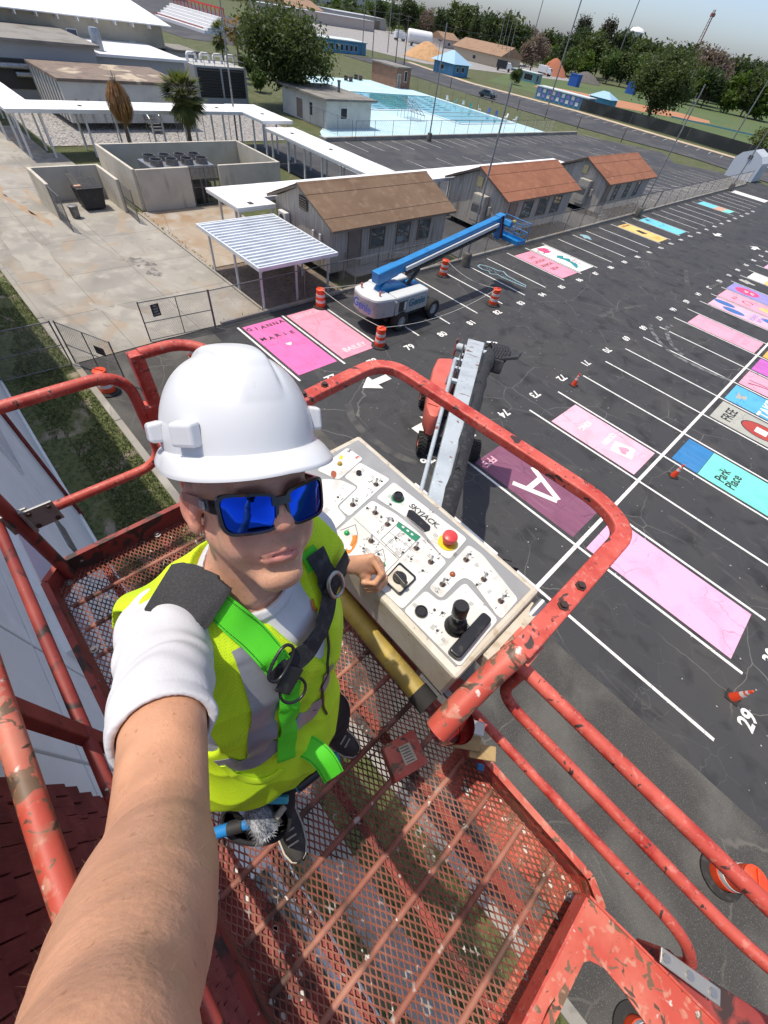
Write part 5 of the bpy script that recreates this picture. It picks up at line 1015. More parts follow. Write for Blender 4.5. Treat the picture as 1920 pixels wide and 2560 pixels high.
def npmesh(name, parts, m, off, col=None):
    V = np.concatenate([p[0] for p in parts]); o = np.cumsum([0] + [len(p[0]) for p in parts]); Q = np.concatenate([p[1] + o[i] for i, p in enumerate(parts)])
    me = bpy.data.meshes.new(name); me.vertices.add(len(V)); me.vertices.foreach_set('co', (V - np.array(tuple(off))).astype(np.float32).ravel()); me.loops.add(Q.size); me.loops.foreach_set('vertex_index', Q.astype(np.int32).ravel())
    me.polygons.add(len(Q)); me.polygons.foreach_set('loop_start', np.arange(0, Q.size, 4, dtype=np.int32)); me.update(calc_edges=True); me.validate(); me.shade_smooth(); me.materials.append(MATS[m])
    if col is not None:
        at = me.color_attributes.new('tone', 'FLOAT_COLOR', 'POINT'); at.data.foreach_set('color', np.concatenate([col(V), np.ones((len(V), 1))], 1).astype(np.float32).ravel())
    return me
PO = Vector((-.20, .05, ZF + .005))
PER = thing('person', 'person in white hard hat, mirrored sunglasses and lime vest with one arm stretched out', 'person', PO)
# head frame (left, forward, up) and body joints
HL = Vector((.166, .964, -.209)); HF = Vector((0.8478, -0.0309, 0.5301)); HU = Vector((-0.5042, 0.2652, 0.8222)); HP = Vector((-.370, .151, 10.976))
def hd_(x, y, z): return HP + HL * x + HF * y + HU * z
HM = np.array([[HL.x, HF.x, HU.x], [HL.y, HF.y, HU.y], [HL.z, HF.z, HU.z]], F32); HPn = A3(HP)
NB = Vector((-.345, .11, 10.83)); RS = px(420, 1560, .625); LS = Vector((-.372, .232, 10.775)); PV = Vector((-.25, .015, 10.33))
RE = px(400, 2112, .322); RW = RE + (px(277, 2560, .148) - RE).normalized() * .252; LE = Vector((-.60, .36, 10.56)); LW = Vector(pz(846, 1412, 10.452))
LA = lambda P: (P - HPn) @ HM          # to head coordinates
def f_head(P):
    q = LA(P); d = sd_ell(q, (0, -.006, .052), (.076, .097, .092)); d = smin(d, sd_ell(q, (0, .034, -.022), (.0625, .062, .080)), .03)
    for s in (-1, 1):
        d = smin(d, sd_cone(q, (s * .050, .005, -.052), (s * .015, .074, -.101), .017, .017), .022); d = smin(d, sd_ell(q, (s * .053, -.015, .034), (.025, .06, .04)), .02); d = smin(d, sd_ell(q, (s * .043, .066, -.004), (.022, .022, .02)), .02); d = smin(d, sd_ell(q, (s * .040, .060, -.045), (.02, .022, .026)), .02)
    d = smin(d, sd_ell(q, (0, .0800, -.102), (.020, .0155, .0155)), .018); d = smin(d, sd_cone(q, (-.036, .086, .040), (.036, .086, .040), .011, .011), .02)
    for s in (-1, 1): d = smax(d, -sd_ell(q, (s * .032, .104, .018), (.019, .018, .013)), .012)
    d = smin(d, sd_cone(q, (0, .088, .030), (0, .1105, -.014), .0085, .0115), .012); d = smin(d, sd_ell(q, (0, .113, -.018), (.0115, .0105, .0098)), .008)
    for s in (-1, 1): d = smin(d, sd_ell(q, (s * .0135, .1005, -.0215), (.0078, .0105, .0082)), .006); d = smax(d, -sd_ell(q, (s * .0068, .106, -.0305), (.0042, .006, .0045)), .003)
    d = smin(d, sd_ell(q, (0, .085, -.058), (.030, .0165, .024)), .014)
    for s in (-1, 1): d = smin(d, sd_cone(q, (0, .0985, -.0545), (s * .026, .0865, -.0620), .0052, .0024), .005)
    d = smin(d, sd_cone(q, (-.019, .0912, -.0690), (.019, .0912, -.0690), .0052, .0052), .006); d = smin(d, sd_ell(q, (0, .0950, -.0690), (.014, .0065, .006)), .005)
    for s in (-1, 1): d = smax(d, -sd_cone(q, (0, .1035, -.0618), (s * .029, .0880, -.0636), .0018, .0015), .003)
    d = smax(d, -sd_cone(q, (-.015, .096, -.083), (.015, .096, -.083), .006, .006), .008)
    ear = None
    for s in (-1, 1):
        c, sn = math.cos(.35), math.sin(.35); q2 = q - np.array((s * .0795, -.010, -.012), F32); e = np.stack([q2[:, 0] * c + q2[:, 1] * sn * s, -q2[:, 0] * sn * s + q2[:, 1] * c, q2[:, 2] - .12 * q2[:, 1]], 1)
        o = sd_ell(e, (0, -.004, .006), (.0062, .0185, .027)); o = smin(o, sd_ell(e, (0, .003, -.021), (.0058, .0095, .012)), .008); o = smax(o, -sd_ell(e, (s * .007, .001, .004), (.0065, .0105, .018)), .005); o = smin(o, sd_ell(e, (0, .008, -.001), (.0075, .006, .011)), .006); d = smin(d, o, .007)
    d = smin(d, sd_cone(P, hd_(0, -.028, -.035), NB + Vector((-.005, 0, -.02)), .053, .060), .03)
    for s in (-1, 1): d = smin(d, sd_cone(P, hd_(s * .045, -.02, -.05), NB + Vector((.045, s * .022, .005)), .015, .013), .025)
    d = smin(d, sd_cone(P, NB + Vector((-.02, -.10, -.03)), NB + Vector((-.02, .10, -.03)), .05, .05), .05)
    return d
def fing(P, joints, r=.0084, k=.004):
    d = None
    for i in range(len(joints) - 1):
        e = sd_cone(P, joints[i], joints[i + 1], r * (1.02 - .09 * i), r * (.95 - .09 * i)); d = e if d is None else smin(d, e, k)
    return d
LK = [pz(928, 1393, 10.452), pz(942, 1400, 10.437), pz(950, 1412, 10.420), pz(951, 1426, 10.405)]
LPp = [pz(955, 1435, 10.432), pz(962, 1445, 10.411), pz(962, 1455, 10.393), pz(955, 1463, 10.380)]
LD = [pz(937, 1458, 10.412), pz(943, 1466, 10.392), pz(944, 1473, 10.377), pz(940, 1476, 10.370)]
LT = [pz(908, 1457, 10.404), pz(915, 1468, 10.385), pz(918, 1475, 10.371), pz(920, 1477, 10.366)]
def f_larm(P):
    d = sd_cone(P, LS, LE, .050, .041); d = smin(d, sd_cone(P, LE, LE.lerp(LW, .35), .041, .043), .02); d = smin(d, sd_cone(P, LE.lerp(LW, .35), LW, .043, .027), .02)
    for i in range(4): d = smin(d, sd_cone(P, LW.lerp(LK[i], .12), LK[i] - Vector((0, 0, .004)), .018, .0125), .014)
    for i in range(4): d = np.minimum(smin(d, fing(P, [LK[i], LPp[i], LD[i], LT[i]], .0094 if i < 3 else .0083), .0045), d)
    th = [LW.lerp(LK[0], .18) + Vector((.008, -.012, -.004)), pz(893, 1425, 10.43), pz(905, 1438, 10.415), pz(921, 1445, 10.402)]
    d = smin(d, fing(P, th, .0118), .010)
    for i in range(4): d = smin(d, sd_ell(P, LK[i] + Vector((0, 0, .003)), (.009, .009, .008)), .006)
    return d
PHc = CP - UP * .064 - FW * .013          # phone centre, behind the lens
ARM = []
for i in range(25):          # one smooth run of radii from shoulder to wrist, gently bent at the elbow
    t = i / 24; a_ = RS.lerp(RE, min(1, t * 2)) if t < .5 else RE.lerp(RW, (t - .5) * 2); k_ = max(0, 1 - abs(t - .5) / .12); a_ = a_ + (RS.lerp(RW, .5) - RE) * (.10 * k_ * k_)
    ARM.append((a_, float(np.interp(t, [0, .15, .28, .42, .5, .58, .64, .8, .92, 1], [.050, .0465, .0437, .0400, .0385, .0402, .0422, .0385, .0305, .0265]))))
def f_rarm(P):
    d = None
    for i in range(len(ARM) - 1): e = sd_cone(P, ARM[i][0], ARM[i + 1][0], ARM[i][1], ARM[i + 1][1]); d = e if d is None else np.minimum(d, e)
    d = smin(d, sd_ell(P, RS.lerp(RE, .5) + Vector((.0, -.006, .006)), (.042, .040, .040)), .03)
    for q_, n_ in ((RE + Vector((.0, .030, .026)), .0022), (RE + (RW - RE) * .05 + Vector((.0, .030, .028)), .0016)): d = smax(d, -sd_cone(P, q_ + Vector((-.012, -.05, .02)), q_ + Vector((.014, .012, -.018)), n_, n_), .006)
    pal = PHc - UP * .045 - FW * .022 - RT * .02; d = smin(d, sd_cone(P, RW, pal, .027, .020), .02)
    for i in range(4):
        o = -UP * (.018 - .021 * i); k0 = pal + o * .8 - RT * .012; k1 = PHc - UP * .045 + o - RT * .046 - FW * .012; k2 = k1 + RT * .012 + FW * .026; k3 = k2 + RT * .022; d = smin(d, fing(P, [k0, k1, k2, k3], .0088), .005)
    t0 = pal + RT * .02; t1 = PHc - UP * .03 + RT * .046 - FW * .012; t2 = PHc + UP * .0 + RT * .047 + FW * .004; d = smin(d, fing(P, [t0, t1, t2], .0108), .008)
    return d
CH = NB.lerp(PV, .42) + Vector((.015, 0, 0)); WA = NB.lerp(PV, .78) + Vector((.005, 0, 0))
TR = np.eye(3, dtype=F32)
def f_torso(P):
    up = (NB - PV).normalized(); fwd = (Vector((1, .06, 0)) - up * up.dot(Vector((1, .06, 0)))).normalized(); lf = up.cross(fwd); R_ = np.array([[fwd.x, lf.x, up.x], [fwd.y, lf.y, up.y], [fwd.z, lf.z, up.z]], F32)
    d = sd_ell(P, CH, (.112, .165, .20), R_); d = smin(d, sd_ell(P, WA, (.112, .155, .17), R_), .06); d = smin(d, sd_ell(P, PV, (.115, .162, .13), R_), .06)
    d = smin(d, sd_cone(P, RS - Vector((0, .0, .02)), LS - Vector((0, 0, .02)), .055, .055), .06); d = smin(d, sd_cone(P, NB + Vector((-.01, 0, -.03)), NB + Vector((-.01, 0, .0)), .062, .058), .05)
    return d
HJ = [PV + Vector((.0, -.085, -.05)), PV + Vector((.0, .09, -.05))]; KN = [Vector((-.15, -.09, 9.88)), Vector((-.22, .19, 9.89))]; AN = [Vector((-.165, -.105, 9.47)), Vector((-.285, .205, 9.47))]
def f_legs(P, ex=0.0):
    d = sd_ell(P, PV - Vector((0, 0, .05)), (.12, .165, .13))
    for i in range(2): d = smin(d, sd_cone(P, HJ[i], KN[i], .085, .058), .05); d = smin(d, sd_cone(P, KN[i], AN[i], .058, .038), .03)
    return d - ex
mat('skin', (.5, .26, .17), .46, sss=0, spec=.4, bump=(.32, 300, .0016), bump2=(.22, 70, .002))
m_ = MATS['skin']; at_ = m_.node_tree.nodes.new('ShaderNodeVertexColor'); at_.layer_name = 'tone'; bs_ = m_.node_tree.nodes['Principled BSDF']
nz = m_.node_tree.nodes.new('ShaderNodeTexNoise'); nz.inputs['Scale'].default_value = 28; nz.inputs['Detail'].default_value = 6; gq = m_.node_tree.nodes.new('ShaderNodeNewGeometry'); m_.node_tree.links.new(gq.outputs['Position'], nz.inputs['Vector'])
mr_ = m_.node_tree.nodes.new('ShaderNodeMapRange'); mr_.inputs[1].default_value = .3; mr_.inputs[2].default_value = .7; mr_.inputs[3].default_value = .84; mr_.inputs[4].default_value = 1.13; m_.node_tree.links.new(nz.outputs[0], mr_.inputs[0])
mx_ = m_.node_tree.nodes.new('ShaderNodeVectorMath'); mx_.operation = 'MULTIPLY'; m_.node_tree.links.new(at_.outputs[0], mx_.inputs[0]); m_.node_tree.links.new(mr_.outputs[0], mx_.inputs[1]); fz = m_.node_tree.nodes.new('ShaderNodeTexNoise'); fz.inputs['Scale'].default_value = 150; fz.inputs['Detail'].default_value = 2; m_.node_tree.links.new(gq.outputs['Position'], fz.inputs['Vector']); fr2 = m_.node_tree.nodes.new('ShaderNodeMapRange'); fr2.inputs[1].default_value = .66; fr2.inputs[2].default_value = .74; fr2.inputs[4].default_value = .55; m_.node_tree.links.new(fz.outputs[0], fr2.inputs[0])
fm = m_.node_tree.nodes.new('ShaderNodeMix'); fm.data_type = 'RGBA'; fm.inputs[7].default_value = (.30, .13, .07, 1); m_.node_tree.links.new(fr2.outputs[0], fm.inputs[0]); m_.node_tree.links.new(mx_.outputs[0], fm.inputs[6]); m_.node_tree.links.new(fm.outputs[2], bs_.inputs['Base Color'])
bs_.inputs['Subsurface Weight'].default_value = .15; bs_.inputs['Subsurface Radius'].default_value = (.010, .004, .002); bs_.inputs['Subsurface Scale'].default_value = 1
def skin_tone(V):
    q = LA(V.astype(F32)); n = len(V); base = np.tile(np.array([.60, .325, .225]), (n, 1)); rs_ = np.random.RandomState(5)
    def mixin(mask, c): mask = np.clip(mask, 0, 1)[:, None]; base[:] = base * (1 - mask) + np.array(c) * mask
    nearh = (np.linalg.norm(q, axis=1) < .2)
    g = lambda c, r: np.exp(-(((q - np.array(c, F32)) / np.array(r, F32)) ** 2).sum(1)) * nearh
    arm = ~nearh; base[arm] = np.array([.60, .312, .185])
    mixin(g((.045, .07, -.02), (.03, .03, .022)) * .35, (.60, .25, .18)); mixin(g((-.045, .07, -.02), (.03, .03, .022)) * .35, (.60, .25, .18)); mixin(g((0, .115, -.018), (.014, .02, .014)) * .5, (.60, .24, .17))
    for s in (-1, 1): mixin(g((s * .083, -.012, 0), (.012, .03, .04)) * .75, (.62, .22, .16))
    beard = np.clip(g((0, .085, -.09), (.035, .03, .022)) * 1.3, 0, 1) * .55 + g((0, .1, -.046), (.026, .02, .007)) * .55; mixin(beard * (.55 + .75 * rs_.rand(n)), (.40, .22, .11))
    for s in (-1, 1): mixin(g((s * .045, .05, -.07), (.02, .03, .03)) * .25 * (.6 + .6 * rs_.rand(n)), (.42, .23, .13))
    lipm = np.exp(-((q[:, 0] / .026) ** 4 + ((q[:, 2] + .0620 + .9 * (np.abs(q[:, 0]) * .06)) / .0095) ** 4)) * (q[:, 1] > .08) * nearh; mixin(lipm * .85, (.60, .22, .19))
    hair = np.clip((q[:, 2] - .022 - .35 * np.clip(q[:, 1] - .0, -1, 1) * (q[:, 1] > .02)) / .012, 0, 1) * (np.abs(q[:, 0]) > .045) * (q[:, 1] < .05) * nearh; mixin(hair * (.55 + .4 * rs_.rand(n)), (.10, .055, .03))
    mixin(((q[:, 2] > -.03) & (q[:, 1] < -.035)) * nearh * .8, (.10, .055, .03))
    mixin(np.exp(-((np.abs(q[:, 0]) - .034) / .018) ** 4 - ((q[:, 2] - .047) / .006) ** 2) * (q[:, 1] > .06) * nearh * .6, (.20, .11, .06))
    for p_, r_ in ((pz(548, 2214, 11.03), .0022), (pz(436, 2245, 11.1), .002)): pass
    return base
hb = [HPn - .19, HPn + .19]; hb[0] = np.minimum(hb[0], A3(NB) - np.array((.1, .16, .09), F32))
parts = []
for fn, lo, hi, rs in ((f_head, hb[0], hb[1], .0023), (f_larm, np.minimum.reduce([A3(LS), A3(LE), A3(LW), A3(LT[3])]) - .07, np.maximum.reduce([A3(LS), A3(LE), A3(LW), A3(LPp[2])]) + .07, .0026), (f_rarm, np.minimum.reduce([A3(RS), A3(RE), A3(RW)]) - .11, np.maximum.reduce([A3(RS), A3(RE), A3(RW), A3(PHc)]) + .11, .003)):
    V, Q = polygonize(fn, lo, hi, rs, 'b'); parts.append((relax(V, Q, 2, .4), Q))
f_core = lambda P: smin(f_torso(P), f_legs(P), .03)
V, Q = polygonize(f_core, (-.52, -.30, 9.40), (.05, .42, 11.0), .012, 'b'); parts.append((V, Q))
body = meshobj('body', npmesh('body', parts, 'skin', PO, skin_tone), PER)
# fine hair on the raised forearm
mat('fine_hair', (.40, .25, .14), .6); b = MB(); rh = random.Random(9); Va, Qa = parts[2]; sel = [i for i in range(0, len(Va), 3) if (Vector(Va[i]) - RE).dot((RW - RE).normalized()) > -.03]
for i in rh.sample(sel, min(2200, len(sel))):
    p = Vector(Va[i]); a = (RW - RE).normalized(); t = (p - RE).dot(a); n = (p - RE - a * t).normalized(); dv = (a * -.2 + n * .45 + n.cross(a) * rh.uniform(.2, .9) + Vector((rh.uniform(-.3, .3), rh.uniform(-.3, .3), rh.uniform(-.3, .3)))).normalized(); L = rh.uniform(.003, .008); sd_ = dv.cross(n).normalized() * .00003; b.add([p - sd_, p + sd_, p + dv * L], [(0, 1, 2)])
tag(b.build('arm_hair', 'fine_hair', PER), kind='stuff')
# ---------------------------------------------------------------- shirt
mat('tee_white', (0.60, 0.60, 0.62), .9, layers=[((0.53, 0.53, 0.56), 'noise', 9, .5, .72, 5)], bump=(.25, 300, .0015), bump2=(.12, 900, .0004))
adir = A3((RE - RS).normalized()); sl_c = A3(RS.lerp(RE, .68))
def f_shirt(P):
    d = f_torso(P) - .007
    m1 = RS.lerp(RE, .82); dr = sd_cone(P, RS - (RE - RS) * .05, m1, .0575, .0480); dr = smin(dr, sd_ell(P, RS.lerp(RE, .1), (.064, .060, .062)), .03)
    dl = sd_cone(P, LS, LS.lerp(LE, .55), .064, .060); dr = smin(dr, f_rarm(P) - .0045, .012); d = smin(d, dr, .03); d = smin(d, dl, .045)
    # wrinkles: across the sleeve and diagonal from the armpit
    q = P - A3(RS); t = q @ adir; u = q @ np.array((.2, .9, .35), F32); v = q @ np.array((.6, .2, -.75), F32); near = np.exp(-np.clip(t - .02, -1, .16) ** 2 / .012)
    ph = t * 115 + 5.5 * np.sin(u * 21 + 1) + 2.2 * np.sin(v * 37); wr = .0040 * np.sin(ph) * np.clip(.5 + .8 * np.sin(u * 15 + t * 22 + .6), 0, 1.3) + .0030 * np.sin(t * 55 + u * 38 + 1.3 * np.sin(v * 18)) + .0013 * np.sin(t * 190 + 8 * np.sin(u * 30))
    d = d + wr * np.exp(-((t - .11) / .12) ** 2)
    d = d + .0018 * np.sin(P[:, 2] * 90 + P[:, 1] * 60) * np.sin(P[:, 1] * 45)
    cut = (P - sl_c) @ adir + .010 * np.sin(u * 14) ; hem = np.exp(-((cut + .011) / .007) ** 2) * .0006 - np.exp(-((cut + .021) / .0022) ** 2) * .0014
    inner = chain(P, [RS.lerp(RE, .42), RS.lerp(RE, .9)], [.0448, .0440]); d = smax(smax(d - hem, cut, .0025), -inner, .003)
    d = smax(d, -((LS.z - .13) - P[:, 2]) * -1 if False else d - 1, .001)
    d = smax(d, (P - A3(LS.lerp(LE, .6))) @ A3((LE - LS).normalized()), .004)
    # neck opening
    nk = sd_ell(P, NB + Vector((.028, -.004, .052)), (.088, .082, .078)); d = smax(d, -nk, .008); d = smin(d, np.maximum(np.abs(nk) - .008, np.abs(f_torso(P) - .007) - .004), .004)
    return d
V, Q = polygonize(f_shirt, (-.56, -.26, 10.25), (.02, .50, 11.12), .0028, 's'); shirt = meshobj('shirt', npmesh('shirt', [(relax(V, Q, 1, .4), Q)], 'tee_white', PO), PER)
# ---------------------------------------------------------------- lime vest
mat('vest_lime', (0.62, 0.86, 0.015), .75, layers=[((0.46, 0.68, 0.008), 'noise', 7, .45, .68, 4), ((0.36, 0.54, 0.0), 'cell', 330, .34, .22)], bump=(.25, 330, .0008, 'cell'))
mat('vest_trim', (0.60, 0.86, 0.02), .7, bump=(.2, 500, .0006)); mat('reflective', (0.34, 0.34, 0.36), .35, metal=.3, layers=[((0.26, 0.26, 0.28), 'noise', 14, .45, .7, 5)], bump=(.25, 60, .002))
def f_vest_raw(P):
    d = smin(f_torso(P) - .018, sd_ell(P, PV + Vector((.01, 0, .02)), (.145, .185, .17)), .05)
    d = smin(d, sd_cone(P, RS + Vector((.0, -.005, -.01)), LS + Vector((0, .005, -.01)), .068, .068), .05)
    a = P[:, 1] * 24 + P[:, 2] * 9; d = d + .011 * (np.abs(np.sin(a * .5 + .8 * np.sin(P[:, 2] * 7))) ** .8 - .5) * np.clip((10.66 - P[:, 2]) * 4, 0, 1) + .0045 * (np.abs(np.sin(P[:, 2] * 30 + P[:, 1] * 22 + 1.5 * np.sin(P[:, 1] * 19 + P[:, 0] * 12))) ** .7 - .6) + .0028 * np.sin(P[:, 1] * 62 - P[:, 2] * 44 + 2 * np.sin(P[:, 2] * 21))
    return d
def f_vest(P):
    d = f_vest_raw(P)
    hole = sd_cone(P, RS + Vector((.02, -.065, .0)), RS + Vector((.10, -.10, -.17)), .075, .085); d = smax(d, -hole, .006)
    hole2 = sd_cone(P, LS + Vector((-.02, .075, -.0)), LS + Vector((-.03, .10, -.16)), .07, .08); d = smax(d, -hole2, .006)
    vn = sd_ell(P, NB + Vector((.02, -.004, .045)), (.10, .086, .085)); vn = smin(vn, sd_cone(P, NB + Vector((.09, .03, .02)), NB + Vector((.16, .045, -.16)), .066, .012), .02); d = smax(d, -vn, .004)
    d = smax(d, (10.275 + .016 * np.sin(P[:, 1] * 16) - P[:, 2]), .004)
    return d
V, Q = polygonize(f_vest, (-.52, -.30, 10.18), (.06, .44, 10.98), .0036, 'v'); vest = meshobj('safety_vest', npmesh('safety_vest', [(relax(V, Q, 1, .4), Q)], 'vest_lime', PO), PER)
# ---------------------------------------------------------------- ribbons laid on the clothing
def march(fn, x, y, off=.0, t0=.30):
    d = np.array(tuple((RT * ((x - 960) / 992.1) + UP * (-(y - 1280) / 992.1) + FW).normalized()), F32); p = A3(CP) + d * t0; lastp = None
    for i in range(160):
        v = float(fn(p[None])[0]) - off
        if v < .0004: return Vector(p)
        p = p + d * max(.0006, v * .7)
        if np.linalg.norm(p - A3(CP)) > 1.7: return None
    return Vector(p)
def gradn(fn, p):
    e = .004; P = np.array([tuple(p + Vector(k) * e) for k in ((1, 0, 0), (-1, 0, 0), (0, 1, 0), (0, -1, 0), (0, 0, 1), (0, 0, -1))], F32); v = fn(P); return Vector((v[0] - v[1], v[2] - v[3], v[4] - v[5])).normalized()
def d3(x, y): return (260 + x * .4219, 1350 + y * .4219)
def smooth_path(P, n):
    out = []
    for i in range(len(P) - 1):
        a, b, c, d = P[max(i - 1, 0)], P[i], P[i + 1], P[min(i + 2, len(P) - 1)]
        for k in range(n): t = k / n; out.append(.5 * ((2 * b) + (c - a) * t + (2 * a - 5 * b + 4 * c - d) * t * t + (3 * b - a - 3 * c + d) * t ** 3))
    return out + [P[-1]]
def ribbon(mb, P, N, wd, th=.0018):
    n = len(P); W_ = wd if isinstance(wd, (list, tuple)) else [wd] * n; rr = []
    for i in range(n):
        t = (P[min(i + 1, n - 1)] - P[max(i - 1, 0)]).normalized(); s = t.cross(N[i]).normalized(); u = s.cross(t).normalized(); w2 = W_[i * (len(W_) - 1) // max(1, n - 1)] / 2
        rr.append([P[i] - s * w2, P[i] - s * w2 * .5 + u * .0006, P[i] + s * w2 * .5 + u * .0006, P[i] + s * w2, P[i] + s * w2 + u * th, P[i] + s * w2 * .5 + u * (th + .0008), P[i] - s * w2 * .5 + u * (th + .0008), P[i] - s * w2 + u * th])
    mb.loft(rr)
def laid(name, pts, wd, m, fn=f_vest_raw, off=.003, par=None, th=.0018, crop=d3, n=7):
    P = []
    for q in pts:
        p = march(fn, *crop(*q), off)
        if p is not None: P.append(p)
    P = smooth_path(P, n); N = [gradn(fn, p) for p in P]
    P = [p + N[i] * (off - float(fn(np.array([tuple(p)], F32))[0])) for i, p in enumerate(P)]
    b = MB(); ribbon(b, P, N, wd, th); return b.build(name, m, par or vest, smooth=50), P, N
laid('reflective_stripe', [(850, 610), (905, 760), (945, 900), (955, 1040), (940, 1180), (925, 1290)], .050, 'reflective', off=.0012, th=.0008)
laid('reflective_stripe', [(700, 1300), (780, 1335), (880, 1315), (960, 1260), (1040, 1190)], .040, 'reflective', off=.0016, th=.0008)
laid('reflective_stripe', [(1130, 1075), (1190, 1060), (1245, 1015), (1265, 950)], .036, 'reflective', off=.0012, th=.0008)
laid('reflective_stripe', [(1285, 900), (1310, 840), (1330, 770)], .03, 'reflective', off=.0012, th=.0008)
laid('zip', [(1300, 480), (1330, 620), (1325, 760), (1290, 880), (1300, 990), (1320, 1030)], .006, 'plastic_black', off=.002)
laid('hem_binding', [(705, 1335), (760, 1385), (850, 1420), (940, 1425), (1010, 1395), (1055, 1355)], .012, 'vest_trim', off=.002)
mat('web_green', (0.10, 0.74, 0.02), .6, layers=[((0.07, 0.60, 0.012), 'noise', 9, .45, .7, 4)], bump=(.5, (180, 180, 180), .001, 'wave', 1.5)); mat('web_black', (0.018, 0.018, 0.02), .75, layers=[((0.05, 0.05, 0.055), 'noise', 60, .5, .7, 3)], bump=(.5, 420, .001)); mat('stitch', (.015, .16, .01), .8)
HN = thing_h = bpy.data.objects.new('safety_harness', None); COL.objects.link(HN); HN.parent = PER; HN.location = (0, 0, 0)
_, Pg, Ng = laid('chest_strap', [(640, 350), (760, 460), (890, 575), (1010, 715), (1050, 770)], .044, 'web_green', off=.008, par=HN)
def stitch(P, N, wd, name='stitching'):
    b = MB()
    for s in (-1, 1):
        for i in range(0, len(P) - 1, 1):
            t = (P[i + 1] - P[i]); sd_ = t.cross(N[i]).normalized() * (wd * .42 * s); 
            for k in (0.1, .6): b.beam(P[i] + t * k + sd_ + N[i] * .0032, P[i] + t * (k + .28) + sd_ + N[i] * .0032, .0014, .0008)
    b.build(name, 'stitch', HN)
stitch(Pg, Ng, .044)
mat('pad_black', (0.030, 0.030, 0.032), .85, layers=[((0.05, 0.05, 0.053), 'noise', 400, .45, .7, 2)], bump=(.6, 420, .0012))
laid('shoulder_pad', [(330, 290), (430, 300), (530, 325), (620, 365), (690, 405)], [.085, .082, .078, .07, .06], 'pad_black', off=.011, par=HN, th=.008)
laid('chest_strap', [(1020, 830), (1110, 740), (1220, 640), (1290, 520), (1325, 400), (1335, 290), (1300, 170), (1250, 70)], .042, 'web_black', off=.009, par=HN)
laid('chest_strap', [(1200, 60), (1235, 110), (1262, 165)], .034, 'web_green', off=.003, par=HN)
laid('chest_strap', [(1110, 850), (1100, 980), (1090, 1110), (1085, 1200), (1080, 1300)], .036, 'web_green', off=.007, par=HN)
laid('chest_strap', [(1330, 330), (1380, 230), (1420, 140), (1440, 100)], .036, 'web_black', off=.014, par=HN)
# buckles and rings
def ring3(c, n, u, a, bb, r, m, par, name, sq=2.6):
    c = Vector(c); n = Vector(n).normalized(); u = (Vector(u) - n * n.dot(Vector(u))).normalized(); v = n.cross(u); pts = []
    for i in range(28):
        t = 2 * PI * i / 28; x = abs(math.cos(t)) ** (2 / sq) * (1 if math.cos(t) > 0 else -1); y = abs(math.sin(t)) ** (2 / sq) * (1 if math.sin(t) > 0 else -1); pts.append(c + u * (x * a) + v * (y * bb))
    b = MB(); b.tube(pts, r, 8, closed=True); return b.build(name, m, par, smooth=60)
pb = march(f_vest_raw, *d3(1040, 720), .012); nb_ = gradn(f_vest_raw, pb); pb2 = march(f_vest_raw, *d3(1110, 880), .012); 
ud = (march(f_vest_raw, *d3(1090, 640), .012) - march(f_vest_raw, *d3(1000, 800), .012))
ring3(pb + nb_ * .006, nb_, ud, .029, .014, .0028, 'plastic_black', HN, 'buckle'); ring3(pb2 + nb_ * .006, nb_, ud, .021, .024, .0026, 'plastic_black', HN, 'd_ring', 2.0)
b = MB(); b.rbox(pb2.lerp(pb, .4) + nb_ * .008, (.045, .030, .006), (ud.normalized(), nb_.cross(ud).normalized(), nb_)); b.build('buckle_plate', 'plastic_black', HN, bevel=.002)
pr = march(f_vest_raw, *d3(1345, 250), .014); ring3(pr + gradn(f_vest_raw, pr) * .012, gradn(f_vest_raw, pr), (0, 0, 1), .028, .016, .0035, 'steel', HN, 'adjuster', 2.4)
# loose strap end standing off the body
Pl = smooth_path([px(*d3(1078, 1275), .86), px(*d3(1150, 1215), .835), px(*d3(1235, 1240), .83), px(*d3(1310, 1310), .835), px(*d3(1362, 1400), .85)], 8); Nl = [(UP * .35 - FW + RT * .15 * (i / 30)).normalized() for i in range(len(Pl))]
b = MB(); ribbon(b, Pl, Nl, .046, .002); b.build('strap_end', 'web_green', HN, smooth=50); stitch(Pl, Nl, .046)
# ---------------------------------------------------------------- trousers, shoes, belt pouch
mat('cloth_black', (0.014, 0.014, 0.016), .85, layers=[((0.03, 0.03, 0.033), 'noise', 12, .45, .7, 5)], bump=(.4, 40, .006))
V, Q = polygonize(lambda P: f_legs(P, .016) + .004 * np.sin(P[:, 2] * 60 + P[:, 1] * 20), (-.48, -.30, 9.42), (.02, .42, 10.45), .009, 't'); tro = meshobj('trousers', npmesh('trousers', [(V, Q)], 'cloth_black', PO), PER)
for s in (-.35, -.1):
    b = MB(); a = HJ[0] + Vector((.10, -.02 + s * .1, -.02)); c = KN[0] + Vector((.075, -.01 + s * .1, .1)); b.beam(a, c, .010, .003, (1, 0, 0)); b.build('side_stripe', 'tee_white', tro)
mat('shoe_grey', (0.055, 0.052, 0.047), .85, layers=[((0.10, 0.095, 0.085), 'noise', 18, .5, .7, 4)], bump=(.3, 200, .001)); mat('sole_cream', (0.50, 0.46, 0.38), .7)
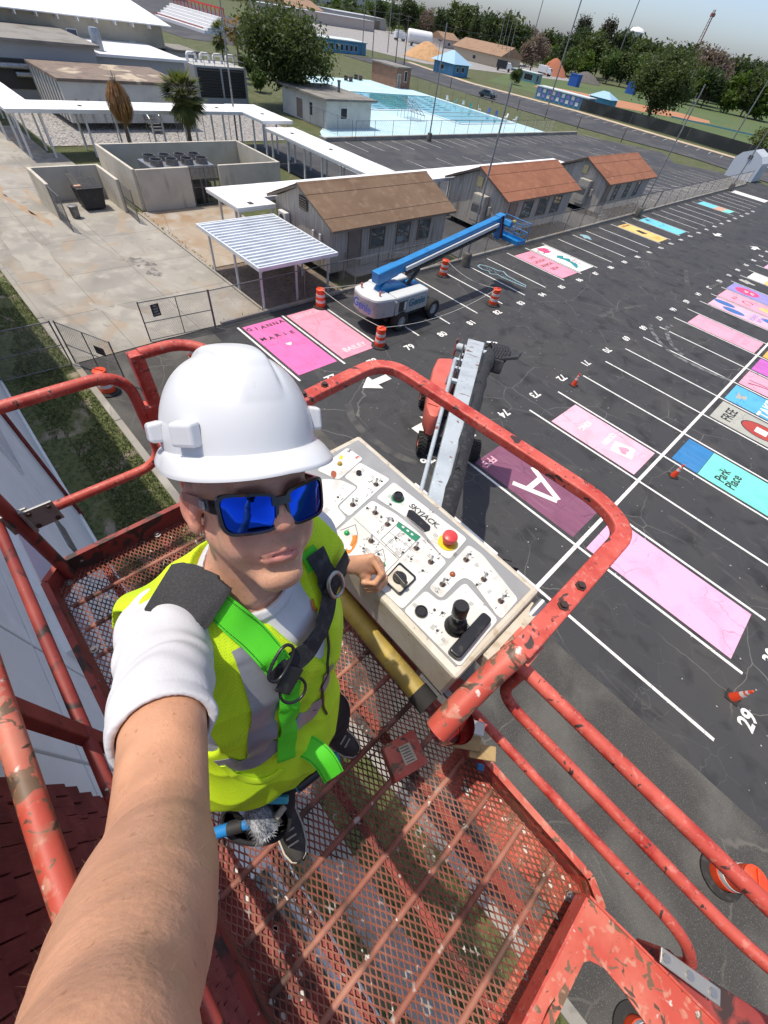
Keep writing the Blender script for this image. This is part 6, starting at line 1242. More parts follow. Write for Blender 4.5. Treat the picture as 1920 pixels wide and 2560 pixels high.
for i, (c, ang) in enumerate((((-.115, -.095), -.25), ((-.235, .215), .30))):
    fx, fy = math.cos(ang), math.sin(ang); b = MB(); rr = []; s2 = []
    for t, wv, hv in ((-.13, .02, .05), (-.115, .031, .075), (-.06, .036, .085), (0, .042, .075), (.06, .047, .055), (.11, .042, .042), (.145, .026, .03), (.155, .01, .02)):
        ring = []; 
        for k in range(14): a = 2 * PI * k / 14; yy = math.cos(a) * wv; zz = max(0, math.sin(a)) * hv + .022; ring.append(Vector((c[0] + fx * t - fy * yy, c[1] + fy * t + fx * yy, ZF + zz)))
        rr.append(ring); s2.append((t, wv))
    b.loft(rr); so_ = b.build('shoe', 'shoe_grey', PER, smooth=50)
    b = MB(); ol = [(t, wv + .005) for t, wv in s2] + [(t, -wv - .005) for t, wv in s2[::-1]]; b.prism([(c[0] + fx * t - fy * y, c[1] + fy * t + fx * y) for t, y in ol], ZF + .001, ZF + .026); b.build('sole', 'sole_cream', so_)
    b = MB()
    for k in range(4): t = .03 + k * .022; b.beam((c[0] + fx * t + fy * .02, c[1] + fy * t - fx * .02, ZF + .088 - k * .005), (c[0] + fx * t - fy * .02, c[1] + fy * t + fx * .02, ZF + .088 - k * .005), .006, .004)
    b.build('laces', 'sole_cream', so_)
bl = MB(); bl.tube([px(555, 1965, 1.0), px(600, 1985, .985), px(650, 1992, .98), px(700, 1985, .99), px(740, 1955, 1.02)], .020, 8); belt = bl.build('tool_belt', 'cloth_black', PER, smooth=50)
mat('buckle_blue', (.05, .38, .50), .4)
for (x, y, l) in ((568, 1988, .035), (690, 1998, .06)): b = MB(); b.rbox(px(x, y, .955), (l, .018, .012), (RT, UP, FW)); b.build('belt_clip', 'buckle_blue', belt, bevel=.003)
b = MB(); b.lathe([(.011, 0), (.011, .008)], px(631, 1978, .955), 12, -FW); b.build('belt_stud', 'plastic_black', belt)
def bag_ring(cx, cy, rx, ry, dd): return [px(cx + rx * math.cos(a), cy + ry * math.sin(a), dd) for a in [2 * PI * k / 20 for k in range(20)]]
b = MB(); b.loft([bag_ring(640, 2052, 84, 56, 1.0), bag_ring(642, 2052, 90, 60, 1.06), bag_ring(650, 2060, 70, 48, 1.2)], caps=False); b.add(bag_ring(650, 2060, 70, 48, 1.2), [tuple(range(20))]); b.tube([p for p in bag_ring(640, 2052, 86, 58, .998)], .006, 6, closed=True); tag(b.build('tool_pouch', 'cloth_black', smooth=50), 'open black fabric tool pouch at the hip holding a paint roller', 'pouch')
# roller with shaggy nap
mat('nap', (0.36, 0.38, 0.41), .95, layers=[((0.52, 0.54, 0.57), 'noise', 40, .45, .65, 4), ((0.18, 0.20, 0.24), 'noise', 25, .55, .7, 4)]); mat('handle_blue', (0.02, 0.22, 0.55), .4); mat('wood_grey', (.30, .27, .22), .8)
pr_ = thing('paint_roller', 'blue handled paint roller with a shaggy grey cover sticking out of the pouch', 'paint roller', px(650, 2050, .98))
ra, rb = px(632, 2010, .965), px(672, 2085, .95); b = MB(); b.tube([ra, ra.lerp(rb, .5), rb], [.022, .028, .026], 14); b.build('roller_cover', 'nap', pr_, smooth=60)
b = MB(); rg3 = random.Random(4); axr = (rb - ra).normalized(); sdr, ur, _ = frame(axr)
for i in range(1500):
    t = rg3.random(); a = rg3.uniform(0, 2 * PI); rad = sdr * math.cos(a) + ur * math.sin(a); c = ra.lerp(rb, t) + rad * .022; tip = c + (rad + axr * rg3.uniform(-.6, .6) + Vector((rg3.uniform(-.4, .4), rg3.uniform(-.4, .4), rg3.uniform(-.4, .4)))) * rg3.uniform(.009, .018); s_ = axr.cross(rad) * .0016; b.add([c - s_, c + s_, tip], [(0, 1, 2)])
tag(b.build('nap_fibres', 'nap', pr_), kind='stuff')
b = MB(); b.tube([px(540, 2082, .955), px(575, 2071, .955)], .0135, 12); b.tube([px(608, 2062, .955), px(628, 2056, .955)], .0125, 12); b.build('handle', 'handle_blue', pr_, smooth=50); b = MB(); b.tube([px(572, 2072, .955), px(609, 2061, .955)], .0155, 12); b.build('ferrule', 'machine_dark', pr_, smooth=50)
b = MB(); b.tube([px(690, 2045, .96), px(712, 2015, .975)], .008, 8); b.build('stub', 'wood_grey', pr_, smooth=50)
tl = thing('cutting_tool', 'black tubular tool with a round teal end cap on the belt', 'tool', px(745, 1965, .96)); b = MB(); b.tube([px(746, 1966, .955), px(800, 1925, .975), px(838, 1898, .99)], [.014, .0125, .0145], 14); b.build('shaft', 'plastic_black', tl, smooth=50); b = MB(); b.lathe([(.0135, 0), (.0135, .003), (.010, .004)], px(744, 1968, .950), 18, px(744, 1968, .950) - px(800, 1925, .97)); b.build('end_cap', mat('teal_cap', (.015, .19, .27), .4), tl); b = MB(); b.tube([px(824, 1905, .975), px(846, 1892, .985)], .0145, 12); b.build('collar', 'teal_cap', tl, smooth=50)
# shirt print
pc = march(lambda P: f_shirt(P), *d3(1262, 365), .0015)
if pc is not None:
    nc = gradn(f_shirt, pc); rc = (RT * .75 - UP * .66); rc = (rc - nc * rc.dot(nc)).normalized(); uc = nc.cross(rc); b = MB(); P = [pc + rc * (.013 * math.cos(a)) + uc * (.017 * math.sin(a)) + nc * .001 for a in [.7 + k * 4.9 / 14 for k in range(15)]]; ribbon(b, P, [nc] * len(P), .006, .0006); b.build('chest_print', 'decal_orange', shirt)
# ---------------------------------------------------------------- wrist watch
wd_ = (LK[1] - LW).normalized(); wc = LW.lerp(LK[1], .06); sdw, uw, _ = frame(wd_, (UP - FW)); b = MB(); b.tube([wc + (sdw * math.cos(a) * .031 + uw * math.sin(a) * .028) for a in [2 * PI * k / 24 for k in range(24)]], .008, 8, closed=True); wt = b.build('wrist_watch', 'web_black', PER, smooth=60)
toc = (CP - wc).normalized(); nw = (toc - wd_ * toc.dot(wd_)).normalized(); nw = (nw * .6 + wd_.cross(nw) * -.8).normalized(); b = MB(); b.rbox(wc + nw * .033, (.034, .040, .011), (wd_, wd_.cross(nw), nw)); b.build('watch_case', 'galv', wt, bevel=.005, seg=3); b = MB(); b.rbox(wc + nw * .0388, (.030, .036, .003), (wd_, wd_.cross(nw), nw)); b.build('watch_glass', mat('watch_face', (.03, .16, .04), .08, spec=1.0), wt, bevel=.004)
# ---------------------------------------------------------------- phone in the raised hand
ph = thing('smartphone', 'dark smartphone held up in the raised hand', 'phone', PHc)
b = MB(); b.rbox(PHc, (.072, .150, .008), (RT, UP, FW)); b.build('phone_body', 'plastic_black', ph, bevel=.0035, seg=3); b = MB(); b.rbox(PHc - FW * .0044, (.067, .144, .0008), (RT, UP, FW)); b.build('screen', 'glass', ph)
# ---------------------------------------------------------------- hard hat
mat('hat_white', (0.66, 0.675, 0.69), .3, layers=[((0.61, 0.625, 0.64), 'noise', 14, .55, .75, 5), ((0.55, 0.55, 0.55), 'noise', 70, .73, .76, 3, 0, .6)], coat=.25, bump=(.04, 40, .002))
HZ = .075; HC = (0, -.006)
def hat_pt(th, ph):     # th around (0 = front, towards the left), ph 0 rim .. 1 crown
    a = ph * PI / 2; s, c = math.sin(th), math.cos(th); rx, ry, rz = .097, .120 if c > 0 else .1165, .1165
    e = math.cos(a) ** .82; x = rx * s * e; y = ry * c * e; z = rz * math.sin(a) ** .92
    g = 1.0; w1 = .033 - .007 * max(0, c) ; ax_ = abs(x)
    band = 1 / (1 + math.exp((ax_ - w1) / .0022)); fade = min(1, max(0, (ph - .30) / .22)) if y > 0 else min(1, max(0, (ph - .15) / .2))
    gro = math.exp(-((ax_ - w1 - .004) / .0035) ** 2)
    off = .0050 * band * fade - .0018 * gro * fade
    top = .0035 * (1 / (1 + math.exp(-(z - .094) / .002))) * band if y > -.05 else 0
    n = Vector((x / rx ** 2, y / ry ** 2, z / rz ** 2)).normalized(); off += top
    return (x + n.x * off, HC[1] + y + n.y * off, HZ + z + n.z * off)
b = MB(); NT_, NPH = 144, 60; rings = []
pitch = .02
def hloc(p):           # the hat sits tipped a little forward
    x, y, z = p; c, s = math.cos(pitch), math.sin(pitch); y2 = y * c + (z - HZ) * s; z2 = HZ + (z - HZ) * c - y * s; return hd_(x, y2, z2)
for j in range(NPH + 1):
    ph_ = (j / NPH) * .998; rings.append([hloc(hat_pt(2 * PI * k / NT_, ph_)) for k in range(NT_)])
# brim: flared rim, longer at the front
def brim_pt(th, t):
    c = math.cos(th); s = math.sin(th); ln = .011 + .026 * max(0, c) ** 1.6 + .005 * max(0, -c); x0, y0, z0 = hat_pt(th, 0.0); d = Vector((s * .9, c, 0)).normalized(); dz = -.004 - .012 * t * (1 if c > 0 else .6) - .006 * t * t * abs(s)
    return hloc((x0 + d.x * ln * t, y0 + d.y * ln * t, z0 + dz * t))
br = [[brim_pt(2 * PI * k / NT_, t) for k in range(NT_)] for t in (1.0, .94, .8, .6, .4, .2, .05)]
und = [[p - HU * .0035 for p in r] for r in (br[0], br[3], br[6])]
inn = [[hd_(*(LA(np.array([tuple(p)], F32))[0] * np.array((.96, .96, 1), F32))) - HU * .002 for p in rings[0]]]
b.loft(inn + und[::-1] + br + rings, caps=False); hat = b.build('hard_hat', 'hat_white', PER, smooth=60)
for (th, wd, dp, ht, z0) in ((-PI / 2 + .62, .034, .016, .030, .004), (-PI / 2 - .02, .026, .018, .026, .004), (PI / 2 - .42, .026, .016, .032, .004), (PI / 2 + .1, .026, .018, .026, .004)):
    x0, y0, zz = hat_pt(th, 0.03); n = Vector((math.sin(th) / .097, math.cos(th) / .12, 0)).normalized(); t = Vector((-n.y, n.x, 0)); q = Vector((x0, y0, zz + z0 + ht / 2)) + n * (dp * .25); C_ = [Vector(hloc(tuple(q + t * (i * wd / 2) + n * (j * dp / 2) + Vector((0, 0, k * ht / 2 - (.0 if j < 0 else .003 * (k > 0))))))) for k in (-1, 1) for i, j in ((-1, -1), (1, -1), (1, 1), (-1, 1))]
    b = MB(); b.add(C_, MB.BF); b.build('slot_lug', 'hat_white', hat, bevel=.004, seg=3)
b = MB(); b.tube([hd_(.070 * math.sin(a), .005 + .092 * math.cos(a), .050) for a in [2 * PI * k / 40 for k in range(40)]], .010, 8, closed=True); b.build('suspension_band', 'plastic_black', hat, smooth=60)
# ---------------------------------------------------------------- sunglasses
mat('lens_blue', (0.012, 0.075, 0.62), .025, metal=1.0); mat('frame_black', (0.010, 0.010, 0.011), .22, coat=.3)
sg = bpy.data.objects.new('sunglasses', None); COL.objects.link(sg); sg.parent = PER
def gpt(x, z, o=0.0): return hd_(x, .1115 - 5.2 * x * x + o - .0 * z, z + .001)
def lens_outline(s, gx, gz):
    P = []
    for i in range(32):
        t = 2 * PI * i / 32; c, n = math.cos(t), math.sin(t); x = (abs(c) ** .42) * (1 if c > 0 else -1); z = (abs(n) ** .50) * (1 if n > 0 else -1); xx = .0375 + .0305 * gx * x; zz = .001 + .0220 * gz * z
        zz += (.0025 if z > 0 else -.0) * (xx - .03) / .03; xx -= .003 * (1 - (z + 1) / 2) * (x if x > 0 else x * 1.4); P.append((s * xx, zz))
    return P
b = MB(); fr_ = MB()
for s in (-1, 1):
    inn_ = lens_outline(s, 1.0, 1.0); out_ = lens_outline(s, 1.12, 1.16); cxy = (s * .0365, .001)
    rr = [[gpt(x, z, .0035) for x, z in inn_], [gpt(x, z, .0035) for x, z in out_], [gpt(x, z, -.0035) for x, z in out_], [gpt(x, z, -.0035) for x, z in inn_], [gpt(x, z, .0035) for x, z in inn_]]; fr_.loft(rr, caps=False)
    lr = [[gpt(cxy[0] + (x - cxy[0]) * k, cxy[1] + (z - cxy[1]) * k, .0012 + .0022 * (1 - k * k)) for x, z in lens_outline(s, 1.02, 1.02)] for k in (1, .8, .6, .4, .2, .02)]; lm = MB(); lm.loft(lr, caps=True); lm.build('lens', 'lens_blue', sg, smooth=60)
    a0 = gpt(s * .066, .013, -.001); hing = hd_(s * .0725, .078, .015); tip = hd_(s * .083, -.012, .012); tb = MB(); rr2 = []
    for t in [i / 10 for i in range(11)]:
        p = a0.lerp(hing, min(1, t * 4)) if t < .25 else hing.lerp(tip, (t - .25) / .75); h_ = .0095 - .004 * t; rr2.append([p + HU * h_ * .9, p + HU * h_ * .9 + HL * (s * .003), p - HU * h_ + HL * (s * .003), p - HU * h_])
    tb.loft(rr2); tm = tb.build('temple', 'frame_black', sg, smooth=40)
    q = hing.lerp(tip, .22); tb = MB(); tb.rbox(q + HL * (s * .0035), (.003, .020, .011), (HL, HF, HU)); tb.build('temple_badge', 'galv', tm, bevel=.0008)
fr_.loft([[gpt(x, .0120 + dz, o) for dz, o in ((.0055, .0035), (-.0045, .0035), (-.0045, -.0035), (.0055, -.0035))] for x in (-.012, -.006, 0, .006, .012)]); fr_.build('frame_front', 'frame_black', sg, smooth=50)
# ================================================================== traffic drums, cones, ropes
mat('drum_orange', (0.78, 0.075, 0.018), .5, layers=[((0.62, 0.055, 0.015), 'noise', 5, .45, .7, 5), ((0.5, 0.2, 0.14), 'noise', 30, .66, .75, 4)]); mat('drum_white', (0.62, 0.61, 0.59), .45, layers=[((0.4, 0.39, 0.37), 'noise', 14, .5, .72, 5)])
def drum_proto():
    t = thing('traffic_drum', '', 'traffic drum', (0, 0, 0), 0, 'orange traffic drums around the parked lift'); ks = []
    b = MB(); b.lathe([(.46, 0), (.46, .05), (.36, .09), (.30, .09), (.30, .02)], (0, 0, 0), 28, caps=False); ks.append(b.build('rubber_base', 'rubber', t, smooth=40, world=False))
    zs = [(.06, .30, .285), (.30, .44, .275), (.44, .62, .268), (.62, .76, .258), (.76, .95, .25)]
    for i, (z0, z1, r) in enumerate(zs):
        b = MB(); b.lathe([(r, z0), (r, z1 - .02), (r - .012, z1 - .01), (r - .012, z1)], (0, 0, 0), 28); ks.append(b.build('drum_band', 'drum_white' if i % 2 else 'drum_orange', t, smooth=40, world=False))
    b = MB(); b.lathe([(.25, .95), (.25, 1.0), (.22, 1.02), (.001, 1.025)], (0, 0, 0), 28); ks.append(b.build('drum_top', 'drum_orange', t, smooth=40, world=False))
    b = MB(); b.beam((-.2, 0, 1.05), (.2, 0, 1.05), .03, .05); ks.append(b.build('handle', 'drum_orange', t, world=False, bevel=.01)); ALLKIDS[t.name] = ks; return t
dp = drum_proto(); DR = [((-19.35, 14.56), 'orange drum at the kerb end of the pink stall with faded letters'), ((-14.28, 14.71), 'orange drum at the aisle corner of the pink stall with faded letters'), ((-18.98, 25.16), 'orange drum roped off beside the fence pole footing'), ((-14.21, 24.93), 'orange drum standing on the stall number eighty two'), ((-17.6, 6.02), 'orange drum on the driveway between the yard gates'), ((-17.56, 2.13), 'orange drum by the lawn kerb under the open gate leaf'), ((6.99, 6.17), 'orange drum standing alone on the driveway under the outer basket rail'), (tuple(pz(1590, 2590, 0)[:2]), 'orange drum by the building walk below the basket corner')]
for i, (q, lb) in enumerate(DR):
    if i == 0: dp.location = (*q, 0); dp['label'] = lb; dp.rotation_euler.z = .4
    else: copytree(dp, (*q, 0), .4 + i * 1.3, lb)
mat('cone_orange', (0.80, 0.07, 0.02), .5)
cp_ = thing('traffic_cone', '', 'traffic cone', (0, 0, 0), 0, 'orange traffic cones'); ks = []
b = MB(); b.prism([(-.19, -.19), (.19, -.19), (.19, .19), (-.19, .19)], 0, .04); ks.append(b.build('base', 'rubber', cp_, world=False, bevel=.02))
for r0, z0, r1, z1, m in ((.135, .04, .088, .36, 'cone_orange'), (.088, .36, .070, .48, 'drum_white'), (.070, .48, .062, .54, 'cone_orange'), (.062, .54, .050, .62, 'drum_white'), (.050, .62, .028, .74, 'cone_orange')): b = MB(); b.lathe([(r0, z0), (r1, z1)], (0, 0, 0), 20); ks.append(b.build('cone_band', m, cp_, smooth=40, world=False))
ALLKIDS[cp_.name] = ks
for i, (q, lb) in enumerate((((5.9, 10.75), 'orange cone standing over the painted number of the end stall'), ((.79, 19.01), 'orange cone beside the blue end of the turquoise stall painting'), ((-5.8, 21.35), 'orange cone hiding the stall number in the aisle'), (tuple(pz(1932, 1478, 0)[:2]), 'orange cone by the stall number thirty one'))):
    if i == 0: cp_.location = (*q, 0); cp_['label'] = lb
    else: copytree(cp_, (*q, 0), i * .7, lb)
mat('rope', (0.55, 0.54, 0.5), .8)
def rope(lb, a, b_, sag):
    b = MB(); P = []
    for i in range(17): t = i / 16; P.append((a[0] + (b_[0] - a[0]) * t, a[1] + (b_[1] - a[1]) * t, 1.04 - sag * 4 * t * (1 - t)))
    b.tube(P, .013, 5); tag(b.build('rope', 'rope', smooth=60), lb, 'rope', 'ropes strung between the drums')
rope('slack pale rope strung between the kerb drum and the aisle drum by the pink stall', DR[0][0], DR[1][0], .15); rope('slack pale rope sagging in front of the blue lift wheels', DR[1][0], DR[3][0], .55); rope('pale rope between the drum on eighty two and the fence side drum', DR[3][0], DR[2][0], .35); rope('pale rope behind the blue lift along the fence', DR[2][0], DR[0][0], .35)
# ================================================================== blue telescopic lift
mat('lift_blue', (0.012, 0.205, 0.50), .42, layers=[((0.01, 0.16, 0.40), 'noise', 2, .45, .7, 4)], coat=.2); mat('lift_grey', (0.34, 0.35, 0.355), .5, layers=[((0.27, 0.275, 0.28), 'noise', 3, .5, .72, 5)]); mat('lift_pale', (0.58, 0.60, 0.59), .45); mat('brand_blue', (0.02, 0.10, 0.42), .5); mat('brand_teal', (0.01, 0.13, 0.20), .5); mat('haz_yellow', (.6, .45, .1), .5)
GL = thing('telescopic_lift', 'blue and grey telescopic boom lift parked across the stalls inside the drums', 'boom lift', (-16.2, 18, 0))
def PG(n, b, m, **k): return b.build(n, m, GL, **k)
for q, s in (((-15.05, 16.85), 1), ((-15.25, 19.75), 1), ((-17.35, 16.85), -1), ((-17.45, 19.75), -1)): wheel((*q, .55), (s, 0, 0), .55, .45, 18, par=GL, rimm='lift_grey', tr=False)
b = MB(); b.box(-16.95, -15.55, 16.3, 20.3, .35, .78); PG('chassis', b, 'machine_dark', bevel=.05)
for y in (16.85, 19.75): b = MB(); b.box(-17.2, -15.2, y - .14, y + .14, .36, .62); PG('axle', b, 'machine_dark', bevel=.03)
b = MB(); b.lathe([(.55, 0), (.55, .2)], (-16.2, 18.0, .78), 20); PG('turntable', b, 'machine_dark')
# rear counterweight and side hoods
ol = fillet([(-17.35, 16.3, 0), (-17.15, 15.1, 0), (-16.2, 14.85, 0), (-15.25, 15.1, 0), (-15.0, 16.3, 0)], .28, 5); b = MB(); b.loft([[Vector((p.x, p.y, .92)) for p in ol], [Vector((p.x, p.y, 1.75)) for p in ol]]); cw = PG('counterweight', b, 'lift_grey', bevel=.04)
b = MB(); b.loft([[Vector((-16.2 + (p.x + 16.2) * k, 15.9 + (p.y - 15.9) * k, z)) for p in ol] for k, z in ((1.0, 1.76), (.98, 1.86), (.86, 1.92))]); PG('counterweight_top', b, 'lift_pale', smooth=40)
for i in range(14):
    t = i / 14; p = ol[int(t * (len(ol) - 1))]; q = ol[int(t * (len(ol) - 1)) + 1]; d = (q - p).normalized(); n = Vector((d.y, -d.x, 0)); b = MB(); b.rbox((p + q) / 2 + n * -.012 + Vector((0, 0, .98)), (.07, .02, .09), (d, n, Vector((d.x * .5, d.y * .5, .86)))); b.build('hazard_mark', 'haz_yellow' if i % 2 else 'machine_dark', cw)
for x0, x1 in ((-15.75, -14.95), (-17.45, -16.65)):
    b = MB(); b.box(x0, x1, 16.35, 18.9, .9, 1.72); sh = PG('side_hood', b, 'lift_grey', bevel=.10, seg=3); b = MB(); b.box(x0 + .01, x1 - .01, 16.37, 18.88, 1.70, 1.92); PG('hood_top', b, 'lift_pale', bevel=.14, seg=3)
b = MB(); b.box(-14.955, -14.935, 16.55, 17.15, 1.1, 1.65); cpn = PG('ground_control', b, 'machine_dark'); b = MB(); b.box(-14.93, -14.922, 16.95, 17.1, 1.15, 1.6); b.build('control_label', 'lift_pale', cpn)
text('brand_lettering', 'Genie', (-14.936, 17.95, 1.42), .55, (0, 1, 0), (0, 0, 1), 'brand_teal', GL, bold=.012, ext=.004, shear=.15)
text('brand_lettering', 'Genie', (-16.05, 14.80, 1.42), .62, (1, -.04, 0), (0, 0, 1), 'brand_blue', GL, bold=.014, ext=.004, shear=.15)
# mast, boom, jib and basket
b = MB(); b.extr([(-16.45, 16.4, 1.0), (-16.45, 18.9, 1.0), (-16.45, 18.9, 1.45), (-16.45, 17.5, 2.1), (-16.45, 16.3, 2.3), (-16.45, 15.9, 1.9)], (.5, 0, 0)); PG('mast', b, 'lift_blue', bevel=.03)
b = MB(); b.box(-16.75, -15.6, 18.6, 19.25, 1.15, 1.75); PG('mast_nose', b, 'lift_blue', bevel=.04)
B0, B1 = Vector((-16.2, 15.75, 2.55)), Vector((-16.95, 27.0, 3.75)); bdr = (B1 - B0).normalized(); bs, bu2, _ = frame(bdr)
b = MB(); b.beam(B0, B0 + bdr * 1.6, .56, .60, (0, 0, 1), .50, .56); PG('boom_base', b, 'lift_blue', bevel=.06)
b = MB(); b.beam(B0 + bdr * 1.55, B1, .44, .50); PG('boom', b, 'lift_blue', bevel=.03)
b = MB(); b.beam(B0 + bdr * 2.1 + bs * .30 - bu2 * .08, B1 - bdr * .3 + bs * .30 - bu2 * .08, .12, .2); PG('cable_tray', b, 'lift_pale', bevel=.02)
for i in range(46):
    b = MB(); p = B0 + bdr * (2.2 + i * .19) + bs * .31 - bu2 * .30; b.rbox(p, (.14, .15, .14), (bs, bdr, bu2)); b.build('cable_chain_link', 'machine_dark', GL)
b = MB(); b.tube([(-16.2, 18.0, 1.5), (-16.35, 19.3, 2.35)], .11, 12); PG('lift_cylinder', b, 'machine_dark', smooth=50); b = MB(); b.tube([(-16.35, 19.3, 2.35), B0.lerp(B1, .40) - bu2 * .25], .06, 10); PG('cylinder_rod', b, 'steel', smooth=50)
J0 = B1 + bdr * .25; J1 = Vector((-16.85, 27.5, 2.75)); b = MB(); b.beam(B1 - bdr * .1, J0 + bdr * .25, .5, .6); PG('boom_head', b, 'lift_blue', bevel=.05); b = MB(); b.beam(J0 + Vector((.1, 0, .1)), J1, .34, .5); PG('jib', b, 'lift_blue', bevel=.04)
for i in range(3): b = MB(); b.tube([J0 + Vector((.2 + i * .07, -.2, .3)), J0 + Vector((.35 + i * .05, -.1, -.3)), J1 + Vector((.2 + i * .05, -.15, .1))], .03, 6); PG('hydraulic_hose', b, 'hose_black' if i else 'hood_red', smooth=60)
bx0, bx1, by0, by1, bz = -17.35, -15.35, 27.55, 28.45, 2.75
b = MB(); b.box(bx0, bx1, by0, by1, bz, bz + .06); PG('basket_floor', b, 'lift_blue'); 
for (x0, x1, y0, y1) in ((bx0, bx1, by0, by0 + .02), (bx0, bx1, by1 - .02, by1), (bx0, bx0 + .02, by0 + .021, by1 - .021), (bx1 - .02, bx1, by0 + .021, by1 - .021)): b = MB(); b.box(x0, x1, y0, y1, bz + .06, bz + .22); PG('toe_board', b, 'lift_blue')
for z in (.62, 1.12):
    b = MB(); b.tube([(bx0, by0, bz + z), (bx1, by0, bz + z), (bx1, by1, bz + z), (bx0, by1, bz + z)], .024, 7, closed=True); PG('basket_rail', b, 'lift_blue', smooth=60)
for x in (bx0, (bx0 + bx1) / 2, bx1):
    for y in (by0, by1): b = MB(); b.tube([(x, y, bz + .05), (x, y, bz + 1.12)], .024, 7); PG('basket_post', b, 'lift_blue', smooth=60)
b = MB(); b.rbox((-16.5, 27.4, bz + .95), (.8, .35, .32), ((1, 0, 0), (0, .9, -.4), (0, .4, .9))); PG('basket_console', b, 'lift_blue', bevel=.04); b = MB(); b.box(-16.15, -15.95, 27.45, 27.6, bz + 1.12, bz + 1.2); PG('guard_pad', b, 'haz_yellow')
for p in ((-16.8, 15.4, 1.95), (-15.55, 15.6, 1.95)): b = MB(); b.lathe([(.05, 0), (.05, .08), (.06, .09), (.055, .2), (.001, .23)], p, 12); PG('beacon', b, 'hood_red', smooth=50)
# ================================================================== trees
mat('bark', (0.13, 0.10, 0.075), .95, layers=[((0.07, 0.055, 0.04), 'noise', 6, .45, .65, 5)], bump=(.8, 12, .03)); mat('palm_bark', (0.17, 0.125, 0.09), .95, layers=[((0.09, 0.065, 0.045), 'noise', (2, 2, 14), .45, .65, 4)], bump=(.6, (2, 2, 16), .03))
def leafmat(n, c, d): mat(n, c, .6, layers=[(d, 'noise', 1.1, .42, .64, 4), (tuple(k * 1.5 for k in c), 'noise', 4, .55, .75, 3)], spec=.3); lt = MATS[n].node_tree; tb = lt.nodes.new('ShaderNodeBsdfTranslucent'); tb.inputs[0].default_value = (c[0] * 1.8, c[1] * 2.0, c[2], 1); ms = lt.nodes.new('ShaderNodeMixShader'); ms.inputs[0].default_value = .27; lt.links.new(lt.nodes['Principled BSDF'].outputs[0], ms.inputs[1]); lt.links.new(tb.outputs[0], ms.inputs[2]); lt.links.new(ms.outputs[0], lt.nodes['Material Output'].inputs[0])
leafmat('leaf_oak', (.070, .092, .030), (.040, .058, .018)); leafmat('leaf_green', (.080, .118, .032), (.05, .08, .02)); leafmat('leaf_dark', (.050, .072, .030), (.032, .05, .02)); leafmat('leaf_palm', (.115, .13, .040), (.08, .095, .028)); leafmat('leaf_dry', (.27, .15, .065), (.17, .085, .035)); leafmat('leaf_bare', (.17, .125, .115), (.12, .09, .085)); leafmat('leaf_pine', (.045, .04, .028), (.03, .026, .02)); leafmat('leaf_bright', (.085, .13, .022), (.05, .085, .016))
def tree_parts(seed, h, rx, ry, trunk, n, ls, m, clumps=26, base=.34, top=1.0, flat=.0, trunkm='bark', thin=1.0):
    rg = random.Random(seed); b = MB(); limbs = []; tr = trunk
    b.tube([(0, 0, -.1), (rg.uniform(-.2, .2), rg.uniform(-.2, .2), h * base * .6), (rg.uniform(-.3, .3), rg.uniform(-.3, .3), h * base), (rg.uniform(-.5, .5), rg.uniform(-.5, .5), h * .62)], [tr, tr * .8, tr * .6, tr * .25], 8)
    C = []
    zc = h * (base * .75 + top) / 2; rz = h * (top - base * .75) / 2
    for i in range(clumps):
        while True:
            x, y, z = [rg.uniform(-1, 1) for _ in range(3)]; r = math.sqrt(x * x + y * y + z * z)
            if .30 < r < 1 and not (z < -.55 and r < .75): break
        k = (.62 + .40 * rg.random()) / max(r, .55); k = min(k, 1.15)
        taper = 1 - flat * max(0, z); c = Vector((x * k * rx * .82 * taper, y * k * ry * .82 * taper, zc + z * k * rz * .84)); C.append(c)
        if i % 2 == 0: s = Vector((rg.uniform(-.2, .2), rg.uniform(-.2, .2), h * rg.uniform(base * .7, base * 1.1))); b.tube([s, s.lerp(c, .5) + Vector((0, 0, -.3)), c], [tr * .38, tr * .2, tr * .06], 5)
    tm = b.mesh('trunk', trunkm, 60)
    b = MB(); cr = (rx + rz) / 2 * .42 * thin
    for i in range(n):
        c = rg.choice(C); g = Vector((rg.gauss(0, 1), rg.gauss(0, 1), rg.gauss(0, .8))); g = g.normalized() * (abs(rg.gauss(.62, .28))) ; p = c + g * cr * Vector((1, 1, .8)).length / 1.62
        a = Vector((rg.uniform(-1, 1), rg.uniform(-1, 1), rg.uniform(-.7, .7))).normalized(); q = a.cross(Vector((rg.uniform(-1, 1), rg.uniform(-1, 1), rg.uniform(-1, 1)))).normalized(); s = ls * rg.uniform(.55, 1.25)
        b.add([p - a * s, p + q * s * .42, p + a * s, p - q * s * .42], [(0, 1, 2, 3)])
    me = bpy.data.meshes.new('crown'); me.from_pydata(b.v, [], b.f); me.materials.append(MATS[m]); return tm, me
def tree(label, loc, parts, group=None, rz=0, sc=1.0, name='tree', cat='tree'):
    t = thing(name, label, cat, loc, rz, group); t.scale = (sc, sc, sc) if not isinstance(sc, tuple) else sc; meshobj('trunk', parts[0], t); meshobj('crown', parts[1], t); return t
tree('big dense oak tree shading the white pool house', (-71.2, 48.2, 0), tree_parts(1, 10.2, 7.4, 7.0, .42, 17000, .30, 'leaf_oak', 46, .22), name='oak_tree')
tree('broad dark tree on two trunks beside the ball field screen fence', (-61.5, 156.5, 0), tree_parts(2, 13.5, 9.0, 8.5, .5, 14000, .42, 'leaf_oak', 40, .26), name='oak_tree')
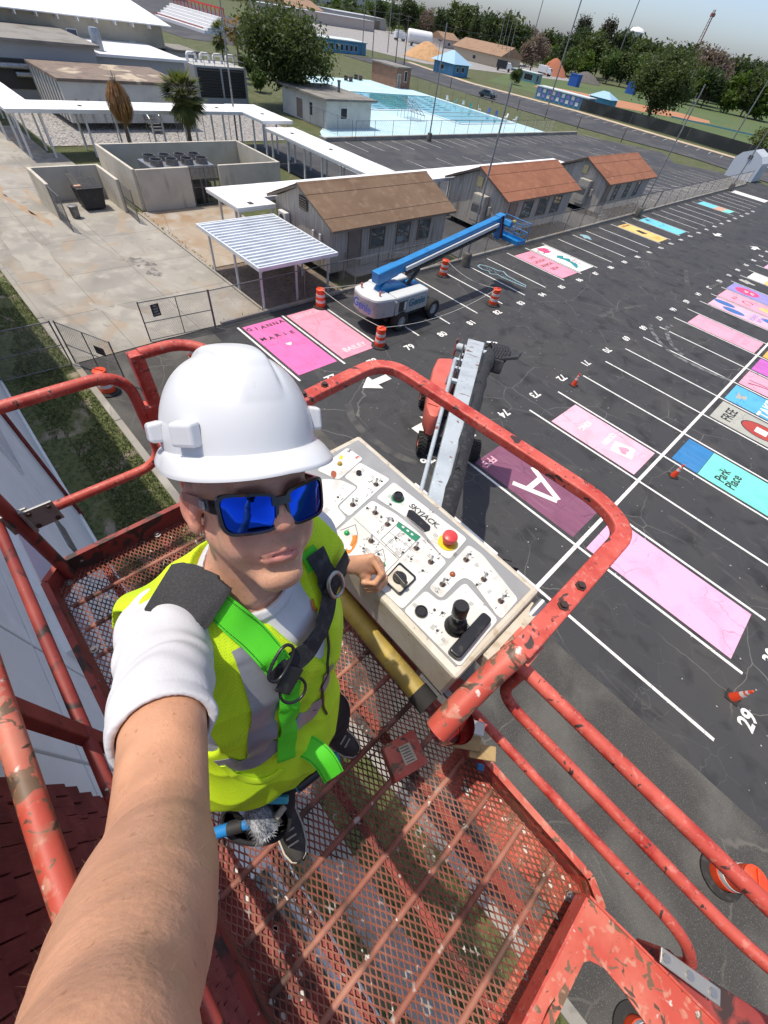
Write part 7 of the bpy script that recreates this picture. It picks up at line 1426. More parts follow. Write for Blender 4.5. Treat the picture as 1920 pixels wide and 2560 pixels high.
def palm(label, loc, h, m, nf, ln, dead=False, seed=1, thick=.14):
    rg = random.Random(seed); t = thing('palm_tree', label, 'palm tree', loc); b = MB(); b.tube([(0, 0, -.1), (.05, .03, h * .4), (.0, .1, h * .75), (-.05, .12, h)], [thick * 1.25, thick, thick * .9, thick * .85], 9); b.build('trunk', 'palm_bark', t, smooth=60, world=False); b = MB(); o = Vector((-.05, .12, h))
    for i in range(nf):
        az = rg.uniform(0, 2 * PI); el = rg.uniform(-1.45, -.9) if dead else rg.uniform(-1.25, 1.25); L = ln * rg.uniform(.75, 1.1); d = Vector((math.cos(az) * math.cos(el), math.sin(az) * math.cos(el), math.sin(el))); sag = Vector((0, 0, -.25 * L)); mid = o + d * L * .45 + sag * .12
        s = d.cross(Vector((0, 0, 1))).normalized(); b.tube([o, mid], [.02, .014], 4)
        for k in range(15):          # fan leaflets
            a = (k - 7) / 7 * 1.25; u = (d * math.cos(a) + s * math.sin(a)).normalized(); tip = mid + u * L * .58 * (1 - .22 * abs(a)) + sag * (.35 + .3 * rg.random()) * (1.4 if dead else 1); w_ = u.cross(Vector((rg.uniform(-.3, .3), rg.uniform(-.3, .3), 1))).normalized() * L * .030; b.add([mid, mid.lerp(tip, .55) + w_, tip, mid.lerp(tip, .55) - w_], [(0, 1, 2, 3)])
    b.build('crown', m, t, world=False)
    if not dead:
        b = MB()
        for i in range(60): az = rg.uniform(0, 2 * PI); r = rg.uniform(.12, .45); z0 = h - rg.uniform(.1, .5); l = rg.uniform(.6, 1.4); x, y = -.05 + r * math.cos(az), .12 + r * math.sin(az); b.add([(x * .4, y * .4, z0), (x + .05, y, z0 - l * .5), (x * 1.1, y * 1.1, z0 - l), (x - .05, y, z0 - l * .5)], [(0, 1, 2, 3)])
        b.build('dead_skirt', 'leaf_dry', t, world=False)
    else:
        b = MB()
        for i in range(520):
            az = rg.uniform(0, 2 * PI); k = rg.uniform(.55, 1.0); z0 = rg.uniform(0, 1.7); pr3 = lambda z: k * (.22 + .78 * math.sin(min(1, (z + .25) / 1.7) * PI / 2) if z < 1.6 else 1.0 - (z - 1.6) * .42); pts_ = []
            for z in (z0, z0 + .5, z0 + 1.0): zz = min(z, 2.7); r_ = max(.15, pr3(zz)); pts_.append(o + Vector((math.cos(az) * r_, math.sin(az) * r_, -zz + .1)))
            w_ = Vector((-math.sin(az), math.cos(az), 0)) * .05; b.add([pts_[0] - w_, pts_[0] + w_, pts_[1] + w_, pts_[2], pts_[1] - w_], [(0, 1, 2, 3, 4)])
        b.build('hanging_fronds', m, t, world=False)
        b = MB()
        for i in range(24): az = rg.uniform(0, 2 * PI); b.tube([o + Vector((0, 0, -.2)), o + Vector((math.cos(az) * .25, math.sin(az) * .25, rg.uniform(.1, .7)))], [.03, .012], 4)
        b.build('boot_stubs', 'wood_grey', t, world=False)
    return t
palm('dead palm with a brown drooping skirt behind the chiller walls', (-48.5, 16.0, 0), 5.0, 'leaf_dry', 14, 1.3, True, 3)
palm('green fan palm with a full round crown behind the chiller walls', (-48.5, 21.45, 0), 4.5, 'leaf_palm', 120, 2.1, False, 5, .17)
palm('ragged fan palm behind the louvred cooling plant', (-88, 47, 0), 5.5, 'leaf_palm', 40, 2.2, False, 8); palm('yellowing palm leaning among shrubs behind the cooling plant', (-92, 52, 0), 6.0, 'leaf_dry', 34, 2.2, False, 9)
# far tree line: direction of a photo column, chosen distance, height from the photo
def far(x, D, ytop=None):
    yh = -180.5 + .1987 * x; r = RT * ((x - 960) / 992.1) + UP * (-(yh - 1280) / 992.1) + FW; a = Vector((r.x, r.y, 0)).normalized(); p = a * D
    if ytop is None: return Vector((p.x, p.y, 0))
    r = RT * ((x - 960) / 992.1) + UP * (-(ytop - 1280) / 992.1) + FW; return Vector((p.x, p.y, 0)), H + D * r.z / math.hypot(r.x, r.y)
KIND = {'d': (tree_parts(11, 20, 9, 9, .5, 2600, 1.1, 'leaf_dark', 26, .15), 'tall dark evergreen in the far tree line'), 'o': (tree_parts(12, 20, 11, 11, .5, 2600, 1.15, 'leaf_oak', 24, .15), 'broad olive green tree in the far tree line'), 'g': (tree_parts(13, 20, 10, 10, .5, 2400, 1.15, 'leaf_green', 24, .12), 'rounded mid green tree in the far tree line'), 'b': (tree_parts(14, 20, 12, 12, .5, 3400, .9, 'leaf_bare', 30, .18), 'leafless greyish pink tree in the far tree line'), 'p': (tree_parts(15, 30, 4.0, 4.0, .4, 2600, .8, 'leaf_pine', 36, .08, 1.0, .85), 'tall thin dark conifer rising above the far tree line'), 'y': (tree_parts(16, 12, 7, 7, .4, 1800, .9, 'leaf_bright', 18, .1), 'low bright green tree before the far tree line')}
base_h = {'d': 20, 'o': 20, 'g': 20, 'b': 20, 'p': 30, 'y': 12}
rt = random.Random(21)
TL = [(985, 420, 5, 'd'), (1020, 430, -8, 'd'), (1073, 430, 22, 'b'), (1050, 460, 8, 'g'), (1110, 420, 18, 'd'), (1140, 440, 2, 'o'), (1175, 430, 10, 'o'), (1205, 380, 30, 'd'), (1235, 330, 26, 'd'), (1265, 330, 32, 'o'), (1295, 330, 52, 'd'), (1330, 420, 66, 'b'), (1318, 400, 62, 'd'), (1350, 300, 84, 'b'), (1370, 380, 72, 'o'), (1395, 390, 80, 'd'), (1420, 330, 78, 'd'), (1438, 380, 10, 'p'), (1462, 370, 60, 'd'), (1452, 410, 12, 'p'), (1490, 350, 75, 'o'), (1500, 370, 14, 'p'), (1512, 360, 16, 'p'), (1540, 380, 64, 'd'), (1575, 420, 80, 'd'), (1600, 400, 92, 'o'), (1630, 400, 98, 'd'), (1660, 420, 104, 'g'), (1690, 400, 110, 'd'), (1715, 380, 104, 'd'), (1755, 330, 112, 'b'), (1785, 325, 118, 'b'), (1810, 360, 132, 'd'), (1840, 380, 138, 'o'), (1870, 370, 138, 'd'), (1900, 380, 152, 'd'), (1930, 360, 158, 'o'), (1960, 380, 165, 'd'), (2000, 380, 170, 'o'), (1330, 340, 100, 'g'), (1390, 340, 112, 'y'), (1440, 320, 118, 'g'), (1480, 330, 125, 'y'), (1545, 330, 122, 'g'), (1580, 330, 128, 'o'), (1610, 330, 130, 'g'), (1650, 340, 140, 'g'), (1760, 300, 160, 'g'), (1800, 300, 165, 'd'), (1860, 300, 175, 'y'), (1905, 300, 170, 'o'), (1945, 300, 185, 'y'), (1700, 340, 140, 'o'), (925, 480, 0, 'g'), (955, 460, -4, 'd'), (880, 520, -8, 'd'), (840, 540, -12, 'g')]
seen = set()
for x, D, yt, k in TL:
    p, h_ = far(x, D, yt); h_ = max(6, h_); s = h_ / base_h[k]; lw_ = s * (1.0 if k != 'p' else .8) * rt.uniform(.9, 1.15); pr2, lb = KIND[k]
    tree(lb, p, pr2, 'trees of the far tree line', rt.uniform(0, 6), (lw_, lw_, s), 'pine_tree' if k == 'p' else 'tree')
b = MB(); rgw = random.Random(31)          # the wood that closes the view behind the single trees
for i in range(14000):
    x = rgw.uniform(300, 2300); D = rgw.uniform(460, 700); p = far(x, D); z = abs(rgw.gauss(0, 1)) * 7.5 * (.7 + .3 * math.sin(x * .021) + .2 * math.sin(x * .06)); s = rgw.uniform(1.2, 2.6); a = Vector((rgw.uniform(-1, 1), rgw.uniform(-1, 1), rgw.uniform(-.6, .6))).normalized(); q = a.cross(Vector((rgw.uniform(-1, 1), rgw.uniform(-1, 1), rgw.uniform(-1, 1)))).normalized(); c = p + Vector((0, 0, min(z + .5, 19))); b.add([c - a * s, c + q * s * .6, c + a * s, c - q * s * .6], [(0, 1, 2, 3)])
me = bpy.data.meshes.new('far_wood'); me.from_pydata(b.v, [], b.f); me.materials.append(MATS['leaf_oak']); tag(meshobj('far_wood', me), 'low mass of far woodland closing the horizon', 'woodland', kind='stuff')
for i, (x, y, h_, m, lb) in enumerate(((-96, 56, 3.2, 'leaf_green', 'round green shrub behind the cooling plant railings'), (-84, 51, 2.4, 'leaf_bright', 'bright shrub beside the cooling plant pipes'), (-116, 170, 4, 'leaf_oak', 'dark bush beside the tan house wall'), (-33, 160, 5, 'leaf_palm', 'spiky bush by the far end of the screen fence'))):
    tree(lb, (x, y, 0), tree_parts(40 + i, h_, h_ * .6, h_ * .6, .1, 1300, .3, m, 14, .1), name='shrub', cat='shrub')
# ================================================================== poles, lights
mat('pole_grey', (0.24, 0.24, 0.235), .6, layers=[((0.16, 0.155, 0.15), 'noise', 3, .45, .7, 4)]); mat('pole_wood', (0.13, 0.105, 0.085), .9); mat('footing', (0.13, 0.12, 0.105), .95, layers=[((0.07, 0.065, 0.06), 'noise', 3, .45, .65, 5)])
def pole(label, x, y, h, r=.09, m='pole_grey', foot=False, head=None, group=None, arms=0):
    t = thing('light_pole' if head else 'pole', label, 'pole', (x, y, 0), 0, group); b = MB(); b.tube([(0, 0, 0), (0, 0, h)], [r, r * .7], 10); b.build('shaft', m, t, smooth=60, world=False)
    if foot: b = MB(); b.lathe([(.36, 0), (.33, .8), (.29, .88), (.1, .9)], (0, 0, 0), 16); b.build('footing', 'footing', t, smooth=40, world=False)
    if head:
        b = MB(); b.beam((-head, 0, h - .15), (head, 0, h - .15), .1, .1); b.build('cross_arm', m, t, world=False)
        for s in (-.75, -.25, .25, .75): b = MB(); b.lathe([(.06, 0), (.22, .25), (.22, .33)], (head * s, 0, h - .1), 10, (.3, -.8, -.4)); b.build('floodlight', 'galv', t, smooth=50, world=False)
    for i in range(arms): b = MB(); b.beam((-1.1, 0, h - .3 - i * .8), (1.1, 0, h - .3 - i * .8), .09, .11); b.build('cross_arm', m, t, world=False)
    return t
pole('grey pole on a round concrete footing between the drums and the fence', -19.4, 28.2, 9.6, .075, foot=True)
pole('grey pole on a round footing by the yellow and aqua stall paintings', -19.6, 59.8, 10.5, .085, foot=True)
pole('grey pole on a footing by the solid white stall painting', -19.7, 95, 11, .09, foot=True)
pole('slim grey pole rising by the joining walkway roof', -52.9, 28.7, 12, .09); pole('grey pole at the corner of the pool deck fence', -52.3, 59, 11, .10, foot=True)
pole('tall floodlight pole beside the striped dugout', -83.5, 141.4, 20, .2, head=1.6); pole('very tall floodlight pole in front of the far tree line', -160, 328, 32, .3, head=2.4); pole('tall grey pole at the outfield corner', -43.5, 176.6, 14, .2); pole('tall pole standing near the tan house', -188, 282, 25, .25)
pole('short grey pole behind the screen fence', -57.1, 171.5, 7, .12); pole('dark wooden pole by the brick pump house', -141.2, 137, 10.5, .16, 'pole_wood', arms=1); pole('dark wooden pole with a cross arm behind the brick pump house', -137.4, 137.2, 10.4, .16, 'pole_wood', arms=2); pole('tall slim pole beyond the blue long building', -173.5, 163.5, 15, .18); pole('tall slim pole beside the blue long building', -151.8, 136.2, 14, .16); pole('second slim pole close to the blue long building', -154.5, 134.0, 14, .16); pole('short lamp pole on the lawn by the blue hipped hut', -127.5, 142, 7, .1, head=.8)
for i, (x, y) in enumerate(((-160, 225), (-163, 226), (-166, 227), (-169, 228))): pole('one of four thin tall poles standing in a close row before the tan house', x, y, 17, .14, group='four thin poles in a row')
for i, (x, y) in enumerate(((-120, 120), (-100, 118), (-82, 113), (-74, 112.5), (-66, 112), (-57.5, 112), (-47, 112))): pole('short dark bollard post on the grass verge by the pool fence', x, y, 1.9 if i else 2.4, .11, 'pole_wood', group='verge posts by the pool')
mat('wire', (.02, .02, .02), .6)
for i, (a, c) in enumerate((((-141.2, 137), (-188, 282)), ((-137.4, 137.2), (-173.5, 163.5)), ((-141.2, 137), (-300, 178)))):
    b = MB(); b.tube([(a[0] + (c[0] - a[0]) * k / 12, a[1] + (c[1] - a[1]) * k / 12, 10.1 - 5.5 * (k / 12) * (1 - k / 12)) for k in range(13)], .05, 4); tag(b.build('power_line', 'wire'), ('sagging power line from the wooden pole to the tall pole near the tan house', 'sagging power line from the cross arm pole to the slim pole beyond the blue building', 'sagging power line from the wooden pole towards the truck yard')[i], 'power line')
# ================================================================== pool
mat('water', (0.035, 0.30, 0.36), .06, spec=.6, layers=[((0.06, 0.40, 0.45), 'noise', .25, .4, .65, 4)], bump=(.15, 1.3, .05)); mat('tile_dark', (.02, .12, .13), .3); mat('coping', (.60, .66, .68), .7)
pool = sheet('pool_water', [(-62, 77.5), (-62.4, 94.6), (-86.5, 95.5), (-88, 73), (-72, 65.4), (-72, 77.5)], .0, 'water')
cp2 = [(-62, 77.5), (-62.4, 94.6), (-86.5, 95.5), (-88, 73), (-72, 65.4), (-72, 77.5)]
for i in range(6): a, c = cp2[i], cp2[(i + 1) % 6]; b = MB(); b.beam((*a, .03), (*c, .03), .5, .10); b.build('pool_coping', 'coping', pool)
for i in range(7):
    for j in range(7):
        x = -73.2 - i * 2.0; y0 = 68 - (x + 73.2) * -.35; y0 = 67.6 + (-73.2 - x) * .45; y = y0 + j * 3.0
        if y < 94: b = MB(); b.box(x - .35, x + .35, y, y + 1.7, .004, .012); b.build('lane_tile', 'tile_dark', pool)
for x in (-65, -68, -71): b = MB(); b.tube([(x, 78.2, .03), (x, 94, .03)], .07, 5); b.build('lane_rope', 'coping', pool)
# diving rail frame and lawn chairs
df = thing('lifeguard_frame', 'tangled galvanised bleacher frame standing on the pool deck', 'frame', (-66, 69, 0))
for i in range(5):
    b = MB(); x = -67.5 + i * .8; b.tube([(x, 67.2, 0), (x, 67.2, 2.6), (x, 70.5, .6), (x, 70.5, 0)], .04, 5); b.build('side_frame', 'galv', df)
for z, y in ((.6, 70.3), (1.1, 69.5), (1.6, 68.7), (2.1, 68)): b = MB(); b.box(-67.7, -64.1, y - .14, y + .14, z, z + .05); b.build('plank', 'galv', df)
mat('chair_teal', (.03, .35, .33), .5); mat('chair_white', (.75, .75, .74), .5); mat('chair_blue', (.05, .13, .4), .5)
for i in range(9):
    y = 94 + .15 * i; x = -63 - i * 2.3; t = thing('pool_chair', ('white plastic chair standing at the pool edge', 'teal plastic chair standing at the pool edge', 'blue plastic chair standing at the pool edge')[(0, 0, 2, 2, 0, 1, 0, 1, 0)[i]], 'chair', (x, 95.8, 0), random.uniform(0, 6), 'chairs along the pool edge'); m = ('chair_white', 'chair_white', 'chair_blue', 'chair_blue', 'chair_white', 'chair_teal', 'chair_white', 'chair_teal', 'chair_white')[i]
    b = MB(); b.box(-.26, .26, -.26, .26, .38, .43); b.build('seat', m, t, world=False); b = MB(); b.extr([(-.26, .24, .44), (.26, .24, .44), (.24, .38, .95), (-.24, .38, .95)], (0, .04, 0)); b.build('backrest', m, t, world=False)
    for sx_ in (-.23, .23):
        for sy_ in (-.23, .23): b = MB(); b.box(sx_ - .03, sx_ + .03, sy_ - .03, sy_ + .03, 0, .38); b.build('leg', m, t, world=False)
for i, (x, y) in enumerate(((-100.5, 83.5), (-103, 88.5))):
    t = thing('picnic_table', 'grey picnic table on the pool deck beside the lawn', 'picnic table', (x, y, 0), .3, 'picnic tables by the pool')
    for nm, r_ in (('table_top', (-.9, .9, -.4, .4, .72, .78)), ('bench', (-.9, .9, -.85, -.6, .42, .47)), ('bench', (-.9, .9, .6, .85, .42, .47)), ('leg', (-.7, -.6, -.7, .7, 0, .72)), ('leg', (.6, .7, -.7, .7, 0, .72))): b = MB(); b.box(*r_); b.build(nm, 'pole_wood', t, world=False)
chain_link('chain_link_fence', 'chain link fence on a low wall between the pool deck and the rear lot', (-53.5, 46), (-54.6, 97), 1.9, 3.4, pitch=.3, wr=.006); chain_link('chain_link_fence', 'chain link fence on the far side of the pool deck by the lawn', (-56, 97.6), (-104, 98.2), 1.9, 3.6, pitch=.4, wr=.008); chain_link('chain_link_fence', 'chain link fence beside the pool house lawn', (-53.6, 45.5), (-62, 45), 1.9, 2.8, pitch=.25, wr=.006); chain_link('chain_link_fence', 'chain link fence along the gravel courtyard behind the palms', (-54.9, 11.3), (-54.9, 35), 2.1, 2.9, pitch=.22, wr=.005)
b = MB(); b.box(-54.75, -53.35, 41, 41.3, -.1, .35); b.box(-53.9, -53.5, 41.31, 105, -.1, .38); tag(b.build('retaining_wall', 'concrete'), 'low concrete retaining wall under the pool fence', 'wall')
mat('white_wall', (0.62, 0.60, 0.54), .85, layers=[((0.52, 0.50, 0.45), 'noise', .8, .45, .7, 5)]); mat('flat_roof', (0.24, 0.225, 0.20), .9, layers=[((0.16, 0.15, 0.13), 'noise', .5, .45, .65, 6)]); mat('dark_glass', (.03, .035, .04), .15)
def building(name, label, cat, x0, x1, y0, y1, h, wm, rm, roof='flat', rh=1.2, over=.35, wins=(), z0=-.08, doors=(), wmat='dark_glass', trim=None, ridge='y'):
    t = thing(name, label, cat, ((x0 + x1) / 2, (y0 + y1) / 2, 0)); b = MB(); b.box(x0, x1, y0, y1, z0, h); b.build('wall', wm, t); o = over; b = MB()
    if roof == 'flat': b.box(x0 - o, x1 + o, y0 - o, y1 + o, h + .002, h + .22)
    elif roof == 'gable':
        if ridge == 'y': m = (x0 + x1) / 2; b.extr([(x0 - o, y0 - o, h + .002), (x1 + o, y0 - o, h + .002), (x1 + o, y0 - o, h + .1), (m, y0 - o, h + rh), (x0 - o, y0 - o, h + .1)], (0, y1 - y0 + 2 * o, 0))
        else: m = (y0 + y1) / 2; b.extr([(x0 - o, y0 - o, h + .002), (x0 - o, y1 + o, h + .002), (x0 - o, y1 + o, h + .1), (x0 - o, m, h + rh), (x0 - o, y0 - o, h + .1)], (x1 - x0 + 2 * o, 0, 0))
    else:
        mx, my = (x0 + x1) / 2, (y0 + y1) / 2; L = max(0, (y1 - y0) - (x1 - x0)) / 2; Lx = max(0, (x1 - x0) - (y1 - y0)) / 2; B_ = [(x0 - o, y0 - o, h), (x1 + o, y0 - o, h), (x1 + o, y1 + o, h), (x0 - o, y1 + o, h)]; b.add(B_ + [(mx - Lx, my - L, h + rh), (mx + Lx, my + L, h + rh)], [(0, 1, 4), (1, 2, 5, 4) if L or not Lx else (1, 2, 5), (2, 3, 5), (3, 0, 4, 5)] if L or not Lx else [(0, 1, 5, 4), (1, 2, 5), (2, 3, 4, 5), (3, 0, 4)]); b.add([(p[0], p[1], h + .003) for p in B_], [(0, 1, 2, 3)])
    b.build('roof', rm, t)
    def opening(nm, side, a, c, e0, e1, m):
        b = MB()
        if side == 'E': b.box(x1 - .05, x1 + .04, a, c, e0, e1)
        elif side == 'S': b.box(a, c, y0 - .04, y0 + .05, e0, e1)
        f = b.build(nm, trim or 'trim_white', t); b = MB(); g = .07
        if side == 'E': b.box(x1 + .041, x1 + .05, a + g, c - g, e0 + g, e1 - g)
        else: b.box(a + g, c - g, y0 - .05, y0 - .041, e0 + g, e1 - g)
        b.build('pane' if nm == 'window' else 'door_leaf', m, f)
    for w in wins: opening('window', *w, wmat)
    for w in doors: opening('door', *w, 'door_taupe')
    return t
building('pool_house', 'white flat roofed pool house half under the oak', 'house', -70, -59.7, 46, 54.0, 2.75, 'white_wall', 'flat_roof', over=.6, wins=[('S', -63.5, -62.7, .7, 2.1), ('E', 48.4, 49.6, .9, 2.1)], doors=[('S', -66.6, -65.0, 0, 2.1)])
b = MB(); b.lathe([(.18, 0), (.18, 1.0), (.24, 1.02), (.24, 1.2)], (-64, 51.5, 2.97), 10); tag(b.build('vent_stack', 'galv_old', smooth=40), 'short dark flue on the pool house roof', 'flue')
mat('brick_red', (0.26, 0.135, 0.085), .9, layers=[((0.20, 0.10, 0.065), 'noise', 2.5, .42, .62, 3), ((0.31, 0.18, 0.12), 'noise', 7, .5, .7, 3)])
building('pump_house', 'brown brick pump house with a flat roof by the pool lawn', 'building', -103.5, -95, 93, 97.4, 3.1, 'brick_red', 'flat_roof', over=.3, wins=[('E', 95.4, 96.3, 1.0, 2.7)], doors=[('E', 93.3, 94.3, 0, 2.2)])
mat('wall_blue', (0.08, 0.25, 0.42), .8, layers=[((0.11, 0.32, 0.50), 'noise', .5, .45, .65, 5)]); mat('roof_blue', (0.30, 0.48, 0.62), .5); mat('roof_pale', (0.55, 0.62, 0.62), .6)
building('locker_building', 'long low blue building with a pale roof beyond the lawn', 'building', -163, -155, 117, 136, 2.6, 'wall_blue', 'roof_pale', 'flat', wins=[('E', 119 + i * 2, 120.2 + i * 2, .5, 1.9) for i in range(7)]); building('concession_hut', 'square blue hut with a pale blue hipped roof', 'hut', -131, -122.5, 144.5, 152, 2.6, 'wall_blue', 'roof_blue', 'hip', 2.6, 1.0, wins=[('E', 146, 147.2, .9, 2), ('E', 148.5, 150, .9, 2.1), ('S', -128, -126.5, .9, 2)])
mat('wall_tan', (.46, .38, .28), .85); mat('roof_brown', (.30, .19, .12), .9, layers=[((.24, .15, .09), 'noise', .6, .45, .7, 5)]); mat('wall_pinkish', (.5, .43, .38), .85); mat('wall_grey', (.42, .42, .41), .8); mat('roof_metal', (.52, .53, .54), .45); mat('pile_sand', (.50, .30, .15), .95, layers=[((.40, .23, .11), 'noise', .8, .45, .65, 5)]); mat('pile_red', (.36, .13, .07), .95)
building('house', 'tan house with a broad brown gable roof before the tree line', 'house', -190, -162, 222, 238, 3.4, 'wall_tan', 'roof_brown', 'gable', 3.2, .8, wins=[('E', 224, 226, .9, 2.2), ('E', 230, 232, .9, 2.2), ('S', -178, -176, .9, 2.2)], ridge='x')
building('house', 'small pinkish house with a brown gable roof near the sand heap', 'house', -250, -238, 268, 282, 3.2, 'wall_pinkish', 'roof_brown', 'gable', 2.6, wins=[('E', 272, 274, 1, 2.2)]); building('house', 'pinkish house with a dark brown roof behind the blue long building', 'house', -345, -315, 215, 240, 4, 'wall_pinkish', 'roof_brown', 'gable', 3.5, wins=[('E', 220 + i * 5, 222 + i * 5, 1, 2.6) for i in range(3)])
building('warehouse', 'large white warehouse with a long metal roof on the far left', 'warehouse', -640, -520, 380, 500, 13, 'white_wall', 'roof_metal', 'gable', 5, 1, wins=[('E', 400 + i * 18, 409 + i * 18, 2, 6) for i in range(5)]); building('workshop', 'grey workshop with a row of white roller doors', 'workshop', -345, -322, 255, 300, 5, 'wall_grey', 'roof_metal', 'flat', doors=[('E', 258 + i * 10, 264 + i * 10, 0, 4) for i in range(4)]); building('shed_row', 'long pale wall with a metal roof behind the trucks', 'warehouse', -300, -290, 180, 260, 4, 'wall_pinkish', 'roof_metal', 'flat'); building('house', 'grey roofed house at the left before the dead tree', 'house', -330, -300, 360, 390, 4.5, 'white_wall', 'roof_metal', 'gable', 3, 1, wins=[('E', 366, 370, 1, 3)]); building('house', 'low white roofed house half hidden by the tree line', 'house', -205, -180, 420, 445, 4, 'white_wall', 'roof_pale', 'gable', 3, 1); building('house', 'dull white house behind the outfield fence', 'house', -150, -128, 400, 418, 3.5, 'wall_tan', 'roof_pale', 'gable', 2.6, 1)
for (x, y, r, h_, m, lb) in ((-166, 178, 9, 4.6, 'pile_sand', 'big heap of orange sand beside the far yard'), (-158, 262, 7, 5.6, 'pile_red', 'steep heap of red earth near the ball field'), (-143, 268, 8, 3.4, 'footing', 'low grey gravel heap near the red earth')):
    b = MB(); rg = random.Random(int(r * 10)); b.loft([[(x + r * k * math.cos(a) * rg.uniform(.9, 1.1), y + r * k * math.sin(a) * rg.uniform(.9, 1.1), z * h_) for a in [2 * PI * i / 18 for i in range(18)]] for k, z in ((1, 0), (.75, .35), (.5, .66), (.25, .9), (.05, 1.0))]); tag(b.build('earth_heap', m, smooth=60), lb, 'heap')
def truck(label, x, y, rz, m):
    t = thing('truck', label, 'truck', (x, y, 0), rz); b = MB(); b.box(-3.2, 1.2, -1.2, 1.2, .9, 3.1); b.build('cargo_box', m, t, world=False, bevel=.05); b = MB(); b.extr([(1.3, -1.15, .7), (3.4, -1.15, .7), (3.4, -1.15, 1.7), (2.7, -1.15, 2.6), (1.3, -1.15, 2.6)], (0, 2.3, 0)); b.build('cab', 'chair_white', t, world=False, bevel=.08); b = MB(); b.extr([(2.72, -1.0, 2.52), (3.36, -1.0, 1.75), (3.40, -1.0, 1.78), (2.78, -1.0, 2.56)], (0, 2.0, 0)); b.build('windscreen', 'dark_glass', t, world=False)
    for wx in (-2.2, 2.4):
        for s in (-1, 1): b = MB(); b.lathe([(.5, -.15), (.5, .15)], (wx, s * 1.05, .5), 14, (0, 1, 0)); b.build('wheel', 'rubber', t, world=False)
truck('white box truck parked by the workshop', -268, 262, 1.0, 'chair_white'); truck('second white truck nose out beside the cylindrical tank', -246, 240, 1.3, 'chair_white'); truck('dark grey tipper truck beside the four thin poles', -152, 212, .6, 'machine_dark'); truck('white truck near the heap of red earth', -152, 245, .2, 'chair_white')
tk = thing('storage_tank', 'white horizontal storage tank near the sand heap', 'tank', (-222, 231, 0)); b = MB(); b.lathe([(.6, -7), (2.3, -6.2), (2.4, -5.8), (2.4, 5.8), (2.3, 6.2), (.6, 7)], (-222, 231, 3.2), 20, (.5, .85, 0)); b.build('vessel', 'chair_white', tk, smooth=40)
for s in (-1, 1): b = MB(); b.rbox((-222 + s * 2, 231 + s * 3.4, .9), (.5, 3, 1.8), ((.5, .85, 0), (-.85, .5, 0), (0, 0, 1))); b.build('saddle', 'footing', tk)
cr_ = thing('parked_car', 'dark car parked on the access road by the field path', 'car', (-88.5, 119.5, 0), .35); b = MB(); b.loft([[(x, s * wv, z) for s, z in ((-1, .35), (-1, .8), (-.8, top), (.8, top), (1, .8), (1, .35))] for x, wv, top in ((-2.2, .8, .85), (-1.9, .88, .95), (-1.0, .9, 1.42), (.5, .9, 1.42), (1.2, .9, .98), (2.1, .86, .85), (2.25, .7, .6))]); b.build('car_body', mat('car_green', (.012, .028, .03), .25, coat=.6), cr_, smooth=50, world=False); b = MB(); b.box(-.9, .4, -.9, .9, 1.0, 1.3); b.build('windows', 'dark_glass', cr_, world=False)
for wx in (-1.4, 1.4):
    for s in (-1, 1): b = MB(); b.lathe([(.33, -.1), (.33, .1)], (wx, s * .82, .33), 14, (0, 1, 0)); b.build('wheel', 'rubber', cr_, world=False)
# ball field: dugouts, screen fence, outfield fence
mat('screen_black', (.022, .026, .026), .9, layers=[((.05, .055, .055), 'noise', .3, .45, .65, 4)]); mat('rail_blue', (.14, .32, .36), .5)
building('dugout', 'long pale roofed dugout with a patterned mural wall', 'dugout', -93, -76, 148.5, 152.5, 2.3, 'wall_blue', 'roof_pale', 'flat', over=.3); b = MB()
du = [o for o in bpy.data.objects if o.name == 'dugout'][0]
for i in range(9):
    for j in range(2): b = MB(); x = -92.3 + i * 1.6; b.box(x, x + .95, 148.43, 148.46, .4 + j * .95, 1.15 + j * .95); b.build('mural_panel', 'art_lavender' if (i + j) % 2 else 'art_whitep', du)
building('dugout', 'teal open fronted dugout near the field gate', 'dugout', -133, -122, 192, 196, 2.4, 'rail_blue', 'roof_pale', 'flat', wins=[('E', 192.4, 193.8, .4, 2.1), ('S', -131.5, -128, .4, 2.1), ('S', -127.4, -123.5, .4, 2.1)]); building('field_hut', 'small blue hut on the outfield path', 'hut', -127, -123, 225, 228, 3.2, 'brand_blue', 'brand_blue', 'flat', over=.1); building('field_hut', 'low pale blue roofed hut behind the broad dark tree', 'hut', -86, -79, 168, 173, 2, 'wall_blue', 'roof_blue', 'hip', 1.4, .4); building('field_hut', 'second bright blue hut farther along the outfield', 'hut', -118, -114, 262, 265, 3.4, 'brand_blue', 'brand_blue', 'flat', over=.1)
sf = thing('screen_fence', 'long black screened fence between the access road path and the ball field', 'fence', (-50, 148, 0)); pts = [(-77, 147.2), (-62, 147.8), (-46, 146.2), (-31, 143.6), (-10, 140.5), (20, 138)]
for a, c in zip(pts, pts[1:]): b = MB(); b.beam((*a, 1.1), (*c, 1.1), .04, 2.2); b.build('screen_panel', 'screen_black', sf); b = MB(); b.tube([(*a, 0), (*a, 2.5)], .05, 6); b.build('post', 'galv_old', sf)
of = thing('outfield_fence', 'far outfield fence with a pale blue top rail and dark screen', 'fence', (-60, 360, 0)); pts = [(-150, 330), (-124, 353), (-85, 380), (-30, 398), (40, 405)]
for a, c in zip(pts, pts[1:]): b = MB(); b.beam((*a, 1.2), (*c, 1.2), .06, 2.4); b.build('screen_panel', 'screen_black', of); b = MB(); b.beam((*a, 2.55), (*c, 2.55), .25, .3); b.build('top_rail', 'rail_blue', of)
b = MB(); b.beam((-68, 191.5, .5), (-20, 210, .5), .2, .35); b.beam((-20, 210, .5), (30, 232, .5), .2, .35); tag(b.build('foul_rail', 'rail_blue'), 'pale blue low rail along the foul line of the field', 'rail')
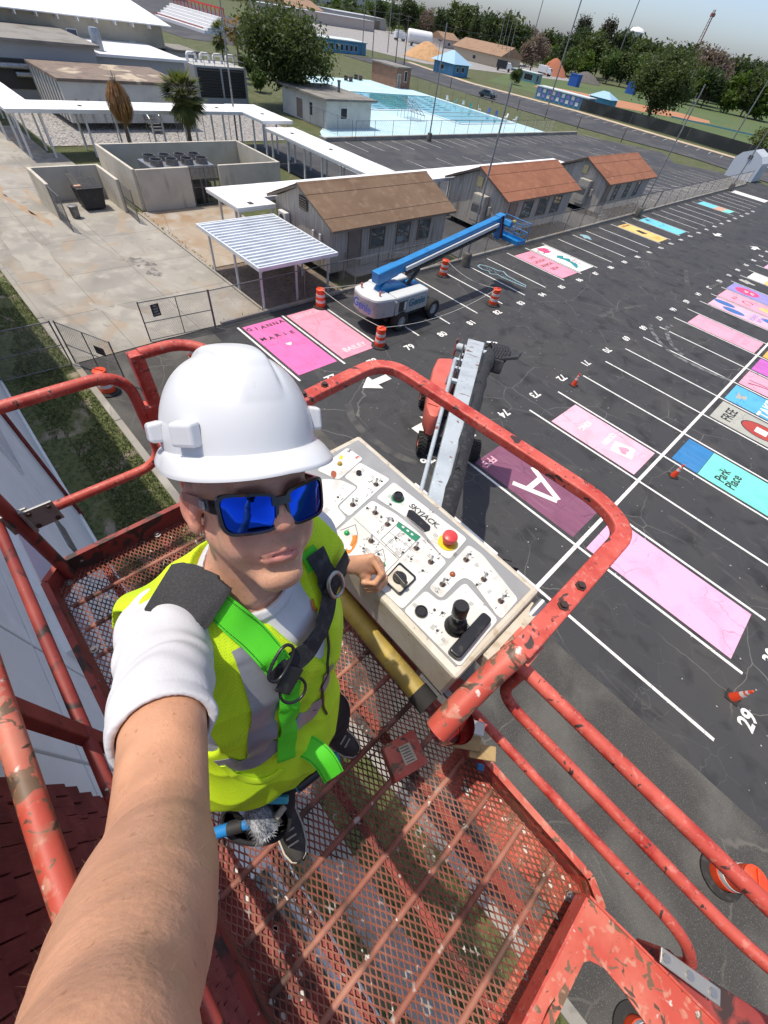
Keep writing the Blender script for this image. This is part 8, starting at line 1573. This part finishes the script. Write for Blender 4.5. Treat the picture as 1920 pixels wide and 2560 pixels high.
# ribbed garage-like shed by the fence end
mat('shed_white', (0.58, 0.62, 0.64), .5); rs_ = thing('metal_shed', 'small ribbed white metal shed at the end of the stall fence', 'shed', (-22.5, 112, 0)); 
for i in range(13):
    y = 109.3 + i * .42; ol_ = [(-25, y, 0), (-25, y, 2.5), (-24.3, y, 3.3), (-22.7, y, 3.9), (-21.1, y, 3.3), (-20.4, y, 2.5), (-20.4, y, 0)]; b = MB(); b.extr(ol_, (0, .30, 0)); b.build('rib_panel', 'shed_white', rs_)
b = MB(); b.extr([(-24.9, 109.4, 0), (-24.9, 109.4, 2.45), (-24.25, 109.4, 3.2), (-22.7, 109.4, 3.8), (-21.15, 109.4, 3.2), (-20.5, 109.4, 2.45), (-20.5, 109.4, 0)], (0, 5.1, 0)); b.build('shell', 'galv', rs_); b = MB(); b.box(-23.0, -22.4, 109.2, 109.29, 2.7, 3.2); b.build('vent', 'vent_dark', rs_)
# ================================================================== school blocks on the left
mat('wall_beige', (0.40, 0.365, 0.295), .9, layers=[((0.33, 0.30, 0.24), 'noise', .5, .45, .7, 5)]); mat('roof_white', (0.74, 0.75, 0.76), .6, layers=[((0.62, 0.62, 0.62), 'noise', .25, .5, .72, 6)]); mat('patch_roof', (0.21, 0.16, 0.125), .9, layers=[((0.45, 0.37, 0.27), 'noise', .33, .56, .62, 5, .6), ((0.14, 0.11, 0.09), 'noise', .9, .5, .7, 5)]); mat('fascia_grey', (.34, .35, .36), .7)
mat('navy_glass', (.012, .03, .09), .2); gym = building('gymnasium', 'big beige gymnasium with a bright white roof', 'building', -112, -84, -14, 36.2, 5.9, 'wall_beige', 'roof_white', 'gable', 1.7, 1.0, wins=[('E', 6, 7.6, 3.2, 4.9), ('E', 24, 25.2, 2.2, 4.8), ('E', 31.5, 32.2, 3.4, 4.2)], wmat='navy_glass')
for i in range(22): b = MB(); y = -12 + i * 2.2; b.box(-84, -82.9, y, y + .12, 5.55, 5.88); b.build('rafter_end', 'trim_white', gym)
for (y, m) in ((3, .3), (12, .5), (20, .4)): b = MB(); b.lathe([(m, 0), (m, 1.2), (m * 1.4, 1.25), (m * 1.4, 1.6)], (-92, y, 6.9), 10); b.build('roof_ventilator', 'galv', gym, smooth=40)
cb_ = building('canteen', 'grey canteen block with an open service bay full of ducts', 'building', -84, -71, 6, 22.5, 4.6, 'fascia_grey', 'flat_roof', 'flat', over=.5)
b = MB(); b.box(-70.98, -70.9, 11, 21.0, 1.2, 3.4); b.build('bay_shade_panel', 'vent_dark', cb_)  # flat dark panel, the open bay's inner shade put into its colour
for i, (y0_, y1_, z) in enumerate(((12, 17, 2.9), (14, 19, 2.3), (16.5, 20, 3.0))): b = MB(); b.tube(fillet([(-70.6, y0_, z), (-70.6, y1_, z), (-70.6, y1_, 1.2)], .6, 5), .24, 10); b.build('duct', 'galv', cb_, smooth=60)
building('annex', 'low grey annex with a white edged roof beside the canteen', 'building', -84, -72, 22.6, 33, 3.9, 'fascia_grey', 'roof_white', 'flat', over=.4, wins=[('E', 24 + i * 2.6, 25.8 + i * 2.6, .8, 2.4) for i in range(3)]); building('annex', 'plain grey annex wall under the gymnasium end', 'building', -90, -84.2, 28, 41, 3.6, 'wall_grey', 'flat_roof', 'flat', over=.2)
b = MB(); b.lathe([(.55, 0), (.55, 1.4), (.45, 1.75), (.001, 1.8)], (-74, 24, 4.1), 14); tag(b.build('exhaust_hood', 'galv', smooth=40), 'round topped metal exhaust hood on the annex roof', 'vent')
fb_ = building('trailer', 'white flat topped trailer with a stained patchy roof behind the palms', 'trailer', -69.3, -60.2, 15.1, 27.4, 3.35, 'white_wall', 'patch_roof', 'flat', over=.12, z0=.5)
for i in range(9): b = MB(); x = -68.9 + i * 1.0; b.box(x, x + .1, 15.0, 15.09, .5, 3.3); b.build('wall_rib', 'galv', fb_)
for i in range(5): b = MB(); y = 16 + i * 1.1; b.box(-60.19, -60.1, y, y + .1, .5, 2.2); b.build('door_bar', 'galv', fb_)
ts = thing('trailer_steps', 'open metal steps at the white trailer door', 'stairs', (-58.9, 22.6, 0))
for i in range(5): b = MB(); b.box(-60.1 + i * .32, -59.8 + i * .32, 22.0, 23.2, 1.0 - i * .2, 1.05 - i * .2); b.build('tread', 'galv', ts)
for y in (22.0, 23.2): b = MB(); b.tube([(-60.1, y, 1.0), (-60.1, y, 2.0), (-58.5, y, 1.1), (-58.5, y, .1)], .03, 5); b.build('railing', 'galv', ts)
ct = thing('cooling_plant', 'grey cooling plant with two banks of dark louvres and white pipes on top', 'cooling tower', (-77, 39, 0)); b = MB(); b.box(-80, -74.4, 35.4, 43, -.1, 3.5); b.build('housing', 'wall_grey', ct)
for k in range(2):
    for i in range(9): b = MB(); b.rbox((-74.33, 37.4 + k * 3.6, .75 + i * .29), (.14, 3.2, .15), ((.7, 0, .7), (0, 1, 0), (-.7, 0, .7))); b.build('louvre', 'vent_dark', ct)
    b = MB(); b.box(-74.42, -74.36, 35.75 + k * 3.6, 39.05 + k * 3.6, .5, 3.3); b.build('louvre_recess', 'vent_dark', ct)
for i in range(4): b = MB(); y = 35.9 + i * 1.9; b.tube(fillet([(-77, y, 3.5), (-77, y, 4.3), (-77, y + 1.2, 4.3), (-77, y + 1.2, 3.5)], .3, 5), .17, 9); b.build('pipe', 'chair_white', ct, smooth=60)
for z in (4.0, 4.6): b = MB(); b.tube([(-74.5, 35.5, z), (-74.5, 42.9, z), (-79.9, 42.9, z)], .035, 5); b.build('railing', 'galv_old', ct)
for i in range(6): b = MB(); b.tube([(-74.5, 35.5 + i * 1.48, 3.5), (-74.5, 35.5 + i * 1.48, 4.6)], .03, 5); b.build('railing_post', 'galv_old', ct)
mat('seat_red', (.5, .05, .04), .6)
bl_ = thing('bleachers', 'white stepped bleachers with red railings beyond the gymnasium', 'bleachers', (-182, 88, 0))
for i in range(6): b = MB(); b.box(-198 , -166, 84 + i * 1.1, 85 + i * 1.1, -.08, .6 + i * .55); b.build('tier', 'chair_white', bl_)
for i in range(14): b = MB(); b.box(-197.5 + i * 2.4, -197.2 + i * 2.4, 90.7, 90.9, 0, 5.2); b.build('railing_post', 'seat_red', bl_)
b = MB(); b.box(-198, -166, 90.6, 90.68, 4.8, 5.2); b.build('railing', 'seat_red', bl_); b = MB(); b.box(-198, -166, 83.7, 83.8, .9, 1.1); b.build('railing', 'seat_red', bl_)
sheet('far_parking_lot', [(-300, 60), (-200, 70), (-150, 70), (-140, 95), (-200, 130), (-320, 150), (-420, 120)], -.05, 'asphalt_rear'); sheet('works_yard', [(-210, 150), (-150, 160), (-140, 260), (-230, 320), (-330, 330), (-330, 220)], -.06, 'gravel_mat')
building('field_house', 'long grey roofed block far beyond the bleachers', 'building', -420, -400, 40, 160, 5, 'wall_grey', 'roof_metal', 'flat'); building('field_house', 'dark roofed block behind the far parking lot', 'building', -330, -310, 120, 150, 5, 'wall_pinkish', 'roof_brown', 'flat')
# water tower and lattice mast on the skyline
p = far(1571, 520); wt_ = thing('water_tower', 'white water tower bulb showing above the trees', 'water tower', p); _, zt = far(1571, 520, 62); b = MB(); b.lathe([(1.2, -8), (2.2, -7), (5.2, -4.5), (5.6, -2.5), (4.2, -.8), (.2, 0)], (p.x, p.y, zt), 20); b.build('tank', 'chair_white', wt_, smooth=50); b = MB(); b.tube([(p.x, p.y, 0), (p.x, p.y, zt - 7)], 1.2, 10); b.build('stem', 'chair_white', wt_, smooth=60)
p = far(1722, 480); mt_ = thing('lattice_mast', 'red and white lattice radio mast on the skyline', 'mast', p); _, zt = far(1764, 480, 20); mat('mast_red', (.28, .10, .09), .7)
q = far(1722, 480)
for s, t_ in ((-1.4, -1), (1.4, -1), (0, 1.4)): b = MB(); b.tube([(q.x + s, q.y + t_, 0), (q.x + s * .45, q.y + t_ * .45, zt)], .22, 5); b.build('leg', 'mast_red', mt_)
for i in range(24): z = zt * i / 24; k = 1 - .55 * i / 24; z2 = zt * (i + 1) / 24; k2 = 1 - .55 * (i + 1) / 24; b = MB(); b.beam((q.x - 1.4 * k, q.y - k, z), (q.x + 1.4 * k2, q.y - k2, z2), .14, .14); b.beam((q.x + 1.4 * k, q.y - k, z), (q.x, q.y + 1.4 * k2, z2), .14, .14); b.build('brace', 'mast_red', mt_)
b = MB(); b.lathe([(1.6, 0), (1.6, 1.5)], (q.x, q.y, zt - 3), 8); b.build('antenna_ring', 'mast_red', mt_)
flush_text()
